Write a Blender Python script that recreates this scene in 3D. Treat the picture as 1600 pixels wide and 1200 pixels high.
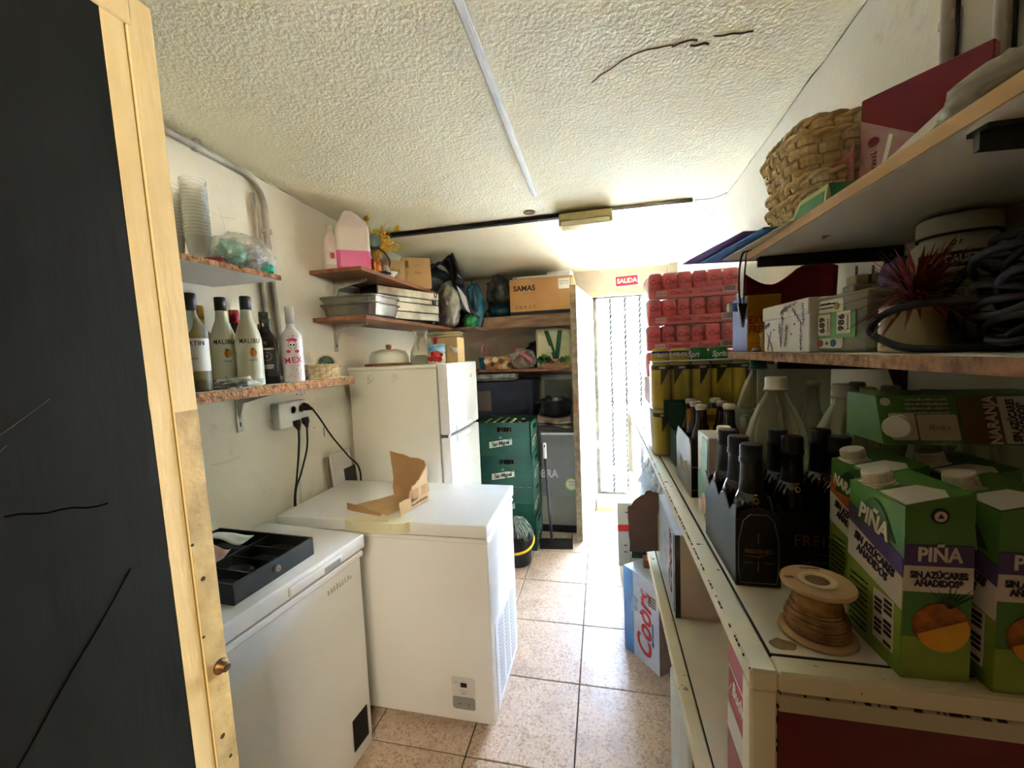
import bpy, bmesh, math, random
from mathutils import Vector, Matrix, noise, Euler

for _o in list(bpy.data.objects):
    bpy.data.objects.remove(_o, do_unlink=True)
SC = bpy.context.scene
COL = SC.collection
PI = math.pi
RND = random.Random(7)

# ------------------------------------------------------------------ camera
FPX, YAW, PITCH, ROLL, CAMZ = 634.22, 0.218398, 0.0746912, -0.0415417, 1.4859
def cam_axes():
    cy, sy, cp, sp = math.cos(YAW), math.sin(YAW), math.cos(PITCH), math.sin(PITCH)
    f = Vector((-sy*cp, cy*cp, -sp)); r = Vector((cy, sy, 0)); u = r.cross(f)
    c, s = math.cos(ROLL), math.sin(ROLL)
    return c*r+s*u, -s*r+c*u, f
CR, CU, CF = cam_axes()
cam_data = bpy.data.cameras.new('camera')
cam = bpy.data.objects.new('camera', cam_data)
COL.objects.link(cam)
cam_data.sensor_fit = 'HORIZONTAL'
cam_data.sensor_width = 36.0
cam_data.lens = 36.0*FPX/1600.0
cam_data.clip_start = 0.02
cam_data.clip_end = 200
_m = Matrix((CR, CU, -CF)).transposed().to_4x4()
_m.translation = Vector((0, 0, CAMZ))
cam.matrix_world = _m
SC.camera = cam
SC.cycles.transparent_max_bounces = 40

def at(px, py, X=None, Y=None, Z=None):
    """survey point: where the sight line of a photo pixel meets a wall / shelf plane (metres)"""
    d = CR*((px-800)/FPX) - CU*((py-600)/FPX) + CF
    if X is not None: t = X/d.x
    elif Y is not None: t = Y/d.y
    else: t = (Z-CAMZ)/d.z
    return Vector((0, 0, CAMZ)) + d*t

# ------------------------------------------------------------------ world, sun, lamps, exposure
world = bpy.data.worlds.new('world'); SC.world = world
world.use_nodes = True
_nt = world.node_tree; _nt.nodes.clear()
_sky = _nt.nodes.new('ShaderNodeTexSky'); _sky.sky_type = 'NISHITA'
_sky.sun_disc = False; _sky.sun_elevation = math.radians(52); _sky.sun_rotation = math.radians(160)
_bg = _nt.nodes.new('ShaderNodeBackground'); _bg.inputs[1].default_value = 9.0
_out = _nt.nodes.new('ShaderNodeOutputWorld')
_nt.links.new(_sky.outputs[0], _bg.inputs[0]); _nt.links.new(_bg.outputs[0], _out.inputs[0])

def lamp(name, kind, loc, direction, energy, color, size=None, size_y=None, angle=None):
    L = bpy.data.lights.new(name, kind); L.energy = energy; L.color = color
    if kind == 'AREA':
        L.shape = 'RECTANGLE'; L.size = size; L.size_y = size_y or size
    if angle is not None: L.angle = angle
    o = bpy.data.objects.new(name, L); COL.objects.link(o)
    o.location = loc
    o.rotation_euler = Vector(direction).to_track_quat('-Z', 'Y').to_euler()
    return o
SUN = lamp('sun', 'SUN', (0, 6, 8), (0.25, 0.75, -0.9), 135.0, (1.0, 0.97, 0.94), angle=math.radians(0.6))
BAR = lamp('bar_room_ceiling_lamp', 'AREA', (0.75, -1.7, 2.3), (-0.3, 0.45, -0.8), 27.0, (1.0, 0.86, 0.66), 1.2, 0.8)

vs = SC.view_settings
SC.display_settings.display_device = 'sRGB'
vs.view_transform = 'Standard'; vs.look = 'None'; vs.gamma = 1.0; vs.use_curve_mapping = False
vs.exposure = 2.6

# ------------------------------------------------------------------ materials
def lin(c):
    def f(v):
        v = v/255.0
        return v/12.92 if v <= .04045 else ((v+.055)/1.055)**2.4
    return (f(c[0]), f(c[1]), f(c[2]), 1.0)

MATS = {}
def mat(name, rgb, rough=.55, metal=0., rgb2=None, scale=6., mix=.5, bump=0., bscale=60., detail=4., trans=0.,
        ior=1.45, spec=.5, coat=0., stretch=None, emit=0., subs=0.):
    """procedural principled: base colour broken by noise towards rgb2, noise bump"""
    if name in MATS: return MATS[name]
    m = bpy.data.materials.new(name); m.use_nodes = True
    nt = m.node_tree; b = nt.nodes['Principled BSDF']
    b.inputs['Base Color'].default_value = lin(rgb)
    b.inputs['Roughness'].default_value = rough
    b.inputs['Metallic'].default_value = metal
    b.inputs['Specular IOR Level'].default_value = spec
    b.inputs['Transmission Weight'].default_value = trans
    b.inputs['IOR'].default_value = ior
    b.inputs['Coat Weight'].default_value = coat
    if subs:
        b.inputs['Subsurface Weight'].default_value = subs; b.inputs['Subsurface Scale'].default_value = .02
    tc = nt.nodes.new('ShaderNodeTexCoord'); src = tc.outputs['Object']
    if stretch:
        mp = nt.nodes.new('ShaderNodeMapping'); mp.inputs['Scale'].default_value = stretch
        nt.links.new(src, mp.inputs[0]); src = mp.outputs[0]
    n = nt.nodes.new('ShaderNodeTexNoise'); n.inputs['Scale'].default_value = scale; n.inputs['Detail'].default_value = detail
    nt.links.new(src, n.inputs['Vector'])
    if rgb2 is None:
        rgb2 = tuple(v*.93 for v in rgb)
    r = nt.nodes.new('ShaderNodeValToRGB')
    r.color_ramp.elements[0].position = max(0, mix-.16); r.color_ramp.elements[1].position = min(1, mix+.16)
    r.color_ramp.elements[0].color = lin(rgb2); r.color_ramp.elements[1].color = lin(rgb)
    nt.links.new(n.outputs['Fac'], r.inputs[0]); nt.links.new(r.outputs[0], b.inputs['Base Color'])
    if bump:
        n2 = nt.nodes.new('ShaderNodeTexNoise'); n2.inputs['Scale'].default_value = bscale; n2.inputs['Detail'].default_value = 3
        nt.links.new(src, n2.inputs['Vector'])
        bp = nt.nodes.new('ShaderNodeBump'); bp.inputs['Strength'].default_value = bump; bp.inputs['Distance'].default_value = .01
        nt.links.new(n2.outputs['Fac'], bp.inputs['Height']); nt.links.new(bp.outputs[0], b.inputs['Normal'])
    MATS[name] = m
    return m

def clear(name, rgb=(255, 255, 255), gloss=.25, rough=.05, tint=None, rim=True):
    """thin clear plastic or glass: see-through with a glossy coat that grows at grazing angles"""
    if name in MATS: return MATS[name]
    m = bpy.data.materials.new(name); m.use_nodes = True
    nt = m.node_tree; nt.nodes.clear()
    o = nt.nodes.new('ShaderNodeOutputMaterial')
    t = nt.nodes.new('ShaderNodeBsdfTransparent'); t.inputs[0].default_value = lin(rgb)
    g = nt.nodes.new('ShaderNodeBsdfPrincipled'); g.inputs['Base Color'].default_value = lin(tint or (215, 218, 205)); g.inputs['Roughness'].default_value = rough
    lw = nt.nodes.new('ShaderNodeLayerWeight'); lw.inputs[0].default_value = .35
    mu = nt.nodes.new('ShaderNodeMath'); mu.operation = 'MULTIPLY_ADD'; mu.inputs[1].default_value = .75 if rim else .2; mu.inputs[2].default_value = gloss
    mu.use_clamp = True
    nz = nt.nodes.new('ShaderNodeTexNoise'); nz.inputs['Scale'].default_value = 25
    bp = nt.nodes.new('ShaderNodeBump'); bp.inputs['Strength'].default_value = .15; bp.inputs['Distance'].default_value = .005
    nt.links.new(nz.outputs['Fac'], bp.inputs['Height']); nt.links.new(bp.outputs[0], g.inputs['Normal'])
    x = nt.nodes.new('ShaderNodeMixShader')
    nt.links.new(lw.outputs['Facing'], mu.inputs[0]); nt.links.new(mu.outputs[0], x.inputs[0])
    nt.links.new(t.outputs[0], x.inputs[1]); nt.links.new(g.outputs[0], x.inputs[2]); nt.links.new(x.outputs[0], o.inputs[0])
    MATS[name] = m
    return m

# ------------------------------------------------------------------ mesh builder
class G:
    def __init__(s): s.v = []; s.f = []; s.sm = []
    def add(s, vs, fs, smooth=False, mtx=None):
        b = len(s.v)
        for p in vs:
            p = Vector(p)
            s.v.append(mtx @ p if mtx else p)
        for f in fs:
            s.f.append([b+i for i in f]); s.sm.append(smooth)
        return s
    def box(s, x0, x1, y0, y1, z0, z1, bev=0., seg=1, mtx=None):
        if bev <= 0:
            vs = [(x0,y0,z0),(x1,y0,z0),(x1,y1,z0),(x0,y1,z0),(x0,y0,z1),(x1,y0,z1),(x1,y1,z1),(x0,y1,z1)]
            return s.add(vs, [(0,3,2,1),(4,5,6,7),(0,1,5,4),(1,2,6,5),(2,3,7,6),(3,0,4,7)], False, mtx)
        bm = bmesh.new(); bmesh.ops.create_cube(bm, size=1)
        for v in bm.verts:
            v.co = Vector(((x0+x1)/2+v.co.x*(x1-x0), (y0+y1)/2+v.co.y*(y1-y0), (z0+z1)/2+v.co.z*(z1-z0)))
        bmesh.ops.bevel(bm, geom=list(bm.edges), offset=bev, segments=seg, affect='EDGES', profile=.5)
        bm.verts.index_update()
        s.add([v.co.copy() for v in bm.verts], [[v.index for v in f.verts] for f in bm.faces], seg > 1, mtx)
        bm.free(); return s
    def lathe(s, prof, n=20, c=(0,0,0), smooth=True, caps=True, sq=0., mtx=None):
        """prof: (radius, z) from bottom to top; sq squares the section"""
        vs, fs = [], []
        for r, z in prof:
            for i in range(n):
                a = 2*PI*i/n
                k = 1.
                if sq: k = 1./((abs(math.cos(a))**(2+sq*6)+abs(math.sin(a))**(2+sq*6))**(1/(2+sq*6)))
                vs.append((c[0]+r*k*math.cos(a), c[1]+r*k*math.sin(a), c[2]+z))
        for j in range(len(prof)-1):
            for i in range(n):
                i2 = (i+1) % n
                fs.append((j*n+i, j*n+i2, (j+1)*n+i2, (j+1)*n+i))
        s.add(vs, fs, smooth, mtx)
        if caps:
            b = len(s.v)-len(vs)
            s.f.append([b+i for i in reversed(range(n))]); s.sm.append(False)
            s.f.append([b+(len(prof)-1)*n+i for i in range(n)]); s.sm.append(False)
        return s
    def tube(s, pts, r, n=8, closed=False, caps=True, r1=None):
        pts = [Vector(p) for p in pts]; N = len(pts)
        vs, fs = [], []
        up = None
        for k, p in enumerate(pts):
            a = pts[k-1] if (k or closed) else p
            b = pts[(k+1) % N] if (k < N-1 or closed) else p
            t = (b-a).normalized() if (b-a).length > 1e-9 else Vector((0,0,1))
            if up is None:
                up = Vector((0,0,1)) if abs(t.z) < .9 else Vector((1,0,0))
            u = t.cross(up)
            if u.length < 1e-6: u = t.orthogonal()
            u.normalize(); w = u.cross(t).normalized(); up = w
            rr = r if r1 is None else r+(r1-r)*k/max(1, N-1)
            if callable(r): rr = r(k/max(1, N-1))
            for i in range(n):
                an = 2*PI*i/n
                vs.append(p+(u*math.cos(an)+w*math.sin(an))*rr)
        M_ = N if closed else N-1
        for k in range(M_):
            k2 = (k+1) % N
            for i in range(n):
                i2 = (i+1) % n
                fs.append((k*n+i2, k*n+i, k2*n+i, k2*n+i2))
        s.add(vs, fs, True)
        if caps and not closed:
            b = len(s.v)-len(vs)
            s.f.append([b+i for i in range(n)]); s.sm.append(False)
            s.f.append([b+(N-1)*n+i for i in reversed(range(n))]); s.sm.append(False)
        return s
    def grid(s, fn, nu, nv, smooth=True, mtx=None, wrapu=False):
        vs, fs = [], []
        for j in range(nv+1):
            for i in range(nu+(0 if wrapu else 1)):
                vs.append(fn(i/nu, j/nv))
        w = nu if wrapu else nu+1
        for j in range(nv):
            for i in range(nu):
                i2 = (i+1) % w
                fs.append((j*w+i, j*w+i2, (j+1)*w+i2, (j+1)*w+i))
        return s.add(vs, fs, smooth, mtx)
    def prism(s, poly, z0, z1, mtx=None, smooth=False):
        n = len(poly)
        vs = [(p[0], p[1], z0) for p in poly]+[(p[0], p[1], z1) for p in poly]
        fs = [list(reversed(range(n))), [n+i for i in range(n)]]+[(i, (i+1) % n, n+(i+1) % n, n+i) for i in range(n)]
        return s.add(vs, fs, smooth, mtx)
    def hexa(s, lo, hi):
        """box from 4 lower + 4 upper corners"""
        return s.add(list(lo)+list(hi), [(0,3,2,1),(4,5,6,7),(0,1,5,4),(1,2,6,5),(2,3,7,6),(3,0,4,7)])
    def mesh(s, name):
        me = bpy.data.meshes.new(name)
        me.from_pydata([tuple(v) for v in s.v], [], s.f)
        me.polygons.foreach_set('use_smooth', s.sm)
        me.update()
        return me
    def build(s, name, m, parent=None, loc=None, rot=None, solid=0.):
        me = s.mesh(name)
        return put(name, me, m, parent, loc, rot, solid)

def put(name, me, m, parent=None, loc=None, rot=None, solid=0.):
    if m is not None and not me.materials: me.materials.append(m)
    o = bpy.data.objects.new(name, me); COL.objects.link(o)
    if m is not None and me.materials[0] is not m:
        o.material_slots[0].link = 'OBJECT'; o.material_slots[0].material = m
    if parent is not None: o.parent = parent
    if loc is not None: o.location = loc
    if rot is not None: o.rotation_euler = rot
    if solid:
        md = o.modifiers.new('thickness', 'SOLIDIFY'); md.thickness = solid; md.offset = 0
    return o

def tag(o, label=None, cat=None, group=None, kind=None):
    if label: o['label'] = label
    if cat: o['category'] = cat
    if group: o['group'] = group
    if kind: o['kind'] = kind
    return o
def thing(name, label, cat, loc=(0,0,0), rz=0., group=None, rot=None):
    o = bpy.data.objects.new(name, None); COL.objects.link(o)
    o.empty_display_size = .05
    o.location = loc
    o.rotation_euler = rot if rot is not None else (0, 0, rz)
    return tag(o, label, cat, group)
def copy_tree(o, parent=None):
    c = o.copy(); COL.objects.link(c)
    if parent is not None: c.parent = parent
    for ch in list(o.children):
        copy_tree(ch, c)
    return c
def struct(o, label=None, cat=None):
    return tag(o, label, cat, None, 'structure')

FRONT = (PI/2, 0, 0); LEFT = (PI/2, 0, -PI/2); RIGHT = (PI/2, 0, PI/2); UP = (0, 0, 0)
def text(body, size, m, parent=None, loc=(0,0,0), rot=FRONT, name='lettering', align='CENTER', bold=0., sx=1., shear=0., wrap=0., depth=.0004, roll=0., space=1.):
    cu = bpy.data.curves.new('txt', 'FONT'); cu.body = body; cu.size = size; cu.align_x = align; cu.align_y = 'CENTER'
    cu.offset = bold*size; cu.shear = shear; cu.extrude = depth; cu.resolution_u = 3; cu.space_character = space; cu.space_line = .9
    tmp = bpy.data.objects.new('txt', cu)
    me = bpy.data.meshes.new_from_object(tmp)
    bpy.data.objects.remove(tmp); bpy.data.curves.remove(cu)
    me.materials.clear()
    me.name = name
    c, s = math.cos(roll), math.sin(roll)
    for v in me.vertices:
        x, y = v.co.x*sx, v.co.y
        v.co.x, v.co.y = c*x-s*y, s*x+c*y
        if wrap:
            a = v.co.x/wrap; d = v.co.z
            v.co.x = (wrap+d)*math.sin(a); v.co.z = (wrap+d)*math.cos(a)-wrap
    return put(name, me, m, parent, loc, rot)
def patch(name, pts, m, parent=None, loc=None, rot=FRONT, depth=.0006):
    """flat print or sticker: polygon in the face plane, a hair proud of it"""
    g = G().prism(pts, -depth, depth)
    return g.build(name, m, parent, loc, rot)
def marks(w, h, n, m, parent, loc, rot=FRONT, seed=1, name='faint_lettering'):
    """print too faint to read in the photo: a row of small upright marks of letter size"""
    R_ = random.Random(seed); g = G(); x = -w/2; st = w/n
    for i in range(n):
        a = st*R_.uniform(.45, .75); hh = h*R_.uniform(.55, 1.)
        if R_.random() < .6:
            g.box(x, x+a*.3, -h/2, -h/2+hh, -.0005, .0005); g.box(x+a*.7, x+a, -h/2, -h/2+hh*.8, -.0005, .0005); g.box(x, x+a, -h/2+hh*.35, -h/2+hh*.55, -.0005, .0005)
        else: g.box(x, x+a*.4, -h/2, -h/2+hh, -.0005, .0005); g.box(x, x+a, -h/2, -h/2+h*.2, -.0005, .0005)
        x += st
    return g.build(name, m, parent, loc, rot)
def rect(w, h): return [(-w/2,-h/2),(w/2,-h/2),(w/2,h/2),(-w/2,h/2)]
def rrect(w, h, r, n=4):
    out = []
    for cx, cy, a0 in ((w/2-r, -h/2+r, -PI/2), (w/2-r, h/2-r, 0), (-w/2+r, h/2-r, PI/2), (-w/2+r, -h/2+r, PI)):
        for i in range(n+1):
            a = a0+PI/2*i/n; out.append((cx+r*math.cos(a), cy+r*math.sin(a)))
    return out
def disc(r, n=20, sx=1.): return [(r*sx*math.cos(2*PI*i/n), r*math.sin(2*PI*i/n)) for i in range(n)]
def bezier(pts, n=10):
    """smooth curve through points (Catmull-Rom)"""
    P = [Vector(p) for p in pts]; out = []
    for k in range(len(P)-1):
        p0 = P[k-1] if k else P[0]*2-P[1]; p1, p2 = P[k], P[k+1]
        p3 = P[k+2] if k+2 < len(P) else P[-1]*2-P[-2]
        for i in range(n):
            t = i/n
            out.append(.5*((2*p1)+(p2-p0)*t+(2*p0-5*p1+4*p2-p3)*t*t+(3*p1-p0-3*p2+p3)*t**3))
    out.append(P[-1]); return out
def crumple(rx, ry, rz, seed=0, amp=.22, freq=3., n=28, flat=.0, pw=1.):
    """crumpled bag body standing on z = 0"""
    off = Vector((seed*3.7, seed*1.3, seed*.7))
    def fn(u, v):
        a = 2*PI*u; t = PI*(v-.5)
        d = Vector((math.cos(t)*math.cos(a), math.cos(t)*math.sin(a), math.sin(t)))
        q = d*freq+off
        k = 1+amp*(noise.noise(q)+.7*(abs(noise.noise(q*2.1))*2-.6)+.35*(abs(noise.noise(q*4.7))*2-.5))
        p = Vector((d.x*rx, d.y*ry, d.z*rz))*k
        p.z = max(p.z, -rz*.82)+rz*.82
        return p
    return G().grid(fn, n, n//2+4, True, None, True)
def arc(c, r, a0, a1, n, plane='xz', y=0):
    return [(c[0]+r*math.cos(a0+(a1-a0)*i/n), c[1]+r*math.sin(a0+(a1-a0)*i/n)) for i in range(n+1)]

WHITE = mat('white_print', (236,234,226), .6); BLACK = mat('black_print', (22,21,20), .5); RED = mat('red_print', (196,30,34), .5)
# ================================================================== THE SETTING
XL, XR, YB, YF = -1.42, 0.65, 3.80, -0.30
def zc(y): return 2.303-0.040*(y-1.2)          # the ceiling falls gently towards the back door

def plaster(name, rgb, rgb2, bump, bscale, stain=(150,138,112), voro=False):
    m = mat(name, rgb, .85, 0, rgb2, 1.6, .45, 0, detail=6)
    nt = m.node_tree; b = nt.nodes['Principled BSDF']
    tc = nt.nodes['Texture Coordinate']
    # stains: sparse darker blots with a shape of their own
    n = nt.nodes.new('ShaderNodeTexNoise'); n.inputs['Scale'].default_value = 5; n.inputs['Detail'].default_value = 8; n.inputs['Roughness'].default_value = .7
    nt.links.new(tc.outputs['Object'], n.inputs['Vector'])
    r = nt.nodes.new('ShaderNodeValToRGB'); r.color_ramp.elements[0].position = .60; r.color_ramp.elements[1].position = .78
    r.color_ramp.elements[1].color = (.55, .55, .55, 1)
    nt.links.new(n.outputs['Fac'], r.inputs[0])
    mx = nt.nodes.new('ShaderNodeMixRGB'); mx.inputs[2].default_value = lin(stain)
    old = b.inputs['Base Color'].links[0].from_socket
    nt.links.new(r.outputs[0], mx.inputs[0]); nt.links.new(old, mx.inputs[1]); nt.links.new(mx.outputs[0], b.inputs['Base Color'])
    # relief: rough daub (large) over stipple (small)
    n2 = nt.nodes.new('ShaderNodeTexNoise'); n2.inputs['Scale'].default_value = bscale; n2.inputs['Detail'].default_value = 2.5
    n3 = nt.nodes.new('ShaderNodeTexNoise'); n3.inputs['Scale'].default_value = bscale*.22; n3.inputs['Detail'].default_value = 3
    for q in (n2, n3): nt.links.new(tc.outputs['Object'], q.inputs['Vector'])
    ad = nt.nodes.new('ShaderNodeMath'); ad.operation = 'MULTIPLY_ADD'; ad.inputs[1].default_value = .7
    nt.links.new(n3.outputs['Fac'], ad.inputs[0]); nt.links.new(n2.outputs['Fac'], ad.inputs[2])
    bp = nt.nodes.new('ShaderNodeBump'); bp.inputs['Strength'].default_value = bump; bp.inputs['Distance'].default_value = .012
    nt.links.new(ad.outputs[0], bp.inputs['Height']); nt.links.new(bp.outputs[0], b.inputs['Normal'])
    return m
M_WALL = plaster('wall_plaster', (237,230,208), (230,222,198), .20, 30)
M_CEIL = plaster('ceiling_stipple', (238,228,192), (233,222,184), .36, 90, (204,194,160))
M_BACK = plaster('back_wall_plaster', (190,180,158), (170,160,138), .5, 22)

# ---- floor: grout bed with terrazzo tiles
M_GROUT = mat('grout', (58,50,44), .9, 0, (40,36,32), 20)
def terrazzo():
    m = mat('terrazzo', (194,170,148), .34, 0, (180,154,130), 3.5, .5, 0, detail=5)
    nt = m.node_tree; b = nt.nodes['Principled BSDF']; tc = nt.nodes['Texture Coordinate']
    geo = nt.nodes.new('ShaderNodeNewGeometry')
    nt.links.new(geo.outputs['Position'], [x for x in nt.nodes if x.type == 'TEX_NOISE'][0].inputs['Vector'])
    v = nt.nodes.new('ShaderNodeTexVoronoi'); v.inputs['Scale'].default_value = 130
    nt.links.new(geo.outputs['Position'], v.inputs['Vector'])
    r = nt.nodes.new('ShaderNodeValToRGB'); r.color_ramp.interpolation = 'CONSTANT'
    e = r.color_ramp.elements; e[0].position = 0; e[0].color = lin((150,122,100)); e[1].position = .16; e[1].color = lin((204,182,160))
    x = e.new(.55); x.color = lin((192,166,142)); x = e.new(.85); x.color = lin((216,200,180))
    sep = nt.nodes.new('ShaderNodeSeparateColor'); nt.links.new(v.outputs['Color'], sep.inputs[0]); nt.links.new(sep.outputs[0], r.inputs[0])
    mx = nt.nodes.new('ShaderNodeMixRGB'); mx.inputs[0].default_value = .55
    old = b.inputs['Base Color'].links[0].from_socket
    nt.links.new(old, mx.inputs[1]); nt.links.new(r.outputs[0], mx.inputs[2])
    # worn, dirty blots; they are also rougher
    n = nt.nodes.new('ShaderNodeTexNoise'); n.inputs['Scale'].default_value = 3.2; n.inputs['Detail'].default_value = 9; n.inputs['Roughness'].default_value = .68
    nt.links.new(geo.outputs['Position'], n.inputs['Vector'])
    r2 = nt.nodes.new('ShaderNodeValToRGB'); r2.color_ramp.elements[0].position = .5; r2.color_ramp.elements[1].position = .72
    nt.links.new(n.outputs['Fac'], r2.inputs[0])
    m2 = nt.nodes.new('ShaderNodeMixRGB'); m2.inputs[2].default_value = lin((104,84,66))
    sc = nt.nodes.new('ShaderNodeMath'); sc.operation = 'MULTIPLY'; sc.inputs[1].default_value = .5
    nt.links.new(r2.outputs[0], sc.inputs[0]); nt.links.new(sc.outputs[0], m2.inputs[0])
    nt.links.new(mx.outputs[0], m2.inputs[1]); nt.links.new(m2.outputs[0], b.inputs['Base Color'])
    rr = nt.nodes.new('ShaderNodeMapRange'); rr.inputs[1].default_value = .35; rr.inputs[2].default_value = .7; rr.inputs[3].default_value = .22; rr.inputs[4].default_value = .5
    nt.links.new(n.outputs['Fac'], rr.inputs[0]); nt.links.new(rr.outputs[0], b.inputs['Roughness'])
    n4 = nt.nodes.new('ShaderNodeTexNoise'); n4.inputs['Scale'].default_value = 30; n4.inputs['Detail'].default_value = 5
    nt.links.new(geo.outputs['Position'], n4.inputs['Vector'])
    bp = nt.nodes.new('ShaderNodeBump'); bp.inputs['Strength'].default_value = .22; bp.inputs['Distance'].default_value = .006
    nt.links.new(n4.outputs['Fac'], bp.inputs['Height']); nt.links.new(bp.outputs[0], b.inputs['Normal'])
    return m
M_TILE = terrazzo()
floor = struct(G().box(XL-.1, XR+.1, YF-.1, YB+.02, -.06, -.005).build('floor', M_GROUT), 'pinkish terrazzo tile floor with dark joints', 'floor')
T, X0, Y0 = .4, -.130, 3.322
tile_mesh = None
for i in range(-5, 4):
    for j in range(-11, 3):
        xa, xb = max(XL, X0+i*T), min(XR, X0+(i+1)*T); ya, yb = max(YF, Y0+j*T), min(YB, Y0+(j+1)*T)
        if xb-xa < .02 or yb-ya < .02: continue
        full = abs(xb-xa-T) < 1e-6 and abs(yb-ya-T) < 1e-6
        if full and tile_mesh: me = tile_mesh
        else:
            w, h = xb-xa-.005, yb-ya-.005
            me = G().box(-w/2, w/2, -h/2, h/2, -.012, 0, .0015).mesh('tile')
            if full: tile_mesh = me
        put('tile', me, M_TILE, floor, ((xa+xb)/2, (ya+yb)/2, RND.uniform(-.0006, .0006)))

# ---- walls and ceiling
struct(G().box(XL-.12, XL, YF-.1, YB+.2, 0, 2.6).build('wall_left', M_WALL), 'off-white plaster wall behind the freezers', 'wall')
struct(G().box(XR, XR+.12, YF-.1, YB+.2, 0, 2.6).build('wall_right', M_WALL), 'off-white plaster wall behind the drinks counter', 'wall')
DX0, DX1, DZ = -.075, .625, 1.985
g = G(); g.box(XL, DX0, YB, YB+.18, 0, 2.4); g.box(DX1, XR, YB, YB+.18, 0, 2.4); g.box(DX0, DX1, YB, YB+.18, DZ, 2.4)
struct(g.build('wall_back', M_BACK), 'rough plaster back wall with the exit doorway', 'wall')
g = G(); g.hexa([(XL,YF-.1,zc(YF-.1)),(XR,YF-.1,zc(YF-.1)),(XR,YB+.1,zc(YB+.1)),(XL,YB+.1,zc(YB+.1))], [(XL,YF-.1,2.6),(XR,YF-.1,2.6),(XR,YB+.1,2.6),(XL,YB+.1,2.6)])
ceiling = struct(g.build('ceiling', M_CEIL), 'stippled cream plaster ceiling', 'ceiling')
g = G(); g.box(XL-.1, -.66, YF-.1, YF, 0, 2.6); g.box(.17, XR+.1, YF-.1, YF, 0, 2.6); g.box(-.66, .17, YF-.1, YF, 2.30, 2.6)
struct(g.build('wall_front', mat('partition_black', (30,29,27), .8)), 'wall with the doorway the view comes through', 'wall')
# corner pilaster on the right of the exit, timber lintel strip above the doorway, threshold
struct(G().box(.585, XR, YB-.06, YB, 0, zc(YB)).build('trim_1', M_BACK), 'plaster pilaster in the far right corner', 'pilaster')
M_OCHRE = mat('ochre_paint', (208,176,104), .7, 0, (226,206,160), 14, .5, .2, 60)
struct(G().box(DX0, DX1, YB-.012, YB+.12, DZ-.02, DZ+.03, .004).build('trim_2', M_OCHRE), 'ochre timber strip over the exit doorway', 'lintel')
M_STEP = mat('step_white', (226,222,210), .7, 0, (190,180,160), 8)
st = struct(G().box(DX0, DX1, YB-.04, YB+.5, .02, .10, .006).build('trim_3', M_STEP), 'whitewashed threshold step of the exit', 'step')
G().box(DX0, DX1, YB-.05, YB-.03, 0, .025).build('brick_nosing', M_OCHRE, st)
# cracks and holes in the ceiling
M_CRACK = mat('crack_dark', (70,60,46), .95, spec=0.)
M_RUST = mat('rust', (128,76,34), .9, 0, (70,44,24), 60, .5, .4, 80)
def oncl(px, py):
    d = CR*((px-800)/FPX)-CU*((py-600)/FPX)+CF
    t = (zc(0)-CAMZ)/(d.z+.040*d.y)
    return Vector((0,0,CAMZ))+d*t
def crack(px, w=.0018, name='crack', jag=.004):
    pts = bezier([oncl(*q) for q in px], 8)
    g = G()
    for k in range(len(pts)-1):
        a, b = pts[k], pts[k+1]
        n_ = Vector((-(b-a).y, (b-a).x, 0)); n_.normalize()
        j = n_*jag*noise.noise(a*30); j2 = n_*jag*noise.noise(b*30)
        w0, w1 = w*(.6+.8*abs(noise.noise(a*17))), w*(.6+.8*abs(noise.noise(b*17)))
        z = Vector((0,0,-.0012))
        g.add([a+j-n_*w0+z, a+j+n_*w0+z, b+j2+n_*w1+z, b+j2-n_*w1+z], [(0,1,2,3)])
    return g.build(name, M_CRACK, ceiling, solid=.0015)
crack([(925,128),(952,108),(990,84),(1020,76),(1052,70)], .0014)
crack([(1050,73),(1070,66),(1090,62)], .0040, 'crack', .012); crack([(1078,71),(1094,69),(1108,68)], .0045, 'crack', .012)
crack([(1116,56),(1146,54),(1176,50)], .0038, 'crack', .012)
crack([(1085,312),(1110,310),(1132,303),(1136,300)], .0022, 'crack', .006)
g = G(); c = oncl(827,331); g.lathe([(.034,-.003),(.030,-.006),(.010,-.004),(.002,-.003)], 11, c, False)
h = g.build('rusty_hole', M_RUST, ceiling); h.scale = (1,1,1)
# crack along the right wall / ceiling joint
def corner_crack(pa, pb, w):
    a, b = Vector(pa), Vector(pb); g = G(); n = 26
    pts = []
    for i in range(n+1):
        p = a.lerp(b, i/n); p.x = XR-.002; k = noise.noise(p*9)
        pts.append((p.x-abs(k)*.006, p.y, zc(p.y)-.003-max(0, noise.noise(p*5+Vector((3,0,0))))*.02))
    g.tube(pts, lambda t: w*(.15+1.8*abs(noise.noise(Vector((t*23, 0, 2))))), 5)
    return g.build('crack', M_CRACK, ceiling)
corner_crack((XR, .5, 2.3), (XR, 2.45, 2.25), .0017)
corner_crack((XR, 2.45, 2.25), (XR, 3.7, 2.25), .0014)
# crack along the left joint
g = G(); g.tube([(XL+.002, 1.5+i*.06, zc(1.5+i*.06)-.004-.006*abs(noise.noise(Vector((i*.7,0,0))))) for i in range(24)], lambda t: .0018*(.2+1.6*abs(noise.noise(Vector((t*11,1,0))))), 5)
g.build('crack', M_CRACK, ceiling)

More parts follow.
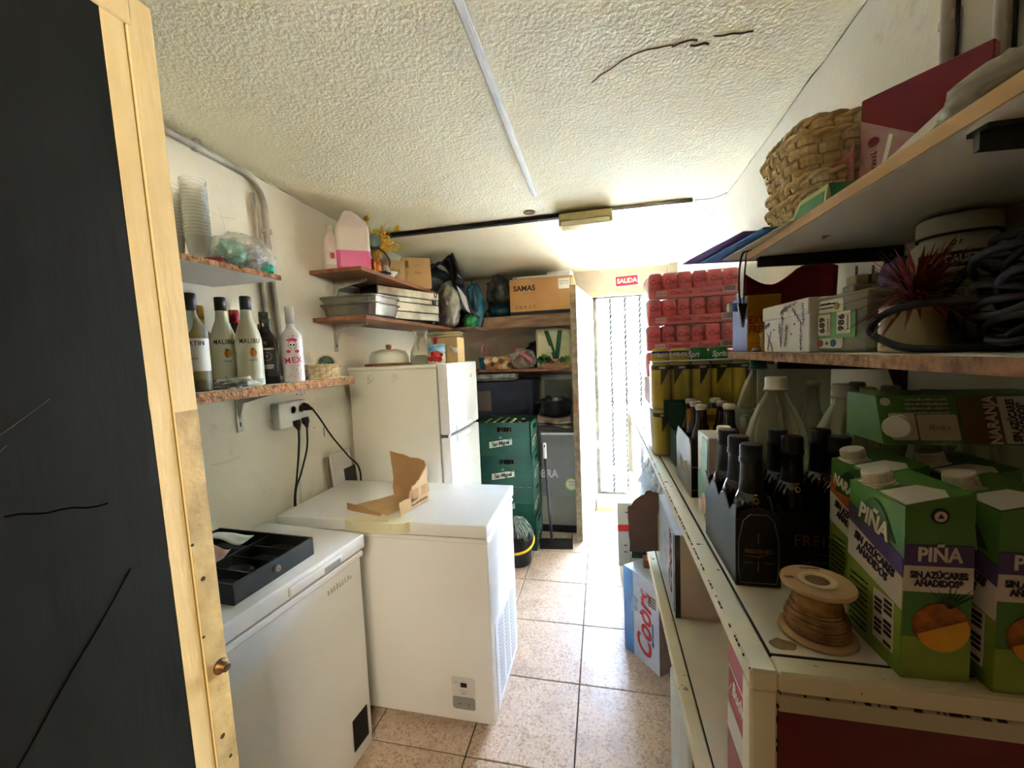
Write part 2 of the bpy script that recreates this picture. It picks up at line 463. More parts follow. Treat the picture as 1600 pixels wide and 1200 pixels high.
# ---- outside the exit and the bar room behind the view
M_GROUND = mat('yard_concrete', (148,148,146), .9, 0, (138,138,136), 3)
M_YARD = mat('yard_wall_paint', (196,199,202), .9, 0, (186,190,194), 2)
struct(G().box(-5, 6, YB+.18, 9.5, -.05, .06).build('floor_yard', M_GROUND), 'sunlit pale concrete yard beyond the exit', 'ground')
struct(G().box(-5, 6, 7.6, 7.8, 0, 2.55).build('wall_yard', M_YARD), 'sunlit whitewashed wall across the yard', 'wall')
M_BARW = mat('bar_wall_brown', (110,88,64), .8, 0, (90,70,50), 3)
g = G(); g.box(-3.1, -3.0, -4.1, YF-.1, 0, 2.6); g.box(2.2, 2.3, -4.1, YF-.1, 0, 2.6); g.box(-3.1, 2.3, -4.2, -4.1, 0, 2.6)
g.box(-3.1, XL-.1, YF-.2, YF-.1, 0, 2.6); g.box(XR+.1, 2.3, YF-.2, YF-.1, 0, 2.6)
struct(g.build('wall_bar_room', M_BARW), 'walls of the room behind the view', 'wall')
struct(G().box(-3.1, 2.3, -4.2, YF-.1, 2.6, 2.7).build('ceiling_bar_room', M_BARW), 'ceiling of the room behind the view', 'ceiling')
struct(G().box(-3.1, 2.3, -4.2, YF-.1, -.06, 0).build('floor_bar_room', M_TILE), 'floor of the room behind the view', 'floor')
struct(G().box(XL-.1, XR+.12, YF-.1, YB+.2, 2.6, 2.7).build('ceiling_slab', M_BARW), 'roof slab over the store room', 'ceiling')

struct(G().box(-3, 4, YB+.18, 5.4, 2.42, 2.55).build('ceiling_sky_blocker', M_YARD), 'unseen roof slab added outside the exit to block steep sky light', 'roof')  # added slab, out of view: keeps steep sky light off the doorway floor
# ---- black door leaf in the left foreground, standing open into the room
M_DBLK = mat('door_black', (9,9,6), .75, 0, (20,20,14), 2.2, .6, .12, 16, stretch=(1,3,.6), detail=8, spec=.12)
M_DPINE = mat('door_pine', (214,190,134), .6, 0, (196,170,112), 5, .45, .15, 40, stretch=(3,3,.5))
M_DPINED = mat('door_pine_worn', (190,164,104), .6, 0, (120,98,56), 9, .42, .3, 40, detail=8)
door2 = bpy.data.objects.new('door_2', None); COL.objects.link(door2)
struct(door2, 'black door with a bare pine edge standing open in the left foreground', 'door')
door2.location = (-.62, .535, 0); door2.rotation_euler = (math.radians(1.0), 0, 0)
# local: y = 0 is the latch edge, leaf runs to -y; x = 0 the face we see
def wavy(z): return -.066+.0022*noise.noise(Vector((0, 0, z*5)))+.0018*noise.noise(Vector((4, 0, z*17)))
n = 60; g = G(); vs = []; fs = []
for i in range(n+1):
    z = .02+1.935*i/n
    vs += [(0, -.86, z), (0, wavy(z), z), (-.004, wavy(z)+.0005, z)]
for i in range(n):
    fs += [(i*3, i*3+1, i*3+4, i*3+3), (i*3+1, i*3+2, i*3+5, i*3+4)]
g.add(vs, fs); g.build('black_panel', M_DBLK, door2)
G().box(-.042, -.004, -.86, 0, .01, 2.0, .002).build('leaf', M_DPINE, door2)
G().box(-.004, .002, -.036, 0, .01, 2.0, .0012).build('edge_strip', M_DPINE, door2)
gg = G().box(-.004, .0005, -.068, -.037, .01, 2.0, .002).build('bevel_strip', M_DPINE, door2)
G().box(-.004, .0035, -.86, -.030, 1.955, 2.0, .002).build('top_rail', M_DPINE, door2)
g = G(); g.box(.002, .0027, -.0355, -.001, .012, 1.42, 0); g.build('worn_edge', M_DPINED, door2)
for k, (yy, zz, rr) in enumerate(((-.034,1.215,.0026),(-.024,1.155,.0040),(-.034,1.065,.0024),(-.023,.885,.0042),(-.014,.84,.003),(-.02,.70,.003))):
    G().lathe([(rr,0),(rr*.9,.0011)], 8, (0,0,0)).build('screw_hole', M_CRACK, door2, (.0024, yy, zz), (0, PI/2, 0))
M_BRASS = mat('old_brass', (126,92,48), .45, .8, (70,52,30), 40)
lt = G().lathe([(.012,0),(.012,.004),(.008,.006),(.0075,.014),(.006,.0155)], 14).build('latch_bolt', M_BRASS, door2, (.0024, -.014, 1.000), (0, PI/2, 0))
M_CHIP = mat('paint_chip', (222,214,190), .7)
for yy, zz, w, h, a in ((-.20,.885,.013,.006,.9),(-.255,.79,.07,.006,.35),(-.21,.812,.02,.003,.4),(-.24,.846,.006,.004,0),(-.28,1.105,.003,.002,0)):
    pts = [(w/2*math.cos(t*PI/5)*(1+.4*noise.noise(Vector((t*3,zz*9,0)))), h/2*math.sin(t*PI/5)*(1+.5*noise.noise(Vector((t*2,zz*7,1))))) for t in range(10)]
    pts = [(p[0]*math.cos(a)-p[1]*math.sin(a), p[0]*math.sin(a)+p[1]*math.cos(a)) for p in pts]
    patch('paint_chip', pts, M_CHIP, door2, (.0004, yy, zz), RIGHT, .0003)
M_SCR = mat('scratch_grey', (60,60,54), .9, spec=0.)
for (ya, za, yb, zb) in ((-.30,1.365,-.17,1.46),(-.29,1.35,-.21,1.415)):
    g = G(); g.tube([(0, ya+(yb-ya)*t/6, za+(zb-za)*t/6+.002*math.sin(t)) for t in range(7)], .0006, 4); g.build('scratch', M_SCR, door2)
for (ya, za, yb, zb) in ((-.30,1.0,-.115,1.222),(-.22,1.34,-.13,1.318)):
    g = G(); g.tube([(0, ya+(yb-ya)*t/8, za+(zb-za)*t/8+.0015*math.sin(t*1.7)) for t in range(9)], .0011, 4); g.build('crease', mat('crease_black', (6,6,6), .9, spec=0.), door2)

# ---- peeling white exit door, swung in at the back
M_DWHITE = mat('peeling_white', (236,232,222), .6, 0, (206,196,176), 9, .38, .3, 30, detail=9)
M_DEDGE = mat('peeled_edge', (138,120,92), .85, 0, (92,84,66), 22, .5, .6, 50, detail=8)
door1 = bpy.data.objects.new('door_1', None); COL.objects.link(door1)
struct(door1, 'white painted exit door with a peeling edge, swung open into the room', 'door')
a0, a1 = Vector((-.172, 3.075, 0)), Vector((-.082, 3.79, 0))
door1.location = a0; door1.rotation_euler = (0, 0, math.atan2(a1.y-a0.y, a1.x-a0.x))
L = (a1-a0).length
G().box(0.003, L, 0.003, .043, .012, 1.972, .002).build('leaf', M_DWHITE, door1)
G().box(0, .003, 0.0, .046, .012, 1.975, .0012).build('peeled_edge', M_DEDGE, door1)
G().box(-.004, .001, .016, .032, 1.02, 1.16, .001).build('lock_plate', M_RUST, door1)
G().box(.003, L, -.0015, .003, .012, 1.972).build('paint_skin', M_DWHITE, door1)
# ================================================================== CEILING FITTINGS
M_PVC = mat('white_pvc', (232,230,220), .45)
M_RAIL = mat('rail_dark_metal', (44,36,30), .4, .6, (30,25,22), 12)
M_STEEL = mat('brushed_steel', (134,128,118), .33, .9, (150,146,138), 12, bump=.08, bscale=30)
t = thing('cable_trunking', 'white cable trunking strip running along the ceiling', 'trunking', (-.301, 1.25, zc(1.25)-.001), rot=(math.atan(-.040), 0, 0))
G().box(-.012, .012, -.80, .80, -.014, 0, .002).build('base', M_PVC, t)
G().box(-.008, .008, -.80, .80, -.0185, -.014, .0015).build('cover', M_PVC, t)
ry = 2.36; rz_ = zc(ry)
t = thing('ceiling_rail', 'dark metal rail fixed across the ceiling', 'rail', (0, ry, rz_))
G().box(-1.38, -.14, -.020, .020, -.022, -.001, .002).build('bar', M_RAIL, t)
G().box(-.14, .487, -.020, .020, -.020, -.001, .002).build('bar', mat('rail_bare_metal', (126,120,110), .3, .85, (66,60,54), 5), t)
for x in (-.55, -.33, .39):
    G().lathe([(.006,-.0015),(.006,0)], 10, (0,0,0)).build('screw', M_STEEL, t, (x, 0, -.023 if x < 0 else -.021))
M_YPL = mat('yellowed_plastic', (206,190,126), .4, 0, (186,168,104), 10)
M_LENS = mat('lamp_lens', (246,238,196), .25, 0, (232,222,170), 12, spec=.6)
t = thing('emergency_light', 'yellowed emergency light under the ceiling rail', 'lamp', (-.066, ry-.02, rz_-.022))
G().box(-.142, .142, -.06, .06, -.036, 0, .008, 2).build('housing', M_YPL, t)
G().box(-.132, .132, -.052, .052, -.068, -.036, .010, 2).build('lens', M_LENS, t)
for s in (-1, 1):
    G().box(s*.138-.006, s*.138+.006, -.03, .03, -.058, -.012, .003).build('end_clip', M_YPL, t)
for k in range(5): G().box(-.12, .12, -.05+.02*k, -.048+.02*k, -.070, -.067).build('lens_rib', M_LENS, t)

# ================================================================== LEFT WALL
M_COND = mat('conduit_grey', (176,170,156), .55, 0, (150,142,126), 14)
t = thing('wall_conduit', 'grey conduit pipe running under the ceiling and bending down the left wall', 'pipe')
pts = [(XL+.016, .2, 2.296), (XL+.016, .9, 2.288), (XL+.016, 1.36, 2.272)]+[(XL+.016, 1.42+.12*math.sin(a*PI/12), 2.152+.12*math.cos(a*PI/12)) for a in range(0, 7)]+[(XL+.016, 1.542, 2.0), (XL+.016, 1.556, 1.75), (XL+.016, 1.575, 1.43)]
G().tube(bezier(pts, 6), .0125, 10).build('pipe', M_COND, t)
for (y, z, rot) in ((1.10, 2.286, 0), (1.25, 2.281, 0), (1.545, 2.06, 1)):
    G().box(-.02, .006, -.010, .010, -.020, .020, .003).build('clip', M_COND, t, (XL+.020, y, z), (PI/2 if rot else 0, 0, 0))
t = thing('thin_conduit', 'thin grey pipe beside the bent conduit behind the bottles', 'pipe')
G().tube([(XL+.012, 1.485, 2.20), (XL+.012, 1.495, 1.9), (XL+.012, 1.515, 1.43)], .009, 8).build('pipe', M_COND, t)
G().box(-.012, .006, -.012, .012, -.006, .006, .002).build('clip', M_COND, t, (XL+.014, 1.492, 1.93))
# hairline cracks in the left wall
for pts in ([(0,1.33,2.10),(0,1.35,2.02),(0,1.335,1.95),(0,1.345,1.86)], [(0,1.19,2.11),(0,1.24,2.10),(0,1.32,2.06),(0,1.40,2.07)], [(0,1.40,1.76),(0,1.42,1.70),(0,1.41,1.62)], [(0,1.2,1.12),(0,1.27,1.115),(0,1.33,1.122)]):
    g = G(); g.tube(bezier([(XL+.0002, p[1], p[2]) for p in pts], 6), .0005, 4)
    g.build('wall_crack', mat('hairline', (172,160,138), .9, spec=0.), bpy.data.objects['wall_left'])

M_CHIPB = mat('chipboard_edge', (168,118,68), .8, 0, (98,60,28), 70, .48, .7, 120, detail=6)
M_MELA = mat('melamine_white', (214,210,196), .5, 0, (200,194,178), 3)
M_WOODR = mat('shelf_brown_wood', (142,92,56), .6, 0, (112,68,38), 4, .5, .1, 60, stretch=(6,1,6))
M_BRKT = mat('bracket_white', (206,202,188), .45, .2, (180,174,158), 14)
def shelf(label, x0, x1, y0, y1, ztop, th, mboard, medge, brackets=(), edge='x1', arm=.2, drop=.13, bmat=None):
    t = thing('wall_shelf', label, 'shelf', ((x0+x1)/2, (y0+y1)/2, ztop-th))
    cx, cy, cz_ = (x0+x1)/2, (y0+y1)/2, ztop-th
    G().box(x0-cx, x1-cx, y0-cy, y1-cy, 0, th, .001).build('board', mboard, t)
    e = .0025
    if medge:
        if edge == 'x1': G().box(x1-cx-.001, x1-cx+e, y0-cy-.001, y1-cy+.001, .0005, th-.0005).build('front_edge', medge, t)
        else: G().box(x0-cx-e, x0-cx+.001, y0-cy-.001, y1-cy+.001, .0005, th-.0005).build('front_edge', medge, t)
        G().box(x0-cx, x1-cx, y1-cy-.001, y1-cy+e, .0005, th-.0005).build('end_edge', medge, t)
    wall = x0 if edge == 'x1' else x1
    s = 1 if edge == 'x1' else -1
    for by in brackets:
        b = G(); X = wall-cx
        b.box(min(X, X+s*.006), max(X, X+s*.006), by-cy-.013, by-cy+.013, -drop, -.001)
        poly = [(X+s*.004, -.002), (X+s*arm, -.002), (X+s*arm, -.014), (X+s*.03, -.045), (X+s*.004, -drop*.75)]
        b.prism([(p[0], p[1]) for p in (poly if s < 0 else poly[::-1])], -.003, .003, Matrix.Translation((0, by-cy, 0)) @ Matrix.Rotation(PI/2, 4, 'X'))
        bo = b.build('bracket', bmat or M_BRKT, t)
        for k in range(3):
            G().box(X+s*.0055, X+s*.0066, by-cy-.003, by-cy+.003, -drop+.022+k*.035, -drop+.04+k*.035).build('slot', M_CRACK, bo)
    return t
shelf('short white chipboard shelf above the liquor bottles', XL, -1.12, .60, 1.276, 1.800, .018, M_MELA, M_CHIPB, ())
sB = shelf('thick rough chipboard shelf holding the liquor bottles', XL, -1.12, .60, 1.672, 1.412, .034, M_MELA, M_CHIPB, (1.335,), arm=.16, drop=.16)
G().box(XL-( -1.27), XL+.004+1.27, -.02, .010, .037, .24).build('wall_upright', M_BRKT, sB, (0, .19, 0))
shelf('brown shelf carrying the pink liquid jug and cartons', XL, -1.13, 1.81, 2.74, 1.942, .020, M_WOODR, M_WOODR, (2.0, 2.6), arm=.2, drop=.13)
shelf('brown shelf carrying the steel pans above the refrigerator', XL, -1.12, 1.81, 3.34, 1.706, .020, M_WOODR, M_WOODR, (1.98, 3.0), arm=.2, drop=.15)

# ---- cups and bagged tinsel on the short shelf
M_CUP = clear('clear_cup_plastic', (250,250,248), .10, .12)
cup = G().lathe([(.023,0),(.0235,.002),(.034,.092),(.0365,.094),(.0365,.098),(.035,.098)], 18, caps=False).mesh('cup')
for (cx, cy, n, lab) in ((-1.235, 1.075, 17, 'clear plastic cup in the tall stack on the short shelf'), (-1.30, 1.045, 15, 'clear plastic cup in the stack nearest the pine door edge')):
    for k in range(n):
        tag(put('plastic_cup', cup, M_CUP, None, (cx, cy, 1.8005+k*.0105)), lab, 'cup', 'nested clear cups on the short shelf')
def tinsel(r, seed, n=420, ln=.012):
    R_ = random.Random(seed); g = G()
    for i in range(n):
        z = R_.uniform(-1, 1); a = R_.uniform(0, 2*PI); q = math.sqrt(1-z*z)
        d = Vector((q*math.cos(a), q*math.sin(a), z)); u = d.orthogonal().normalized(); u.rotate(Matrix.Rotation(R_.uniform(0, 6.28), 3, d)); w = d.cross(u)
        c0 = d*r*.86; c1 = d*(r+R_.uniform(-.3, .6)*ln)+u*R_.uniform(.2, 1)*ln
        g.add([c0-w*.0016, c0+w*.0016, c1+w*.0006, c1-w*.0006], [(0,1,2,3)])
    g.lathe([(r*.9*math.cos(k*PI/8-PI/2)+.0005, r*.9*math.sin(k*PI/8-PI/2)) for k in range(9)], 14)
    return g
for (x, y, r, rgb, rgb2, lab) in ((-1.205, 1.165, .054, (112,162,144), (176,206,192), 'teal tinsel ball in the clear bag'), (-1.195, 1.268-.045, .052, (160,148,146), (224,220,218), 'silver tinsel ball in the clear bag')):
    tag(tinsel(r, int(r*1000)).build('tinsel_ball', mat(lab[:6]+'tinsel', rgb, .35, .3, rgb2, 60), None, (x, y, 1.803+r)), lab, 'ornament', 'tinsel balls in the clear bag')
tag(G().box(-.03, .03, -.02, .02, 0, .03, .006, 2).build('red_packet', mat('red_packet', (128,24,30), .5), None, (-1.20, 1.095, 1.8005), (0,0,.4)), 'small dark red packet beside the cups', 'packet')
tag(crumple(.020, .018, .024, 5, .3).build('turquoise_scrap', mat('turquoise', (44,190,158), .4), None, (-1.145, 1.248, 1.8005)), 'turquoise scrap at the end of the short shelf', 'ornament')
bg = crumple(.080, .112, .072, 3, .12, 4)
tag(bg.build('clear_bag', clear('clear_bag_film', (252,252,252), .06, .12), None, (-1.195, 1.200, 1.8005)), 'clear plastic bag wrapped around the tinsel balls', 'bag')

# ---- liquor bottles
M_GLASS = clear('bottle_glass', (240,244,240), .12, .04)
M_BCAP = mat('black_cap', (20,19,18), .4)
def bottle(name, label, x, y, z, prof, body, cap=None, capm=None, rz=0, n=24, group=None, sq=0.):
    t = thing(name, label, 'bottle', (x, y, z), rz, group)
    G().lathe(prof, n, sq=sq).build('glass_body', body, t)
    if cap: G().lathe(cap, n if not sq else 18).build('cap', capm or M_BCAP, t)
    return t
def std(h, r, neck=.014, sh=.62, nk=.78, base=.006):
    return [(r-.005,0),(r,base),(r,h*sh),(r*.93,h*(sh+.04)),(r*.62,h*(sh+.10)),(neck*1.12,h*nk),(neck,h*(nk+.03)),(neck,h*.97)]
def capp(h, frac, r): return [(r,h*frac),(r,h-.002),(r-.002,h)]
ZB = 1.4125
# angle so that label faces the doorway
FA = .75
M_LBL = mat('label_white', (232,228,214), .6); M_YLBL = mat('label_yellow', (206,170,40), .55); M_GOLD = mat('label_gold', (190,140,60), .4, .5)
t = bottle('rum_bottle', 'clear rum bottle with black cap nearest the black door', -1.165, .968, ZB, std(.285,.037), M_GLASS, capp(.287,.83,.0165), M_BCAP, FA)
G().lathe([(.0372,.06),(.0372,.155)], 24, caps=False).build('label', M_LBL, t)
text('MARTIN', .018, BLACK, t, (0,-.0390,.14), wrap=.0386, bold=.01); marks(.03, .014, 4, M_GOLD, t, (0,-.0384,.10), FRONT, 9)
t = bottle('gold_bottle', 'yellow labelled bottle behind the rum bottle', -1.285, 1.092, ZB, std(.27,.034), mat('amber_liquor', (176,132,30), .15, 0, spec=.6), capp(.272,.84,.016), mat('gold_cap', (186,150,60), .35, .7), FA)
G().lathe([(.0363,.03),(.0363,.14)], 24, caps=False).build('label', M_YLBL, t)
text('50', .05, mat('label_red', (170,40,30), .5), t, (0,-.037,.075), wrap=.037, bold=.03)
M_COCO = mat('coconut_white', (226,224,196), .28, 0, (218,216,184), 4, spec=.55)
MAL = [(.034,0),(.039,.006),(.039,.135),(.0385,.155),(.034,.178),(.025,.205),(.018,.225),(.0155,.245),(.0155,.262)]
M_PALM = mat('palm_print', (120,70,40), .5); M_SUN = mat('sunset_print', (226,150,40), .5); M_PURP = mat('purple_print', (120,40,90), .5)
for (x, y, lab) in ((-1.235, 1.130, 'white coconut rum bottle standing further back behind its twin'), (-1.155, 1.150, 'white coconut rum bottle at the shelf front with fuller label')):
    t = bottle('coconut_rum_bottle', lab, x, y, ZB, MAL, M_COCO, [(.0165,.255),(.0165,.298),(.015,.3)], M_BCAP, FA, group=None)
    G().lathe([(.0392,.008),(.0396,.018),(.0392,.026)], 24, caps=False).build('clear_foot', M_GLASS, t)
    text('MALIBU', .022, BLACK, t, (.004,-.0411,.150), wrap=.0408, bold=.008, sx=.75, space=1.12)
    patch('sunset', disc(.013, 16, .8), M_SUN, t, (.012,-.0382,.112)); patch('palm_trunk', [(-.0015,-.014),(.0015,-.014),(.004,.012),(.002,.012)], M_PALM, t, (.008,-.0392,.113))
    for k in range(6):
        a = k*PI/3; patch('palm_frond', [(0,-.0015),(.011*math.cos(a),.008*math.sin(a)),(0,.0015)], M_PALM, t, (.011,-.0396,.125))
    text('Original', .008, BLACK, t, (.008,-.0397,.088), wrap=.0395)
t = bottle('red_capped_bottle', 'dark bottle with red cap behind the coconut rum', -1.33, 1.270, ZB, std(.275,.036), mat('dark_brown_glass', (40,20,12), .12, spec=.6), capp(.277,.83,.0165), mat('red_cap', (150,24,30), .4), FA)
M_JACK = mat('whiskey_dark_glass', (38,20,12), .1, 0, (26,14,9), 8, spec=.6)
JP = [(.036,0),(.039,.004),(.039,.150),(.037,.165),(.026,.185),(.017,.200),(.0155,.215),(.017,.235),(.015,.238),(.015,.248)]
t = bottle('whiskey_bottle', 'square dark whiskey bottle with black label between white bottles', -1.215, 1.285, ZB, JP, M_JACK, [(.0165,.225),(.0165,.262),(.015,.264)], M_BCAP, FA, sq=.5)
patch('label', rrect(.062,.095,.004), BLACK, t, (0,-.0402,.075)); text('JACK DANIEL\'S', .0095, M_LBL, t, (0,-.0410,.127), bold=.03, sx=.75)
patch('seal', disc(.016, 20, 1.1), mat('label_grey', (120,116,108), .6), t, (0,-.0411,.10)); patch('seal', disc(.0135, 20, 1.1), BLACK, t, (0,-.0417,.10))
text('7', .012, M_LBL, t, (0,-.0424,.10)); text('Tennessee\nWHISKEY', .011, M_LBL, t, (0,-.0411,.063), bold=.02, sx=.85)
t = bottle('dark_liqueur_bottle', 'short dark bottle with wide black cap against the wall', -1.36, 1.43, ZB, std(.235,.037,.016,.6,.74), mat('dark_liqueur_glass', (28,22,16), .12), capp(.237,.80,.019), M_BCAP, FA)
t = bottle('black_necked_bottle', 'slim dark bottle just behind the whiskey bottle', -1.28, 1.365, ZB, std(.25,.034), mat('dark_wine_glass', (24,18,14), .12), capp(.252,.72,.0155), M_BCAP, FA)
M_MEXW = mat('white_ceramic_bottle', (230,226,222), .3)
MX = [(.035,0),(.0375,.006),(.0375,.165),(.036,.178),(.026,.192),(.0165,.204),(.0145,.215),(.0145,.240)]
t = bottle('skull_print_bottle', 'white bottle with pink skull print and lettering', -1.155, 1.345, ZB, MX, M_MEXW, [(.016,.222),(.016,.284),(.0145,.286)], M_MEXW, FA)
M_PINK = mat('hot_pink_print', (206,28,92), .5)
text('MEX', .031, M_PINK, t, (0,-.0398,.082), wrap=.0390, bold=.012, roll=.06, space=1.12)
marks(.04, .004, 16, M_PINK, t, (0,-.0385,.062), FRONT, 7)
patch('skull_face', disc(.0145, 20, .85), WHITE, t, (0,-.0386,.140)); patch('skull_outline', disc(.0162, 20, .87), BLACK, t, (0,-.0380,.140))
patch('skull_jaw', rrect(.013,.010,.003), BLACK, t, (0,-.0388,.127)); patch('skull_jaw', rrect(.0105,.008,.003), WHITE, t, (0,-.0394,.1272))
for s in (-1, 1):
    patch('skull_eye', disc(.0038, 12), BLACK, t, (s*.0055,-.0393,.140)); patch('petal', disc(.006, 10, 1.3), M_PINK, t, (s*.014,-.0372,.116))
patch('skull_nose', [(-.0015,-.002),(.0015,-.002),(0,.002)], BLACK, t, (0,-.0394,.1345))
for k in range(5): patch('petal', disc(.005, 10), M_PINK, t, (-.012+.006*k,-.0389,.158+.002*(2-abs(k-2))))
for k in range(26):
    a = RND.uniform(-.7, .7); zz = RND.choice((RND.uniform(.02,.055), RND.uniform(.155,.178)))
    patch('speckle', disc(RND.uniform(.0008,.0022), 6), M_PINK if k % 3 else BLACK, t, (.038*math.sin(a), -.038*math.cos(a), zz), (PI/2, 0, a))
# crumpled wrapper
tag(crumple(.05, .07, .018, 8, .45, 4).build('crumpled_wrapper', clear('wrapper_film', (250,250,250), .3, .25), None, (-1.145, 1.075, ZB), (0,0,.2)), 'crumpled clear wrapper lying in front of the bottles', 'wrapper')

# ---- woven baskets
M_WICK = mat('pale_wicker', (224,206,164), .65, 0, (170,140,92), 30)
def weave_basket(t, rx, ry, h, flare, rows, cols, m, rim=.006, sq=.0, thick=.0028):
    """basket wall of interlaced strips, one in front of the other by turns, plus a twisted rim"""
    g = G()
    def P(a, z, off):
        k = 1.
        if sq: k = 1./((abs(math.cos(a))**(2+sq*6)+abs(math.sin(a))**(2+sq*6))**(1/(2+sq*6)))
        f = 1+flare*z/h
        return Vector(((rx*f+off)*k*math.cos(a), (ry*f+off)*k*math.sin(a), z))
    for j in range(rows):
        z0, z1 = h*j/rows, h*(j+1)/rows
        for i in range(cols):
            a0, a1 = 2*PI*i/cols, 2*PI*(i+1)/cols
            over = (i+j) % 2
            e = (a1-a0)*.06
            if over:   # horizontal strand bulges out
                pts = [(a0-e, -.4), (a0*.75+a1*.25, .8), ((a0+a1)/2, 1.), (a0*.25+a1*.75, .8), (a1+e, -.4)]
                vs = []
                for a, o in pts:
                    for z in (z0+.0006, (z0+z1)/2, z1-.0006): vs.append(P(a, z, thick*(o+(.25 if z not in (z0+.0006, z1-.0006) else 0))))
                fs = [(k*3+q, (k+1)*3+q, (k+1)*3+q+1, k*3+q+1) for k in range(4) for q in range(2)]
                g.add(vs, fs, False)
            else:      # upright stake bulges out
                am0, am1 = a0+(a1-a0)*.12, a1-(a1-a0)*.12
                vs = []
                for z, o in ((z0-.001, -.2), (z0*.7+z1*.3, .8), (z0*.3+z1*.7, .8), (z1+.001, -.2)):
                    for a in (am0, (am0+am1)/2, am1): vs.append(P(a, z, thick*(o+(.25 if a not in (am0, am1) else 0))))
                fs = [(k*3+q, k*3+q+1, (k+1)*3+q+1, (k+1)*3+q) for k in range(3) for q in range(2)]
                g.add(vs, fs, False)
    g.build('weave', m, t)
    b = G(); n = 40
    b.grid(lambda u, v: P(2*PI*u, h*v, -thick*.9), n, 1, True, None, True)
    b.add([P(2*PI*i/n, .001, -thick) for i in range(n)], [list(range(n))])
    b.build('lining', m, t)
    r = G()
    for s in (0, PI):
        r.tube([P(2*PI*i/96, h+rim*.5*math.sin(i*PI/3+s), rim*.5*math.cos(i*PI/3+s)) for i in range(96)], rim*.62, 5, True)
    r.build('rim', m, t)
bt = thing('wicker_basket', 'small round wicker basket with a tape roll at the shelf end', 'basket', (-1.20, 1.545, ZB+.006))
weave_basket(bt, .072, .080, .052, .18, 4, 22, M_WICK, .0055, 0., .0036)
G().lathe([(.09,-.006),(.092,0),(.05,.001)], 28).build('straw_mat', M_WICK, bt)
M_TAPE = mat('masking_tape', (214,200,160), .6)
rl = thing('tape_roll', 'cream roll of tape standing in the small basket', 'tape', (-1.185, 1.575, ZB+.062), rot=(0, PI/2-.15, -.85))
n = 28
ring = [(.042,-.012),(.042,.012),(.034,.012),(.034,-.012),(.042,-.012)]
G().lathe(ring, n, caps=False, smooth=False).build('tape', M_TAPE, rl)
G().lathe([(.0338,-.011),(.0338,.011)], n).build('core_label', mat('dark_green_label', (24,44,34), .5, 0, (70,120,80), 60), rl)
tag(G().box(-.03,.03,-.02,.02,0,.05,.002).build('blue_carton', mat('blue_carton', (40,66,110), .6), None, (-1.27, 1.49, ZB+.010), (0,0,.3)), 'little blue carton in the wicker basket', 'carton')

# ---- sockets and cords
t = thing('socket_box', 'white double socket box on the left wall below the chipboard shelf', 'socket', (XL, 1.59, 1.25))
G().box(0, .045, -.095, .075, -.055, .062, .006, 2).build('housing', M_PVC, t)
for y in (-.012, .038):
    for z in (.022,):
        G().lathe([(.021,0),(.021,.003),(.017,.0035),(.016,.0005)], 20).build('outlet', M_PVC, t, (.0445, y, z), (0, PI/2, 0))
M_CORD = mat('black_rubber_cord', (20,19,19), .5)
def plug(label, p, dirv, pts, r=.0042):
    t = thing('power_cord', label, 'cord', p)
    d = Vector(dirv).normalized(); q = d.to_track_quat('Z', 'Y').to_euler()
    G().lathe([(.017,0),(.018,.006),(.017,.022),(.010,.034),(.006,.048)], 16).build('plug', M_CORD, t, (0,0,0), q)
    G().tube(bezier([Vector(a)-Vector(p) for a in pts], 10), r, 8).build('cable', M_CORD, t)
    return t
p1 = (XL+.048, 1.585, 1.222); p2 = (XL+.048, 1.640, 1.226); p3 = (XL+.048, 1.632, 1.283)
plug('black cord hanging straight down from the left socket', p1, (.25,.02,-1), [(XL+.058,1.586,1.18),(XL+.05,1.588,1.10),(XL+.03,1.582,.95),(XL+.02,1.568,.84),(XL+.02,1.56,.6),(XL+.03,1.5,.3)])
plug('black cord hanging beside it from the right socket', p2, (.25,0,-1), [(XL+.058,1.64,1.185),(XL+.045,1.645,1.08),(XL+.025,1.62,.97),(XL+.02,1.575,.86),(XL+.03,1.57,.6),(XL+.03,1.54,.3)])
plug('black cord slanting from the upper plug to behind the refrigerator', p3, (.8,.35,-.35), [(XL+.085,1.650,1.27),(XL+.085,1.70,1.21),(XL+.07,1.80,1.10),(XL+.06,1.93,.97),(XL+.08,2.0,.86),(XL+.06,2.0,.6)])
g = G(); g.tube(bezier([(XL+.05,1.61,1.20),(XL+.035,1.615,1.1),(XL+.02,1.62,1.0),(XL+.02,1.60,.8)], 8), .0016, 5)
tag(g.build('thin_wire', mat('white_wire', (210,205,190), .5)), 'thin pale wire between the two hanging cords', 'wire')
# small scuffs below the shelf
for (y, z, w, h) in ((1.66,1.335,.012,.004),(1.685,1.345,.003,.012),(1.71,1.342,.003,.018),(1.69,1.33,.02,.003),(1.83,1.12,.006,.05),(1.5,1.235,.008,.007),(1.76,1.155,.006,.006)):
    patch('scuff', rect(w, h), mat('scuff_grey', (120,108,86), .9), bpy.data.objects['wall_left'], (XL+.0004, y, z), RIGHT, .0004)
# framed boards leaning between wall and refrigerator
M_FRW = mat('frame_white', (216,212,200), .5); M_DKB = mat('dark_board', (48,52,44), .5)
t = thing('picture_frame', 'white framed board leaning behind the freezer', 'frame', (XL+.05, 1.86, .80), rot=(0, -.08, 0))
G().box(-.012, .0, -.04, .13, 0, .20, .002).build('frame_border', M_FRW, t)
patch('dark_picture', rect(.10, .10), M_DKB, t, (.0012, .10, .05), RIGHT)
tag(G().box(-.006, .006, -.02, .13, 0, .185, .001).build('leaning_card', mat('panel_edge', (150,140,118), .7), None, (XL+.024, 1.825, .80), (0,-.06,0)), 'thin brown card leaning on the wall beside the white framed board', 'card')

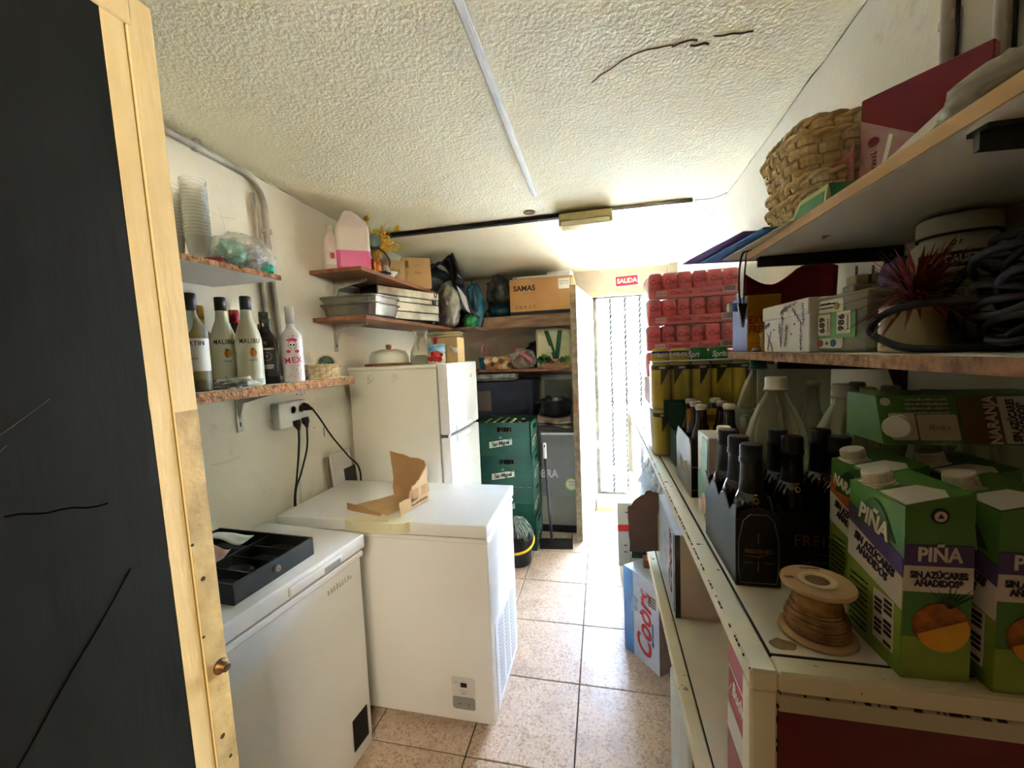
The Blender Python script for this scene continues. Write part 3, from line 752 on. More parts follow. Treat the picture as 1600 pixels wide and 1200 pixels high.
# ================================================================== FREEZERS AND REFRIGERATOR
M_ENAM = mat('white_enamel', (233,233,226), .26, 0, (229,228,220), 2.5, spec=.5, coat=.15)
M_ENAM2 = mat('fridge_enamel', (232,229,212), .34, 0, (228,224,206), 2, spec=.5)
M_GASK = mat('gasket_grey', (150,150,146), .6)
M_LOGO = mat('logo_grey', (182,179,166), .4, .1)
# chest freezer with the cash tray
f1 = thing('chest_freezer', 'smaller white chest freezer with the black cash tray on it', 'freezer', (-.885, 1.285, 0), math.radians(-6.0))
Lf, Df = .56, .46
G().box(-Df, 0, -Lf, 0, .035, .784, .006, 2).build('body', M_ENAM, f1)
lid = G().box(-Df-.005, .018, -Lf-.01, .008, .798, .85, .006, 3).build('lid', M_ENAM, f1)
G().box(-Df+.004, -.004, -Lf+.004, -.004, .782, .800).build('gasket', M_GASK, f1)
G().box(-.002, .012, -Lf-.005, .004, .768, .788, .004).build('body_rim', M_ENAM, f1)
hd = G().box(.016, .030, -.33, -.115, .808, .838, .006, 2).build('handle', M_ENAM, f1)
G().box(.0295, .0306, -.20, -.13, .812, .828).build('grip_shadow', M_GASK, hd)
marks(.12, .022, 9, M_LOGO, f1, (.0006, -.105, .722), RIGHT, 3)
vg = G().box(-.001, .0025, -.10, -.022, .085, .205, .002).build('vent_grille', mat('black_plastic', (20,19,18), .6), f1)
for k in range(7): G().box(.002, .0045, -.097, -.025, .094+.0155*k, .099+.0155*k).build('slat', mat('black_plastic', (20,19,18), .6), vg)
for (x, y) in ((-.05,-.05),(-.42,-.05),(-.05,-.5),(-.42,-.5)):
    G().lathe([(.018,0),(.018,.035)], 10).build('foot', mat('black_plastic', (20,19,18), .6), f1, (x, y, 0))
# larger freezer
f2 = thing('chest_freezer', 'larger white chest freezer with torn cardboard on its lid', 'freezer', (-.44, 1.428, 0))
W2, D2 = .90, .45
G().box(-W2, 0, 0, D2, .03, .786, .006, 2).build('body', M_ENAM, f2)
lid = G().box(-W2-.005, .008, -.024, D2+.002, .800, .85, .005, 3).build('lid', M_ENAM, f2)
G().box(-W2+.005, -.004, .004, D2-.004, .784, .802).build('gasket', M_GASK, f2)
G().box(-W2, .004, -.006, D2, .770, .788, .004).build('body_rim', M_ENAM, f2)
hm = mat('handle_yellowed', (224,216,176), .4)
pts = [(-.58,-.024),(-.57,-.044),(-.53,-.054),(-.355,-.054),(-.312,-.044),(-.30,-.024),(-.30,.012),(-.58,.012)]
hd = G().prism(pts, .812, .8535).build('handle', hm, lid if False else f2)
marks(.07, .010, 8, M_LOGO, f2, (-.42,-.030,.8540), UP, 4)
cp = patch('control_panel', rrect(.098,.135,.012), mat('panel_grey', (214,212,204), .4), f2, (-.125,-.0010,.150), FRONT, .0012)
patch('panel_lower', rrect(.094,.052,.010), mat('panel_mid_grey', (150,150,144), .4), cp, (0,-.040,.0016), UP, .0006)
patch('display', rect(.026,.018), BLACK, cp, (.002,.036,.0018), UP)
marks(.036, .006, 9, M_LOGO, cp, (.002,.013,.0018), UP, 5); marks(.018, .005, 4, BLACK, cp, (.002,.001,.0018), UP, 6)
for x in (-.018, .02): text('o', .014, BLACK, cp, (x,-.042,.0024), UP)
text('*', .012, BLACK, cp, (-.030,.042,.0018), UP)
# louvred vent panel on the side towards the aisle
vp = G().box(-.0015, .003, .05, .42, .04, .42, .002).build('vent_panel', mat('vent_white', (214,214,212), .4), f2)
for k in range(18):
    for q in range(3):
        G().box(.0025, .0042, .10+.10*q, .17+.10*q, .085+.017*k, .090+.017*k).build('louvre', M_GASK, vp)
for (x, y) in ((-.05,.05),(-.85,.05),(-.05,.40),(-.85,.40)):
    G().lathe([(.02,0),(.02,.03)], 10).build('foot', mat('black_plastic', (20,19,18), .6), f2, (x, y, 0))
# refrigerator
fr = thing('refrigerator', 'cream white two-door refrigerator beyond the larger freezer', 'refrigerator', (-1.39, 2.03, 0))
G().box(0, .525, 0, .52, .03, 1.425, .006, 2).build('cabinet', M_ENAM2, fr)
G().box(-.004, .53, -.004, .524, 1.425, 1.445, .005, 2).build('top_cap', M_ENAM2, fr)
G().box(.525, .534, .01, .51, .05, 1.42).build('door_seal', M_GASK, fr)
M_FDOOR = mat('fridge_door', (238,237,232), .3, 0, (234,233,228), 2)
d1 = G().box(.534, .588, -.002, .522, 1.062, 1.448, .009, 3).build('freezer_door', M_FDOOR, fr)
d2 = G().box(.534, .588, -.002, .522, .06, 1.046, .009, 3).build('fridge_door', M_FDOOR, fr)
G().box(.584, .596, .10, .36, 1.066, 1.100, .005, 2).build('door_grip', M_FDOOR, d1); G().box(.584, .596, .10, .36, 1.008, 1.042, .005, 2).build('door_grip', M_FDOOR, d2)
G().box(.53, .575, .005, .05, 1.045, 1.063, .003).build('hinge', M_STEEL, fr); G().box(.52, .565, .005, .05, 1.446, 1.454, .003).build('hinge', M_FDOOR, fr)
text('LG', .028, M_LOGO, d1, (.5888, .40, 1.36), RIGHT, 'maker_name', bold=.03)
for x in (.135, .285):
    h = thing('adhesive_hook', 'clear stick-on hook on the fridge side, %s' % ('left one' if x < .2 else 'right one'), 'hook', (-1.39+x, 2.0298, 1.385))
    hm2 = mat('hook_plastic', (232,230,214), .25)
    G().lathe([(.017,0),(.017,.003),(.010,.006),(.002,.0065)], 18).build('hook_base', hm2, h, (0,0,0), FRONT)
    G().tube(bezier([(0,-.005,.004),(.010,-.014,-.004),(.004,-.022,-.022),(-.006,-.018,-.026),(-.008,-.014,-.020)], 6), .0034, 8).build('hook_arm', hm2, h)
for (x, y) in ((.05,.05),(.05,.46),(.48,.05),(.48,.46)):
    G().lathe([(.02,0),(.02,.03)], 10).build('foot', mat('black_plastic', (20,19,18), .6), fr, (x, y, 0))

# ---- cash tray on the small freezer
M_TRAY = mat('black_tray', (26,27,26), .42, 0, (40,44,42), 9)
ct = thing('cash_tray', 'black cash drawer with coin compartments and silver lock', 'cash tray', (-.946, 1.125, .8505), math.radians(-3.5))
w, d, h, th = .40, .285, .058, .006
g = G(); g.box(-w, 0, -d, 0, 0, .006); g.box(-th, 0, -d, 0, .006, h); g.box(-w, -w+th, -d, 0, .006, h); g.box(-w, 0, -d, -d+th, .006, h); g.box(-w, 0, -th, 0, .006, h)
g.build('shell', M_TRAY, ct)
G().box(-.18, -.176, -d+th, -th, .006, h-.006).build('divider', M_TRAY, ct)
for y in (-.07, -.14, -.21): G().box(-.176, -th, y-.002, y+.002, .006, h-.010).build('divider', M_TRAY, ct)
for y in (-.10, -.19): G().box(-w+th, -.18, y-.002, y+.002, .006, h-.010).build('divider', M_TRAY, ct)
for k, (x, y) in enumerate(((-.09,-.04),(-.08,-.11),(-.10,-.175),(-.07,-.25))):
    g = G().grid(lambda u, v, x=x, y=y: (x+.045*math.cos(2*PI*u)*v, y+.022*math.sin(2*PI*u)*v, .034-.026*(1-v*v)), 14, 4, True, None, True); g.build('coin_cup', M_TRAY, ct)
lk = G().lathe([(.0105,0),(.0105,.006),(.009,.008),(.0085,.012)], 16).build('lock', M_STEEL, ct, (0, -.150, .032), (0, PI/2, 0))
G().box(-.001, .001, -.004, .004, .0118, .0126).build('keyhole', BLACK, lk)
g = G(); g.grid(lambda u, v: (-.30+.09*u, -.20+.09*v+.01*math.sin(3*u), .030+.03*v*v+.012*math.sin(2+4*u)), 8, 6)
tag(g.build('banknote_scrap', mat('pink_paper', (214,170,162), .6), None, (-.946, 1.125, .852), solid=.0006), 'curled pinkish paper scrap in the cash tray', 'paper')
g = G(); g.grid(lambda u, v: (-.36+.16*u, -.08+.06*v+.01*math.sin(5*u), .062+.004*math.sin(4*u+3*v)), 8, 4)
tag(g.build('plastic_sleeve', clear('grey_sleeve', (220,225,220), .5, .3), None, (-.946, 1.125, .852), solid=.0008), 'torn clear plastic sleeve over the back of the cash tray', 'plastic')

# ---- torn cardboard on the larger freezer lid
M_CARD = mat('cardboard', (176,138,92), .8, 0, (162,124,80), 7, bump=.08, bscale=90)
M_CARDL = mat('cardboard_light', (196,164,116), .8, 0, (184,150,104), 7)
cb = thing('torn_carton', 'torn open brown carton corner standing on the larger freezer', 'carton', (-.862, 1.60, .8505), math.radians(-6)); cb.scale = (1.14, 1.14, 1.14)
def ragged(pts, n=5, amp=.004, seed=0):
    R_ = random.Random(seed); out = []
    for a, b in zip(pts, pts[1:]):
        for i in range(n):
            t_ = i/n; out.append((a[0]+(b[0]-a[0])*t_+(R_.uniform(-amp, amp) if i else 0), a[1]+(b[1]-a[1])*t_+(R_.uniform(-amp, amp) if i else 0)))
    out.append(pts[-1]); return out
def sheetpoly(name, poly, m, parent, mtx, th=.004):
    g = G().prism(poly, -th/2, th/2, mtx); return g.build(name, m, parent)
RX = Matrix.Rotation(PI/2, 4, 'X')
# tall back panel (in the xz plane), lying flap, and side panel with print
sheetpoly('back_panel', [(-.075,.0)]+ragged([(.080,0),(.085,.08)], 4, .003, 1)+ragged([(.078,.155),(-.075,.19),(-.072,.10),(-.078,0)], 5, .003, 2), M_CARD, cb, Matrix.Translation((0, .045, .004)) @ Matrix.Rotation(math.radians(4), 4, 'X') @ RX)
sheetpoly('floor_flap', ragged([(-.17,-.115),(.02,-.135),(.075,.04),(-.075,.045),(-.165,-.11)], 5, .004, 3), M_CARDL, cb, Matrix.Translation((0, 0, .0065)) @ Matrix.Rotation(math.radians(2), 4, 'Y'))
sheetpoly('front_fold', ragged([(-.02,0),(.15,-.014),(.145,.006),(-.018,.024)], 4, .002, 4), M_CARD, cb, Matrix.Translation((-.155, -.115, .003)) @ Matrix.Rotation(math.radians(-8), 4, 'Z') @ RX)
sp = sheetpoly('side_panel', ragged([(-.125,0),(.05,0),(.05,.14),(-.005,.095),(-.05,.085),(-.07,.045),(-.125,.05),(-.125,0)], 4, .0035, 5), M_CARDL, cb, Matrix.Translation((.078, -.01, .004)) @ Matrix.Rotation(math.radians(86), 4, 'Z') @ RX)
pm = mat('carton_print', (120,92,62), .7)
for k in range(3):
    pass
marks(.10, .012, 12, pm, cb, (.0815, -.02, .022), (PI/2, 0, math.radians(86)), 8)
for k in range(14): patch('barcode_bar', rect(.0012 if k % 3 else .0024, .014), pm, cb, (.0812-.0002*k, -.075+.0034*k, .040), (PI/2, 0, math.radians(86)), .0005)
for (yy, zz) in ((.010,.055),(-.045,.058)):
    patch('print_frame', rect(.036,.036), M_CARD, cb, (.0812, yy, zz), (PI/2, 0, math.radians(86)), .0004)
# ================================================================== THINGS ON THE LEFT SHELVES
ZC_, ZD_ = 1.9425, 1.7065
VN = math.radians(33)   # turn towards the doorway for things in the far left
# jug with pink liquid
M_HDPE = mat('milky_plastic', (228,214,204), .35, 0, (222,206,196), 3, subs=.2)
M_PINKL = mat('pink_liquid', (222,96,150), .3, 0, (214,84,140), 3, subs=.2)
t = thing('liquid_jug', 'white jug a third full of pink liquid on the upper shelf', 'jug', (-1.225, 1.905, ZC_), VN)
def sect(w, d, z, r=.02):
    return [(x, y, z) for x, y in rrect(w, d, r, 3)]
def loft(sections, m, name, parent, cap=True):
    g = G(); n = len(sections[0])
    vs = [p for s in sections for p in s]
    fs = [(j*n+i, j*n+(i+1) % n, (j+1)*n+(i+1) % n, (j+1)*n+i) for j in range(len(sections)-1) for i in range(n)]
    if cap: fs += [list(reversed(range(n))), [(len(sections)-1)*n+i for i in range(n)]]
    g.add(vs, fs, False); return g.build(name, m, parent)
loft([sect(.155,.12,0), sect(.162,.126,.008), sect(.162,.126,.088)], M_PINKL, 'liquid_part', t)
loft([sect(.162,.126,.088), sect(.162,.126,.185), [(p[0]*.97-.0, p[1], .20) for p in sect(.162,.126,0)], [(p[0]*.35-.012, p[1]*.8, .275) for p in sect(.162,.126,0)], [(p[0]*.22-.014, p[1]*.7, .285) for p in sect(.162,.126,0)]], M_HDPE, 'upper_body', t)
G().tube(bezier([(.070,0,.19),(.066,0,.235),(.02,0,.276)], 6), .010, 8).build('grip', M_HDPE, t)
patch('label', rect(.02,.06), M_LBL, t, (.0815, 0, .05), RIGHT)
t = thing('detergent_bottle', 'white bottle with a faded label behind the pink liquid jug', 'bottle', (-1.365, 1.925, ZC_), VN)
G().lathe([(.036,0),(.04,.005),(.04,.15),(.036,.18),(.018,.205),(.018,.225)], 20, sq=.3).build('body', M_HDPE, t)
G().lathe([(.02,.222),(.02,.245),(.018,.247)], 16).build('cap', M_HDPE, t); patch('label', rrect(.05,.07,.004), M_LBL, t, (0,-.0415,.075)); patch('label_mark', rrect(.022,.03,.003), RED, t, (.004,-.0423,.085))
# gold sprays in a red vase
t = thing('gold_spray_vase', 'red glass vase holding glittering gold sprays', 'decoration', (-1.22, 2.10, ZC_))
G().lathe([(.028,0),(.03,.004),(.036,.04),(.03,.075),(.038,.095),(.036,.095)], 16).build('vase', mat('red_gold_glass', (150,44,22), .15, .3, (226,150,60), 30), t)
M_GOLDF = mat('gold_foil', (244,200,60), .3, .35, (206,150,24), 40)
R_ = random.Random(11); g = G(); gb = G()
for k in range(44):
    a = R_.uniform(0, 2*PI); sp_ = R_.uniform(.03, .15); hh = R_.uniform(.16, .29)
    if k < 5: a = R_.uniform(-1.2, .3); sp_ = .19; hh = R_.uniform(.12, .18)
    p = bezier([(0,0,.07),(sp_*.35*math.cos(a), sp_*.35*math.sin(a), .07+hh*.45),(sp_*math.cos(a), sp_*math.sin(a), hh)], 8)
    g.tube(p, .0014, 4)
    for q in range(9):
        c = p[6+q % 11]+Vector((R_.uniform(-.014,.014), R_.uniform(-.014,.014), R_.uniform(-.012,.014)))
        s_ = R_.uniform(.004,.009)
        gb.lathe([(.0004,-s_),(s_,0),(.0004,s_)], 5, c, False, False)
tag(g.build('stems', M_GOLDF, t), kind='stuff'); tag(gb.build('beads', M_GOLDF, t), kind='stuff')
for (x, y, z, s_) in ((-.01,-.04,.315,.022),(.115,.06,.275,.020),(.03,.02,.25,.016)):
    g = G(); g.grid(lambda u, v: (x+s_*(u-.5)*2*(1-.4*v), y+.004*math.sin(6*u), z+s_*(v-.5)*1.8*(1-.3*abs(u-.5)*2)), 6, 4); g.build('gold_leaf', M_GOLDF, t, solid=.001)
# clip lamp
M_LGREY = mat('lamp_grey', (120,134,128), .4, .2); M_BPL = mat('black_plastic', (20,19,18), .6)
t = thing('clip_lamp', 'small clip-on spotlight with grey head at the shelf front', 'lamp', (-1.112, 2.035, ZC_))
G().box(-.06, .008, -.025, .03, .0, .012, .004).build('clip', M_BPL, t)
G().lathe([(.016,.012),(.016,.04),(.012,.045)], 14, (-.01, .005, 0)).build('base', clear('frosted_base', (220,220,215), .4, .2), t)
G().tube(bezier([(-.005,.0,.012),(.012,.01,.06),(.005,-.02,.10),(-.012,-.07,.125)], 8), .004, 8).build('gooseneck', M_BPL, t)
hd = G().lathe([(.022,-.055),(.026,-.045),(.026,0),(.033,.004),(.033,.014),(.030,.016)], 22).build('head', M_BPL, t, (-.018,-.085,.150), (math.radians(80), 0, math.radians(30))); hd.scale = (1.12, 1.12, 1)
G().lathe([(.032,.0145),(.0315,.018),(.001,.0185)], 22).build('face_disc', M_LGREY, hd)
# bowl, cartons, bags
t = tag(G().lathe([(.018,0),(.02,.004),(.045,.03),(.047,.032),(.043,.031),(.018,.006)], 22).build('white_bowl', mat('porcelain', (228,224,214), .2), None, (-1.165, 2.155, ZC_)), 'small white bowl beside the clip-on lamp', 'bowl')
def carton(name, label, x, y, z, w, d, h, rz, m=None, seam=True, cat='box', bev=.0015):
    t = thing(name, label, cat, (x, y, z), rz)
    G().box(-w/2, w/2, -d/2, d/2, 0, h, bev).build('body', m or M_CARDL, t)
    if seam:
        G().box(-w/2, w/2, -.001, .001, h-.0003, h+.0008).build('flap_seam', M_CARD, t)
    return t
t = carton('cardboard_box', 'small brown carton with faint print beside the bowl', -1.225, 2.325, ZC_, .115, .15, .125, math.radians(30), M_CARDL)
marks(.07, .05, 6, pm, t, (0, -.081, .07), FRONT, 21)
t = carton('cardboard_box', 'tall brown carton with small print on the upper shelf', -1.215, 2.600, ZC_, .185, .15, .200, math.radians(32), mat('cardboard_warm', (200,160,108), .8, 0, (190,150,98), 6))
marks(.03, .008, 5, pm, t, (.0, -.0758, .150), FRONT, 22); marks(.04, .018, 5, pm, t, (.01, -.0758, .105), FRONT, 23); patch('shipping_mark', rect(.022,.045), mat('carton_mark', (120,100,66), .8), t, (-.062,-.0756,.155))
M_BLKBAG = mat('black_bag', (24,23,24), .38, 0, (40,39,40), 8, bump=.4, bscale=14)
t = thing('black_backpack', 'black bag heaped behind the cartons under the ceiling', 'bag', (-1.26, 2.60, ZC_))
# stand it behind the cartons
t.location = (-1.27, 2.98, ZD_+.21)
crumple(.15, .27, .15, 2, .14, 2.4, 30).build('body', M_BLKBAG, t)
g = G(); g.tube(bezier([(.06,-.24,.12),(.10,-.05,.27),(.15,.12,.21),(.16,.2,.10)], 8), .012, 8); g.build('strap', M_BLKBAG, t)
M_SILV = mat('silver_foil_bag', (150,146,136), .3, .6, (92,88,80), 10, bump=.5, bscale=18)
tag(crumple(.095, .10, .17, 6, .18, 3, 30).build('silver_bag', M_SILV, None, (-1.085, 2.84, ZD_)), 'crinkled silver bag standing between the two brown shelves', 'bag')
t = thing('black_white_jacket', 'black garment with white bands hanging over the shelf', 'garment', (-1.075, 2.97, ZD_+.04))
def drape(u, v):
    return (-.07+.14*u+.03*math.sin(5*v+u*2)+.10*v*.5, -.10+.05*math.sin(6*u+3*v)+.24*v, .42-.36*v+.05*math.sin(4*u)+.03*math.sin(9*v+4*u))
G().grid(drape, 14, 16).build('cloth', M_BLKBAG, t, solid=.012)
for (v0, v1) in ((.18,.28),(.62,.98)):
    G().grid(lambda u, v: Vector(drape(.55+.33*u, v0+(v1-v0)*v))+Vector((.007,-.008,.004)), 6, 8).build('white_band', mat('white_fabric', (206,200,198), .8), t, solid=.004)
# steel pans and stainless appliance, black trays
def gn_pan(label, x, y, z, w, d, h):
    t = thing('steel_pan', label, 'pan', (x, y, z)); g = G()
    secs = [(.0, .86), (.006, .90), (h-.012, .965), (h-.004, .985), (h, 1.0), (h+.0015, 1.0)]
    loft([sect(w*k if k < 1 else w, d*k if k < 1 else d, zz, .035) for zz, k in secs]+[sect(w*.955, d*.955, h+.001, .035), sect(w*.87, d*.87, .004, .035)], M_STEEL, 'basin', t)
    G().tube([Vector(p) for p in sect(w, d, h, .03)], .0045, 6, True).build('rim', M_STEEL, t)
    return t
gn_pan('lower steel pan of the nested pair on the shelf', -1.245, 1.975, ZD_, .325, .265, .065)
gn_pan('upper steel pan of the nested pair on the shelf', -1.245, 1.975, ZD_+.034, .325, .265, .068)
M_SSTEEL = mat('worn_stainless', (150,142,126), .38, .85, (96,88,74), 7, bump=.1, bscale=50)
t = thing('stainless_griddle', 'worn stainless steel griddle with black end behind the pans', 'appliance', (-1.236, 2.135, ZD_), math.radians(-20))
# local: y along its face, x = 0 the face
for (z0, z1, o) in ((.018,.062,0), (.066,.118,.004), (.122,.150,.002), (.154,.200,.006)):
    G().box(-.15, o, 0, .50, z0, z1, .002).build('band', M_SSTEEL, t)
G().box(-.148, -.004, .002, .498, .016, .198).build('core', M_BPL, t)
G().box(-.152, .004, -.006, 0, .014, .205, .002).build('end_plate', mat('dark_enamel', (34,28,24), .35, .3), t)
G().box(-.02, .010, .44, .47, .122, .150, .002).build('switch', M_BPL, t)
for y in (.04, .46): G().box(-.14, -.01, y-.015, y+.015, 0, .018).build('foot', M_BPL, t)
g = G(); g.tube([(.008, .47+.012*math.cos(a*PI/8), .19+.018*math.sin(a*PI/8)) for a in range(16)], .0025, 6, True); g.build('ring', M_BPL, t)
t = thing('black_tray', 'black plastic tray sticking out beside the pans', 'tray', (-1.12, 2.98, ZD_), math.radians(-10))
loft([sect(.30,.50,0,.02), sect(.33,.53,.05,.02), sect(.345,.545,.055,.02), sect(.315,.515,.054,.02), sect(.29,.49,.004,.02)], M_BPL, 'basin', t)
t.location = (-1.235, 3.0, ZD_)
# ---- on top of the refrigerator
ZF = 1.4455
c = at(572, 570, Y=2.20)
t = thing('cake_dome', 'clear cake dome with a wooden knob on a round board', 'cake dome', (-1.235, 2.215, ZF))
G().lathe([(.138,0),(.142,.003),(.142,.010),(.138,.013)], 32).build('board', M_WOODR, t)
G().lathe([(.115,.014),(.116,.02),(.113,.055),(.098,.082),(.05,.095),(.012,.098)], 30, caps=False).build('dome', clear('dome_glass', (246,246,240), .07, .06), t)
G().lathe([(.012,.097),(.016,.105),(.017,.118),(.012,.124)], 14).build('knob', M_WOODR, t)
M_CAR = clear('carafe_glass', (240,238,230), .10, .05)
t = thing('glass_carafe', 'clear glass carafe on top of the refrigerator', 'carafe', (-1.02, 2.20, ZF))
G().lathe([(.05,0),(.062,.006),(.066,.03),(.06,.075),(.042,.115),(.035,.15),(.038,.175),(.046,.195)], 26, caps=False).build('body', M_CAR, t)
G().lathe([(.058,.004),(.062,.03),(.058,.055)], 26).build('water', clear('water_fill', (225,226,216), .12, .03), t)
G().tube(bezier([(.036,0,.17),(.07,0,.165),(.075,0,.12),(.05,0,.09)], 8), .0055, 8).build('handle', M_CAR, t, rot=(0,0,.9))
M_TIN = mat('tin_metal', (190,186,176), .3, .8)
t = thing('fruit_can', 'food can with red tomatoes on a sky blue label', 'can', (-.925, 2.20, ZF), .15)
G().lathe([(.048,0),(.05,.003),(.05,.006)], 24).build('base', M_TIN, t); G().lathe([(.05,.108),(.05,.112),(.046,.112),(.046,.108)], 24).build('rim', M_TIN, t)
G().lathe([(.0495,.006),(.0495,.060)], 24).build('lower_label', mat('cream_label', (226,216,196), .5), t); G().lathe([(.0495,.060),(.0495,.108)], 24).build('sky_label', mat('sky_label', (70,150,200), .5, 0, (176,214,226), 22), t)
M_TOM = mat('tomato_print', (196,40,34), .45, 0, (150,20,20), 40)
for (a, z, r) in ((-.45,.028,.016),(.05,.03,.019),(.5,.026,.017),(-.2,.055,.016),(.25,.058,.017),(-.8,.03,.014),(.75,.05,.012)):
    patch('tomato', disc(r, 14), M_TOM, t, (.0505*math.sin(a), -.0505*math.cos(a), z), (PI/2, 0, a), .0012)
t = thing('ketchup_bottle', 'small red bottle behind the food can', 'bottle', (-1.00, 2.36, ZF))
G().lathe([(.026,0),(.028,.006),(.028,.10),(.014,.125),(.013,.14)], 16).build('body', mat('ketchup_red', (150,36,24), .3, 0, (96,60,30), 20), t); G().lathe([(.016,.138),(.016,.16),(.012,.162)], 14).build('cap', RED, t)
t = carton('cardboard_box', 'pale carton with a paper tag on top of the refrigerator', -.925, 2.41, ZF, .155, .10, .155, math.radians(-6), mat('cardboard_pale', (206,176,124), .8, 0, (194,164,112), 6))
g = G(); g.grid(lambda u, v: (.03+.055*u, -.053-.012*math.sin(PI*u)-.006*v, .075+.03*v-.02*u+.004*math.sin(8*u)), 6, 3); g.build('paper_tag', M_LBL, t, solid=.001)
t = thing('skewer_bundle', 'bundle of pale wooden skewers lying on the pale carton', 'skewers', (-.93, 2.41, ZF+.156), math.radians(-6))
R_ = random.Random(5); M_SKEW = mat('skewer_wood', (206,196,156), .7)
for k in range(30):
    y0 = R_.uniform(-.035, .035); z0 = R_.uniform(.003, .034); dx = R_.uniform(-.02, .02)
    G().tube([(-.12+dx, y0, z0), (.085+dx*.6, y0+R_.uniform(-.01,.01), z0)], .0028, 5).build('skewer', M_SKEW, t)

# ================================================================== BACK SHELVES
M_PLANK = mat('old_plank', (142,112,82), .75, 0, (108,80,56), 5, .5, .2, 40, stretch=(1,6,6))
def backshelf(label, x0, x1, y0, y1, ztop, th, m, fascia=0):
    t = thing('wall_shelf', label, 'shelf', ((x0+x1)/2, (y0+y1)/2, ztop-th)); cx, cy = (x0+x1)/2, (y0+y1)/2
    G().box(x0-cx, x1-cx, y0-cy, y1-cy, 0, th, .001).build('board', m, t)
    if fascia:
        for a, b in ((x0-cx, (x0*.75+x1*.25)-cx-.003), ((x0*.75+x1*.25)-cx, x1-cx)):
            G().box(a, b, y0-cy-.016, y0-cy, th-fascia, th, .0015).build('fascia_board', m, t)
    return t
backshelf('plank shelf under the brown printed carton on the back wall', -1.40, -.235, 3.37, 3.79, 1.800, .020, M_PLANK, .10)
backshelf('small corner shelf under the teal bag', -1.105, -.93, 2.98, 3.345, 1.705, .018, M_PLANK)
backshelf('wooden shelf holding the bag with vegetables printed on it', -1.40, -.235, 3.37, 3.79, 1.352, .022, M_WOODR)
YS = 3.40
t = thing('printed_carton', 'large brown carton with a black word printed at upper left', 'box', (-.475, 3.575, 1.8005))
w, d, h = .535, .34, .305
M_BOXB = mat('cardboard_box_big', (198,148,92), .75, 0, (186,136,80), 5, bump=.06, bscale=80)
G().box(-w/2, w/2, -d/2, d/2, 0, h, .002).build('body', M_BOXB, t)
G().box(-w/2-.0006, w/2+.0006, -d/2-.0006, d/2, .004, .034).build('dark_band', mat('navy_band', (44,46,62), .6), t)
text('SAMAS', .062, mat('carton_black', (40,34,34), .6), t, (-w/2+.125, -d/2-.001, .225), FRONT, bold=.03, sx=1.0)
marks(.16, .006, 22, pm, t, (-w/2+.125, -d/2-.001, .185), FRONT, 31)
for k in range(5): text(('C', 'Q', 'R', '2', 'T')[k], .034, mat('carton_black', (40,34,34), .6), t, (-w/2+.055+.038*k, -d/2-.001, .070), FRONT, 'handling_mark')
lb = patch('shipping_label', rect(.095,.085), M_LBL, t, (w/2-.075, -d/2-.001, .245)); marks(.08, .012, 9, BLACK, lb, (0,.02,.001), UP, 33); marks(.08, .010, 9, pm, lb, (0,0,.001), UP, 34)
tp = patch('tape', rect(.014, .10), mat('packing_tape', (220,206,176), .3), t, (w/2-.012, -d/2-.001, .235))
M_FOAM = mat('white_board', (214,208,192), .6, 0, (190,182,164), 6)
tag(G().box(-.26,.18,-.10,.12,0,.014,.002).build('foam_board', M_FOAM, None, (-.42,3.50,2.1062), (0,0,.05)), 'flat white board lying on the printed carton', 'board')
t = tag(G().box(-.10,.10,-.07,.07,0,.030,.003).build('foam_block', M_FOAM, None, (-.32,3.49,2.1207), (0,0,-.12)), 'white foam block on top of the flat board', 'foam')
tag(G().box(-.008,.008,-.02,.15,0,.22,.002).build('wood_offcut', mat('raw_wood', (196,156,96), .7), None, (-.222,3.56,1.8005), (0,0,0)), 'short pale timber piece between carton and exit door', 'timber')
M_TEAL = mat('teal_bag', (34,98,116), .32, 0, (18,58,72), 7, bump=.5, bscale=16)
M_TEAL2 = mat('dark_teal_bag', (26,76,84), .32, 0, (14,44,52), 7, bump=.5, bscale=16)
t = thing('teal_bag', 'teal plastic bag bulging at the shelf corner', 'bag', (-1.005, 3.225, 1.7055))
crumple(.080, .10, .205, 12, .20, 2.6, 32).build('body', M_TEAL, t)
g = G(); g.tube(bezier([(.03,-.10,.34),(.07,-.13,.24),(.06,-.12,.12),(.03,-.13,.30)], 10), .006, 6); g.build('handle_loop', M_TEAL, t)
tag(crumple(.055, .06, .055, 14, .22, 3).build('green_bag', mat('green_bag', (20,130,72), .35, 0, (12,84,48), 9, bump=.4, bscale=20), None, (-.985, 3.035, 1.7055)), 'bright green bag below the teal bag', 'bag')
tag(crumple(.13, .13, .14, 15, .25, 3, 32).build('grey_bag', mat('grey_plastic_bag', (120,116,106), .3, .2, (58,58,54), 9, bump=.5, bscale=20), None, (-.875, 3.60, 1.915)), 'crumpled grey plastic bag between the teal bag and printed carton', 'bag')
tag(crumple(.11, .11, .075, 16, .20, 3, 30).build('dark_teal_bag', M_TEAL2, None, (-.86, 3.52, 1.8005)), 'dark teal bag lying left of the printed carton', 'bag')
tag(crumple(.16, .14, .14, 17, .18, 2.6, 30).build('dark_sack', mat('charcoal_sack', (52,56,58), .6, 0, (30,32,34), 6), None, (-1.20, 3.58, 1.8005)), 'charcoal sack in the far corner under the ceiling', 'sack')
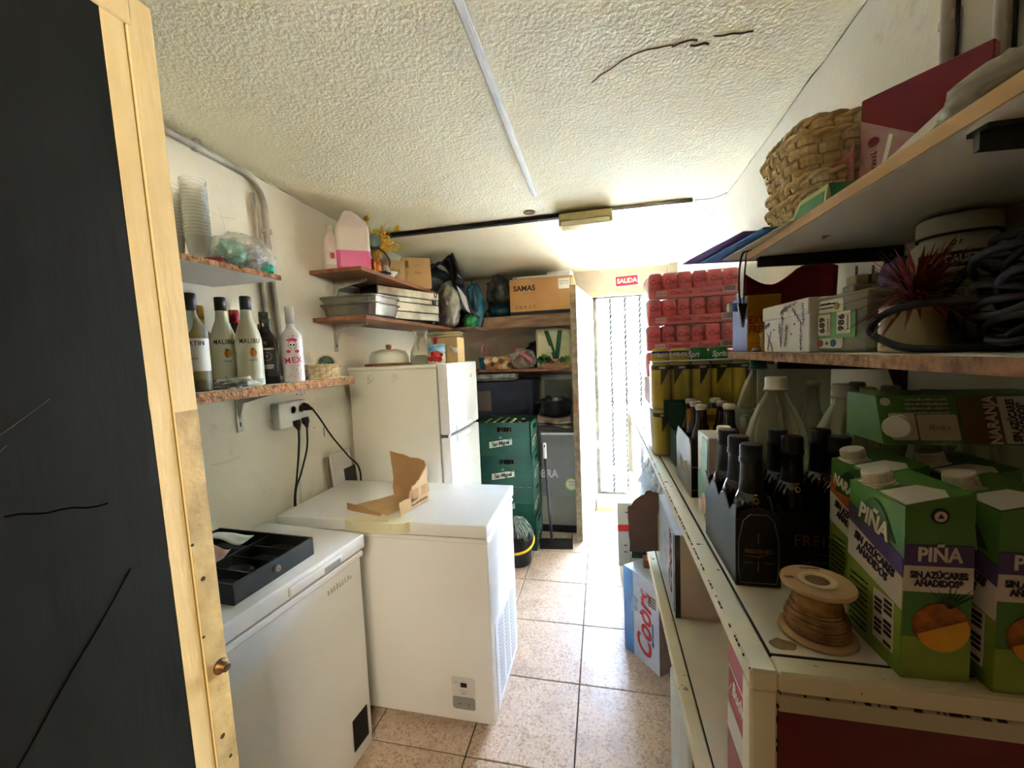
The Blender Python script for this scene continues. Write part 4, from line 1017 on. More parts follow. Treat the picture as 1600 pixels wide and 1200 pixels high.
# lower back shelf
ZE = 1.3525
t = thing('straw_cup', 'teal cup with pink looped straws on the back shelf', 'cup', (-1.03, 3.47, ZE))
G().lathe([(.026,0),(.032,.11)], 16).build('cup', mat('teal_cup', (40,124,140), .35), t)
for k, (dx, dy) in enumerate(((.05,.0),(.07,.01),(.03,-.01))): G().tube(bezier([(-.01+k*.01,dy,.09),(.0,dy,.20),(.02+dx*.4,dy,.245),(dx,dy,.20),(dx+.004,dy,.10)], 8), .003, 6).build('straw', mat('pink_straw', (196,120,130), .4), t)
t = carton('patterned_box', 'floral patterned gift box beside the straw cup', -.88, 3.48, ZE, .23, .12, .115, 0, mat('floral_pattern', (196,158,112), .6, 0, (116,78,44), 22, .5, detail=1.5), False)
for k in range(9): patch('flower_print', disc(RND.uniform(.012,.026), 9), mat(('flower_a','flower_b','flower_c')[k % 3], ((210,190,160),(180,110,50),(92,66,44))[k % 3], .6), t, (-.10+.026*k, -.0606, RND.uniform(.025,.09)))
t = thing('pink_lantern', 'pink paper lantern wrapped in clear plastic', 'decoration', (-.655, 3.46, ZE))
g = G(); g.grid(lambda u, v: (-.07+.15*v+.01*math.sin(5*u), -.02+.05*u, .155-.11*v+.03*math.sin(PI*u)), 8, 8); g.build('paper', mat('pink_paper_lantern', (206,72,122), .6), t, solid=.01)
crumple(.115, .10, .095, 21, .2, 4, 28).build('plastic_wrap', clear('crinkle_wrap', (245,240,240), .16, .1), t)
tag(crumple(.105, .08, .125, 22, .18, 3, 26).build('dark_pouch', mat('dark_brown_pouch', (56,46,40), .5, 0, (34,28,26), 8, bump=.4, bscale=20), None, (-.575, 3.64, ZE)), 'dark pouch standing behind the pink lantern', 'pouch')
t = thing('vegetable_print_bag', 'cream shopping bag printed with vegetables and green handles', 'bag', (-.385, 3.47, ZE))
def bagf(u, v): return (-.15+.29*u, -.03+.012*math.sin(7*u+5*v)-.02*math.sin(PI*v), .325*v+.01*math.sin(4*u))
G().grid(bagf, 12, 10).build('front_sheet', mat('cream_bag', (216,212,178), .6, 0, (200,196,150), 6), t, solid=.004)
G().grid(lambda u, v: Vector(bagf(u, v))+Vector((0,.12-.07*v,0)), 10, 8).build('back_sheet', mat('cream_bag', (216,212,178), .6), t, solid=.004)
M_HGRN = mat('handle_green', (28,92,44), .6)
for x0, x1 in ((-.06,.01),(.055,.02)):
    G().grid(lambda u, v: (x0+(x1-x0)*v-.018+.036*u, -.062+.004*math.sin(3*v), .31-.235*v), 3, 8).build('handle', M_HGRN, t, solid=.003)
for (x, z, r, m_) in ((-.115,.07,.032,'leaf_print'),(-.085,.085,.034,'leaf_print2'),(-.05,.075,.026,'leaf_print'),(.07,.062,.03,'leaf_print'),(.105,.070,.03,'leaf_print2'),(-.03,.055,.022,'radish_print'),(.03,.052,.02,'onion_print'),(-.01,.04,.02,'radish_print')):
    rgb = {'leaf_print':(58,112,52),'leaf_print2':(112,166,60),'radish_print':(176,70,76),'onion_print':(206,150,100)}[m_]
    pts = [(r*(1+.22*math.sin(5*q))*math.cos(q*2*PI/18), r*(1+.2*math.cos(4*q))*math.sin(q*2*PI/18)) for q in range(18)]
    patch('vegetable_print', pts, mat(m_, rgb, .6, 0, tuple(v*.7 for v in rgb), 40), t, (x, -.066, z), FRONT, .002)
g = G().prism([(-.10,0),(.125,0),(.125,.045),(-.085,.040)], -.002, .002); g.build('basket_print', mat('basket_print', (190,150,100), .6, 0, (150,110,66), 50), t, (0,-.068,.0), FRONT)
for (x, z) in ((-.10,.2),(.09,.16),(.1,.24)): patch('pale_print', disc(.022, 12), mat('pale_green_print', (204,208,150), .6), t, (x, -.056, z), FRONT, .002)
# ---- storage boxes, aluminium tray, cabinet, pot and blanket
M_NAVY = mat('navy_storage', (30,36,54), .45, 0, (20,24,38), 5)
for k in range(3):
    t = thing('storage_box', ('lowest', 'middle', 'top')[k]+' navy plastic storage box stacked behind the beer crates', 'storage box', (-.832, 3.56, .421*k))
    loft([sect(.50,.40,0,.02), sect(.54,.43,.38,.02)], M_NAVY, 'tub', t)
    loft([sect(.555,.445,.38,.02), sect(.555,.445,.405,.02), sect(.53,.42,.418,.02)], M_NAVY, 'lid', t)
    if k == 2:
        pn = patch('brown_panel', rect(.13,.17), mat('brown_grille', (92,78,68), .7), t, (-.165,-.213,.245))
        for q in range(9): G().box(-.06,.06,-.075+.018*q,-.072+.018*q,.0006,.002).build('grille_line', mat('brown_grille_dark', (64,54,48), .7), pn)
        for q in range(7): G().box(.14,.20,-.2125,-.207,.17+.022*q,.178+.022*q).build('rib', M_NAVY, t)
t = thing('foil_tray', 'crimped aluminium tray holding a black container', 'tray', (-.865, 3.385, 1.2645))
n_ = 60
def crimp(w_, d_, z_, amp): 
    return [(x*(1+amp*(k % 2)), y*(1+amp*(k % 2)), z_) for k, (x, y, _) in enumerate([(p.x, p.y, 0) for p in [Vector(q) for q in sect(w_, d_, 0, .04)] for _r in range(3)])]
def ringpts(w_, d_, z_, amp, n=72):
    out = []
    for i in range(n):
        a = 2*PI*i/n; k = 1./((abs(math.cos(a))**6+abs(math.sin(a))**6)**(1/6)); q = 1+amp*(1 if i % 2 else 0)
        out.append((w_/2*k*math.cos(a)*q, d_/2*k*math.sin(a)*q, z_))
    return out
M_ALU = mat('aluminium_foil', (180,176,168), .3, .9, (130,126,118), 14)
loft([ringpts(.33,.22,.0,0), ringpts(.34,.23,.012,.0), ringpts(.36,.25,.022,.014), ringpts(.38,.27,.056,.02), ringpts(.40,.28,.060,0), ringpts(.385,.27,.058,0), ringpts(.32,.21,.004,0)], M_ALU, 'tray', t)
loft([sect(.30,.18,.010,.02), sect(.32,.20,.070,.02)], M_BPL, 'black_container', t)
M_CAB = mat('grey_cabinet', (112,112,102), .5, .1, (100,100,90), 4)
t = thing('metal_cabinet', 'low grey cabinet hidden behind the leaning sheets', 'cabinet', (-.388, 3.50, 0))
G().box(-.145,.145,-.16,.16,.02,.86,.004).build('carcass', M_CAB, t); G().box(-.14,.14,-.165,-.16,.04,.84,.003).build('door', M_CAB, t)
for x in (-.12,.12): G().box(x-.015,x+.015,-.14,.14,0,.02).build('foot', M_BPL, t)
M_BLNK = mat('grey_blanket', (150,140,124), .95, 0, (96,88,76), 12, bump=.6, bscale=50)
t = thing('folded_blanket', 'folded grey blanket under the black pot', 'blanket', (-.395, 3.46, .878))
for k in range(2):
    G().grid(lambda u, v, k=k: (-.155+.31*u, -.17+.30*v, .026+.024*k+.012*math.sin(5*u+2*k)+(.0 if .1 < v < .95 else -.02)), 14, 10).build('fold', M_BLNK, t, solid=.022)
M_POT = mat('black_pot_enamel', (26,30,32), .3, .2, (38,42,44), 6)
t = thing('black_pot', 'wide black pot filled with odds and ends on the blanket', 'pot', (-.392, 3.46, .952))
G().lathe([(.115,0),(.128,.01),(.135,.12),(.142,.125),(.142,.13),(.130,.128),(.12,.02)], 28).build('pot_body', M_POT, t)
for s in (-1, 1): G().tube(bezier([(s*.136,-.03,.10),(s*.170,-.02,.105),(s*.170,.02,.105),(s*.136,.03,.10)], 6), .006, 8).build('handle', M_POT, t)
for k in range(7): crumple(.03, .03, .03, 40+k, .3).build('crumpled_piece', mat(('foil_dull','dark_scrap')[k % 2], ((150,146,136),(50,48,46))[k % 2], .5, .3*(1-k % 2)), t, (RND.uniform(-.07,.07), RND.uniform(-.07,.05), .10))
t = thing('pale_frame', 'pale framed panel standing against the back wall behind the pot', 'frame', (-.40, 3.765, .90), rot=(math.radians(-3), 0, 0))
G().box(-.15,.15,-.01,.01,0,.38,.002).build('border', mat('pale_grey_frame', (190,196,186), .5), t); patch('panel_face', rect(.25,.26), mat('grey_green_panel', (128,142,128), .4), t, (0,-.0108,.20))
# leaning sheets with letters
M_SHEET = mat('grey_sheet_metal', (124,126,120), .42, .35, (112,114,108), 3)
t = thing('metal_sheet', 'grey metal sheet with white letters and a round green sticker', 'sheet', (-.350, 3.235, .305), rot=(math.radians(-5.5), 0, 0))
G().box(-.150,.150,-.004,.004,0,.52,.001).build('sheet', M_SHEET, t); G().box(-.150,.150,-.008,.004,.505,.522,.001).build('folded_top', mat('bright_edge', (196,200,200), .3, .6), t)
text('OBRA', .088, mat('letter_pale', (206,206,200), .6), t, (-.118, -.0052, .185), FRONT, bold=.03, sx=.85)
st_ = patch('sticker', disc(.052, 28), mat('lime_green', (140,200,60), .5), t, (.092,-.0052,.105)); patch('sticker_face', disc(.043, 28), M_LBL, st_, (0,0,.001), UP)
marks(.05, .010, 6, mat('lime_dark', (60,110,40), .5), st_, (0,-.002,.002), UP, 41)
for (x, y) in ((-.018,.02),(0,.022),(.018,.02)): patch('sticker_dot', disc(.005, 8), mat('lime_dark', (60,110,40), .5), st_, (x,y,.0022), UP)
t = thing('lower_metal_sheet', 'plain grey board behind and below the lettered sheet', 'sheet', (-.365, 3.255, .0), rot=(math.radians(-2), 0, 0))
G().box(-.145,.145,-.004,.004,.06,.50,.001).build('sheet', mat('grey_board', (142,142,132), .6), t); G().box(-.145,.145,-.006,.006,0,.06,.001).build('foot_rail', M_BPL, t)
# long handled dustpan
t = thing('dustpan', 'black long-handled dustpan with a white grip', 'dustpan', (-.375, 3.04, 0), math.radians(6))
g = G(); g.box(-.125,.125,-.09,.085,0,.006,.002); g.build('pan_floor', M_BPL, t)
G().prism([(-.125,-.085),(.125,-.085),(.125,-.079),(-.125,-.079)], .004, .07).build('pan_wall', M_BPL, t)
for s in (-1, 1): G().prism([(-.085,0),(.085,0),(.085,.012),(-.04,.10),(-.085,.10)], -.003, .003, Matrix.Translation((s*.122,0,.003)) @ Matrix.Rotation(PI/2, 4, 'Z') @ RX).build('pan_side', M_BPL, t)
G().tube([(-.03,-.06,.03),(-.048,-.055,.40),(-.062,-.05,.70)], .011, 10).build('stick', mat('dark_blue_stick', (46,46,58), .35), t)
gp = G().lathe([(.013,0),(.014,.01),(.013,.11),(.010,.118)], 14).build('grip', M_PVC, t, (-.062,-.05,.69)); G().box(-.004,.004,-.0148,-.012,.085,.105,.0015).build('hang_hole', BLACK, gp)
# mop bucket
t = thing('mop_bucket', 'black bucket with a yellow handle and a mop head in it', 'bucket', (-.615, 2.735, 0))
G().lathe([(.088,0),(.092,.004),(.112,.20),(.12,.205),(.12,.222),(.114,.222),(.109,.205),(.09,.01)], 30).build('pail', M_BPL, t)
G().tube([(.119*math.cos(a*PI/18), -.012+.119*math.sin(a*PI/18)*.99, .165+.045*math.sin(a*PI/18)) for a in range(-20, 4)], .009, 8).build('handle', mat('yellow_plastic', (232,186,40), .4), t)
R_ = random.Random(9); g = G()
for k in range(150):
    a = R_.uniform(0, 2*PI); r = R_.uniform(.03, .12)
    g.tube(bezier([(.01*math.cos(a), .01*math.sin(a), .315+R_.uniform(-.01,.01)), (r*.6*math.cos(a), r*.6*math.sin(a), .30+R_.uniform(-.01,.012)), (r*math.cos(a+.15), r*math.sin(a+.15), .25), (r*.98*math.cos(a+.2), r*.98*math.sin(a+.2), .20)], 4), .0042, 4)
g.build('mop_strands', mat('mop_grey', (176,184,172), .9, 0, (92,112,108), 30), t)
# ---- beer crates
M_CRATE = mat('crate_green', (22,84,68), .42, 0, (16,66,54), 4)
M_CRATED = mat('crate_inner', (14,46,38), .6)
M_GREENB = mat('brown_bottle_glass', (52,34,18), .12, spec=.6); M_CROWN = mat('crown_cap_gold', (196,176,110), .3, .7); M_CROWNW = mat('crown_cap_white', (226,224,214), .35)
bot33 = [(.027,0),(.0295,.004),(.0295,.125),(.024,.150),(.0145,.175),(.0125,.215),(.0135,.222)]
def crate(label, z, dx, dy, rz):
    t = thing('beer_crate', label, 'crate', (-.72+dx, 3.08+dy, z), rz, 'green beer crates')
    w, d, h = .40, .36, .243; e = .008
    # walls with a slotted hand hole in the front and side
    g = G(); hw, hz0, hz1 = .055, .172, .207
    g.box(-w/2, w/2, -d/2, -d/2+e, 0, hz0); g.box(-w/2, w/2, -d/2, -d/2+e, hz1, h); g.box(-w/2, -hw, -d/2, -d/2+e, hz0, hz1); g.box(hw, w/2, -d/2, -d/2+e, hz0, hz1)
    g.build('front_wall', M_CRATE, t)
    g = G(); g.box(w/2-e, w/2, -d/2, d/2, 0, hz0); g.box(w/2-e, w/2, -d/2, d/2, hz1, h); g.box(w/2-e, w/2, -d/2, -.06, hz0, hz1); g.box(w/2-e, w/2, .06, d/2, hz0, hz1)
    g.build('side_wall', M_CRATE, t)
    G().box(-w/2, -w/2+e, -d/2, d/2, 0, h).build('side_wall', M_CRATE, t); G().box(-w/2, w/2, d/2-e, d/2, 0, h).build('rear_wall', M_CRATE, t)
    G().box(-w/2+e, w/2-e, -d/2+e, d/2-e, .0, .008).build('base', M_CRATED, t)
    g = G()
    for k in range(1, 6): g.box(-w/2+k*w/6-.0015, -w/2+k*w/6+.0015, -d/2+e, d/2-e, .008, .12)
    for k in range(1, 5): g.box(-w/2+e, w/2-e, -d/2+k*d/5-.0015, -d/2+k*d/5+.0015, .008, .12)
    g.build('divider_grid', M_CRATED, t)
    G().box(-w/2-.003, w/2+.003, -d/2-.003, d/2+.003, .118, .124).build('belt_rib', M_CRATE, t)
    for (px_, rot, L_) in (((-.03,-d/2-.0012,.085), FRONT, 1), ((w/2+.0012,-.02,.085), RIGHT, 1)):
        pl = patch('name_plate', [(-.088,-.036),(.088,-.006),(.088,.042),(-.088,.010)], mat('plate_white', (216,216,204), .5), t, px_, rot, .001)
        text('San Miguel', .043, mat('plate_black', (26,34,32), .5), pl, (0,.002,.0012), UP, bold=.03, sx=.82, roll=math.radians(9.8), shear=.15, space=.9)
        patch('crest', [(-.010,0),(.010,.003),(.012,.016),(.004,.013),(.001,.022),(-.004,.012),(-.012,.013)], mat('crest_pale', (120,158,140), .5), t, (px_[0] if rot == FRONT else px_[0], px_[1] if rot == FRONT else px_[1], px_[2]+.036), rot, .001)
    return t
bme = G().lathe(bot33, 12).mesh('bottle'); cme = G().lathe([(.0145,.216),(.0145,.222),(.012,.2245)], 12).mesh('crown_cap')
labs = ('bottom', 'third', 'second', 'top')
for k in range(4):
    c_ = crate(labs[k]+' green beer crate of the stack beside the refrigerator', .2445*k, (.012,.004,.006,.0)[k], (.004,.0,.004,.0)[k], math.radians((1,-.6,.5,0)[k]))
    for i in range(6):
        for j in range(5):
            if k < 3 and j > 0: continue
            if k == 3 and ((i, j) in ((5,3),(4,4),(5,4),(0,4),(4,2),(5,2),(3,4))): continue
            b_ = thing('beer_bottle', 'capped brown beer bottle in the %s green crate' % labs[k], 'bottle', (c_.location.x-.2+.4*(i+.5)/6, c_.location.y-.18+.36*(j+.5)/5, .2445*k+.0085), 0, 'beer bottles in the green crates')
            put('glass', bme, M_GREENB, b_); put('crown_cap', cme, M_CROWN if k == 3 else M_CROWNW, b_)
# ---- exit: gate, sign, leaning strip
M_IRON = mat('gate_iron', (112,108,88), .55, .3, (80,78,64), 10); M_IRONW = mat('gate_iron_dark', (70,72,72), .5, .4)
t = thing('iron_gate', 'iron gate with twisted bars closing the exit doorway', 'gate', (0, YB+.055, 0))
G().box(-.066,-.030,-.02,.02,.145,1.965,.002).build('frame_post', M_IRON, t); G().box(.575,.61,-.02,.02,.145,1.965,.002).build('frame_post', M_IRON, t)
G().box(-.066,.61,-.02,.02,.125,.155,.002).build('bottom_rail', M_IRON, t); G().box(-.066,.61,-.02,.02,1.95,1.975,.002).build('top_rail', M_IRON, t)
for z in (1.005, 1.105): G().box(-.03,.575,-.006,.006,z-.006,z+.006).build('cross_rail', M_IRONW, t)
for k in range(4):
    x = .092+.128*k
    def tw(u, v, x=x):
        a = 2*PI*u+v*60; r = .0072*(1.25 if int(u*4+.01) % 1 == 0 else 1)
        return (x+1.45*r*math.cos(a)*(1+.25*math.cos(4*(2*PI*u))), 1.45*r*math.sin(a)*(1+.25*math.cos(4*(2*PI*u))), .15+1.81*v)
    G().grid(tw, 8, 150, False, None, True).build('twisted_bar', M_IRONW, t)
G().box(-.045,-.028,-.045,-.02,1.03,1.09,.002).build('lock_case', M_IRON, t)
G().tube(bezier([(-.03,-.04,1.055),(.01,-.06,1.05),(.035,-.06,1.065),(.07,-.06,1.08)], 8), .007, 8).build('lever_handle', M_IRONW, t); G().lathe([(.010,0),(.010,.012)], 10, (0,0,0)).build('lever_knob', M_IRONW, t, (.07,-.06,1.078))
t = thing('exit_sign', 'red exit sign with white lettering on the back wall', 'sign', (.241, YB-.004, 2.088), rot=(0, math.radians(-1.5), 0))
G().box(-.102,.104,-.002,.003,-.050,.050,.001).build('white_backing', WHITE, t)
patch('red_face', rect(.188,.084), mat('sign_red', (198,12,16), .4), t, (-.004,-.0026,.0))
text('SALIDA', .056, WHITE, t, (-.002,-.0036,0), FRONT, bold=.03, sx=.92)
t = thing('leaning_profile', 'pale metal strip leaning across the exit doorway', 'strip', (0,0,0))
a, b = Vector((-.06, YB-.085, .66)), Vector((.30, YB-.075, .012))
d_ = (b-a); L_ = d_.length
q = d_.to_track_quat('Z', 'Y').to_euler()
g = G(); g.box(-.028,.028,-.012,.012,0,L_,.002); o = g.build('strip_body', mat('pale_green_metal', (168,178,162), .4, .2), t, a, q); G().box(-.014,.014,-.0135,-.011,.01,L_-.01).build('groove', mat('groove_grey', (150,160,148), .4), t, a, q)
# ================================================================== DRINKS COUNTER ON THE RIGHT
ZT, ZS, XE, YN, YE = 1.098, .655, .165, .505, 2.85
def chipped():
    m = mat('chipped_cream_paint', (230,221,186), .5, 0, (220,209,170), 3.5, .5, .1, 40)
    nt = m.node_tree; b = nt.nodes['Principled BSDF']; tc = nt.nodes['Texture Coordinate']
    n = nt.nodes.new('ShaderNodeTexNoise'); n.inputs['Scale'].default_value = 38; n.inputs['Detail'].default_value = 5; n.inputs['Roughness'].default_value = .6
    nt.links.new(tc.outputs['Object'], n.inputs['Vector'])
    r = nt.nodes.new('ShaderNodeValToRGB'); r.color_ramp.elements[0].position = .655; r.color_ramp.elements[1].position = .675
    nt.links.new(n.outputs['Fac'], r.inputs[0])
    mx = nt.nodes.new('ShaderNodeMixRGB'); mx.inputs[2].default_value = lin((64,50,34))
    old = b.inputs['Base Color'].links[0].from_socket
    nt.links.new(r.outputs[0], mx.inputs[0]); nt.links.new(old, mx.inputs[1]); nt.links.new(mx.outputs[0], b.inputs['Base Color'])
    return m
M_CREAM = chipped()
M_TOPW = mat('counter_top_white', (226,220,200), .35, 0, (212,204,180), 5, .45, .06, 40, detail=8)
M_GAP = mat('dark_gap', (40,32,24), .9)
ct = thing('counter', 'cream painted drinks counter with chipped metal edging and open lower shelf', 'counter', (XE, YN, 0))
D_, L_ = XR-XE-.002, YE-YN
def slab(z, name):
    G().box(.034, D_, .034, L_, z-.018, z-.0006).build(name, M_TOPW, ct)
    for (x0, x1, y0, y1, nm) in ((0,.031,0,L_,'side_trim'), (.031,D_,0,.031,'end_trim')):
        G().box(x0, x1, y0, y1, z-.026, z, .003).build(nm, M_CREAM, ct)
    G().box(.031, .034, .031, L_, z-.02, z-.0012).build('trim_gap', M_GAP, ct); G().box(.031, D_, .031, .034, z-.02, z-.0012).build('trim_gap', M_GAP, ct)
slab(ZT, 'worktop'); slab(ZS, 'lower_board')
for (x, y) in ((0,0),(0,L_-.03),(D_-.03,0),(D_-.03,L_-.03),(0,1.45)):
    if (x, y) == (0, 1.45): continue
    G().box(x, x+.03, y, y+.03, 0, ZT-.024, .003).build('post', M_CREAM, ct)
G().box(.03, D_-.03, 0, .008, ZT-.050, ZT-.026, .002).build('end_apron', mat('cream_paint_dull', (196,186,156), .55, 0, (176,164,130), 5), ct)
R_ = random.Random(3)
for k in range(170):   # nicks where the paint has gone along the edges
    y = R_.uniform(0, L_*.8); s_ = R_.uniform(.0006, .0028)
    G().box(-.0006, .0012, y, y+s_*R_.uniform(.6,3), ZT-.0022, ZT-.0002).build('paint_nick', M_GAP, ct)
for k in range(46):
    x = R_.uniform(.03, D_); s_ = R_.uniform(.001, .006)*R_.random(); G().box(x, x+s_*2.5+.001, -.0006, .002, ZT-.0265-s_*.4, ZT-.0255).build('paint_nick', M_GAP, ct)
for k in range(14):
    z = ZT-.03-k*.022-R_.uniform(0,.015); G().box(.0285, .0306, -.0006, .003, z, z+R_.uniform(.001,.007)).build('paint_nick', M_GAP, ct)
G().box(.03, D_-.03, .016, .020, .62, ZT-.03).build('end_board', mat('dark_red_board', (112,14,18), .45, 0, (96,10,14), 5), ct)
pts = [(.016*(1+.3*noise.noise(Vector((q*.9,0,0))))*math.cos(q*PI/9), .010*(1+.4*noise.noise(Vector((q*.9,5,0))))*math.sin(q*PI/9)) for q in range(18)]
patch('brown_stain', pts, mat('stain_brown', (150,126,84), .6), ct, (.055, .052, ZT-.0004), UP, .0004)

# ---- juice cartons
M_GRN = mat('carton_green', (84,130,54), .38, 0, (66,112,42), 5)
M_GRNL = mat('carton_lime', (150,170,66), .38, 0, (110,136,44), 6)
M_PUR = mat('carton_purple', (84,66,120), .4); M_ORG = mat('carton_orange', (178,84,38), .4); M_CWH = mat('carton_white', (214,206,190), .45)
M_CAP = mat('cap_white', (228,222,204), .4); M_INK = mat('carton_ink', (40,34,52), .5)
M_PINE = mat('pineapple_skin', (178,104,28), .5, 0, (110,56,14), 55, .5, detail=2); M_PFL = mat('pineapple_flesh', (226,164,40), .5, 0, (214,148,30), 30); M_PLEAF = mat('pineapple_leaf', (40,84,40), .5)
CW, CD, CH = .066, .096, .216
def juice(name, label, loc, rot, word, stripe, fruit='pine'):
    """slim litre carton; local front = -y (narrow side), left = -x (main side), slant top falling to the left"""
    t = thing(name, label, 'carton', loc, rot=rot)
    w, d, h = CW/2, CD/2, CH
    G().hexa([(-w,-d,0),(w,-d,0),(w,d,0),(-w,d,0)], [(-w,-d,h-.016),(w,-d,h),(w,d,h),(-w,d,h-.016)]).build('body', M_GRN, t)
    e = .0004
    # main side
    lo = patch('lower_print', [(-d,0),(d,0),(d,.085),(-d,.105)], M_GRNL, t, (-w-e,0,0), LEFT, e)
    patch('white_band', [(-d,.100),(d,.080),(d,.118),(-d,.148)], M_CWH, t, (-w-e,0,0), LEFT, e*1.6)
    patch('colour_band', [(-d,.148),(d,.118),(d,.140),(-d,.172)], stripe, t, (-w-e,0,0), LEFT, e*1.6)
    arch = [(-.036+.072*q/12, .148+.040*math.sin(PI*q/12)) for q in range(13)]
    patch('arch', arch, mat('carton_green_dark', (44,80,28), .4), t, (-w-e,0,.004), LEFT, e*2.2)
    text(word, .030 if len(word) < 6 else .022, M_CWH, t, (-w-e*4, 0, .163), LEFT, bold=.03, roll=-.22, sx=.8)
    text('SIN AZÚCARES\nAÑADIDOS', .0150, M_INK, t, (-w-e*4, 0, .117), LEFT, bold=.03, roll=-.24, sx=.72)
    tb = patch('nutrition_table', rect(.034,.062), M_CWH, t, (-w-e, -.020, .050), LEFT, e*1.8)
    for r in range(9):
        for c_ in range(2):
            if (r*3+c_) % 4: patch('table_row', rect(.012,.0042), M_INK, tb, (-.008+.016*c_, -.026+.0065*r, .001), UP, .0003)
    for r in range(9): marks(.034, .0022, 16, M_INK, t, (-w-e*3, .024, .014+.008*r), LEFT, 60+r, 'small_print')
    # narrow front side
    patch('colour_band', rect(CW,.030), stripe, t, (0,-d-e,.142), FRONT, e)
    patch('white_band', rect(CW,.030), M_CWH, t, (0,-d-e,.118), FRONT, e*1.6)
    patch('lime_print', rect(CW,.050), M_GRNL, t, (0,-d-e,.025), FRONT, e)
    text(word, .0225 if len(word) < 6 else .015, M_CWH, t, (0,-d-e*4,.146), FRONT, bold=.03, sx=.85)
    text('SIN AZÚCARES\nAÑADIDOS*', .0105, M_INK, t, (0,-d-e*4,.118), FRONT, bold=.03, sx=.78)
    if fruit == 'pine':
        patch('pineapple', disc(.0265, 26, 1.05), M_PINE, t, (.004,-d-e,.064), FRONT, e*2)
        sl = [(.0255*math.cos(a), .0255*math.sin(a)) for a in [math.radians(v) for v in range(-168, 22, 12)]]
        patch('pineapple_slice', sl+[(.022,.012),(-.024,-.006)], M_PFL, t, (.006,-d-e,.060), FRONT, e*3)
        for k in range(9):
            a = math.radians(35+14*k); L = .026+.007*math.sin(k*2.1)
            patch('pineapple_leaf', [(-.002,0),(.002,0),(L*math.cos(a), L*math.sin(a))], M_PLEAF, t, (.012,-d-e,.085), FRONT, e*2)
    em = patch('recycling_mark', disc(.0085, 18), M_INK, t, (.0,-d-e,.190), FRONT, e*2); patch('mark_ring', disc(.006, 18), M_CWH, em, (0,0,.0006), UP, e); patch('mark_tri', [(-.003,-.002),(.003,-.002),(0,.003)], M_INK, em, (0,0,.0012), UP, e)
    # slanted top: cap on a white base, white pull tab
    sl_ = math.atan2(.016, CW)
    tp = bpy.data.objects.new('top_panel', None)
    mt = Matrix.Translation((0,0,h-.008)) @ Matrix.Rotation(-sl_, 4, 'Y')
    G().box(-.030,-.002,.006,.040,0,.0012,0,1,mt).build('cap_base', M_CAP, t)
    cap_ = G(); n = 28
    cap_.lathe([(.0165,.001),(.0165,.004),(.0152,.0045),(.0152,.0165),(.0142,.0180)], n, (-.016,.022,0), smooth=False, mtx=mt); co = cap_.build('screw_cap', M_CAP, t)
    rb = G()
    for k in range(24):
        a = 2*PI*k/24; rb.box(-.0004,.0004,-.0006,.0006,.005,.0125, mtx=mt @ Matrix.Translation((-.016+.0153*math.cos(a), .022+.0153*math.sin(a), 0)) @ Matrix.Rotation(a, 4, 'Z'))
    tag(rb.build('cap_ribs', M_CAP, co), kind='stuff')
    G().prism([(-.032,-.046),(.010,-.046),(.018,-.030),(.008,-.004),(-.030,-.002)], .0003, .0012, mt).build('pull_tab', M_CWH, t)
    bpy.data.objects.remove(tp)
    return t
juice('juice_carton', 'pineapple juice carton nearest the wire spool at the counter end', (.357, .570, ZT+.0005), (0,0,math.radians(2)), 'PIÑA', M_PUR)
juice('juice_carton', 'second pineapple juice carton cut off by the right picture edge', (.438, .562, ZT+.0005), (0,0,math.radians(1)), 'PIÑA', M_PUR)
juice('juice_carton', 'orange juice carton standing behind the nearest pineapple carton', (.390, .684, ZT+.0005), (0,0,math.radians(2)), 'NARANJA', M_ORG, 'none')
juice('juice_carton', 'juice carton standing behind the cut-off pineapple carton', (.480, .672, ZT+.0005), (0,0,math.radians(1)), 'PIÑA', M_PUR, 'none')
# lying orange carton: up points to the left, main side to the viewer
t = thing('juice_carton', 'orange juice carton lying across the standing cartons', 'carton', (.385, .700, 1.337), rot=(math.radians(0),0,math.radians(1)))
w, d, h = CH, CD, CW
G().hexa([(0,-d/2+.010,0),(w,-d/2,0),(w,d/2,0),(.0,d/2,0)], [(0,-d/2+.030,h),(w,-d/2+.022,h),(w,d/2,h),(.0,d/2,h)]).build('body', M_GRN, t)
sl = math.atan2(.021, h); fm = Matrix.Rotation(math.radians(2.2), 4, 'Z')
def onf(x, z, o=.0008): return (x, -d/2+.010-.010*x/w+.0205*z/h-o, z)
FR = (PI/2-sl, 0, -.046)
patch('brown_band', rect(.050,.064), mat('carton_brown', (116,78,36), .45, 0, (86,88,34), 12), t, onf(.118,.033), FR, .0004)
patch('white_band', [(-.020,-.032),(.012,-.032),(.019,-.012),(.020,.010),(.014,.032),(-.020,.032)], M_CWH, t, onf(.157,.033,.0012), FR, .0004)
text('NARANJA', .0175, M_CWH, t, onf(.127,.033,.0022), FR, bold=.03, roll=PI/2, sx=.85)
text('SIN AZÚCARES\nAÑADIDOS*', .0118, M_INK, t, onf(.155,.033,.0022), FR, bold=.03, roll=PI/2, sx=.72)
patch('white_tab', rrect(.046,.036,.003), M_CWH, t, onf(.066,.023,.0014), FR, .0006); marks(.024,.008,6,mat('pale_ink', (170,160,140), .6), t, onf(.068,.024,.0024), FR, 71)
cb2 = patch('cap_base', rrect(.030,.038,.003), M_CAP, t, onf(.026,.024,.0014), FR, .0008)
g = G().lathe([(.0165,.0),(.0165,.004),(.0152,.0045),(.0152,.024),(.0140,.0255)], 26, smooth=False); g.build('screw_cap', M_CAP, t, onf(.022,.024,.001), (PI/2-.1, 0, -.70))
lf = G().box(.002,w,-.0004,.0004,-.0006,.0006); lf.build('fold_line', M_GRNL, t, (0,-d/2+.026,h-.012))
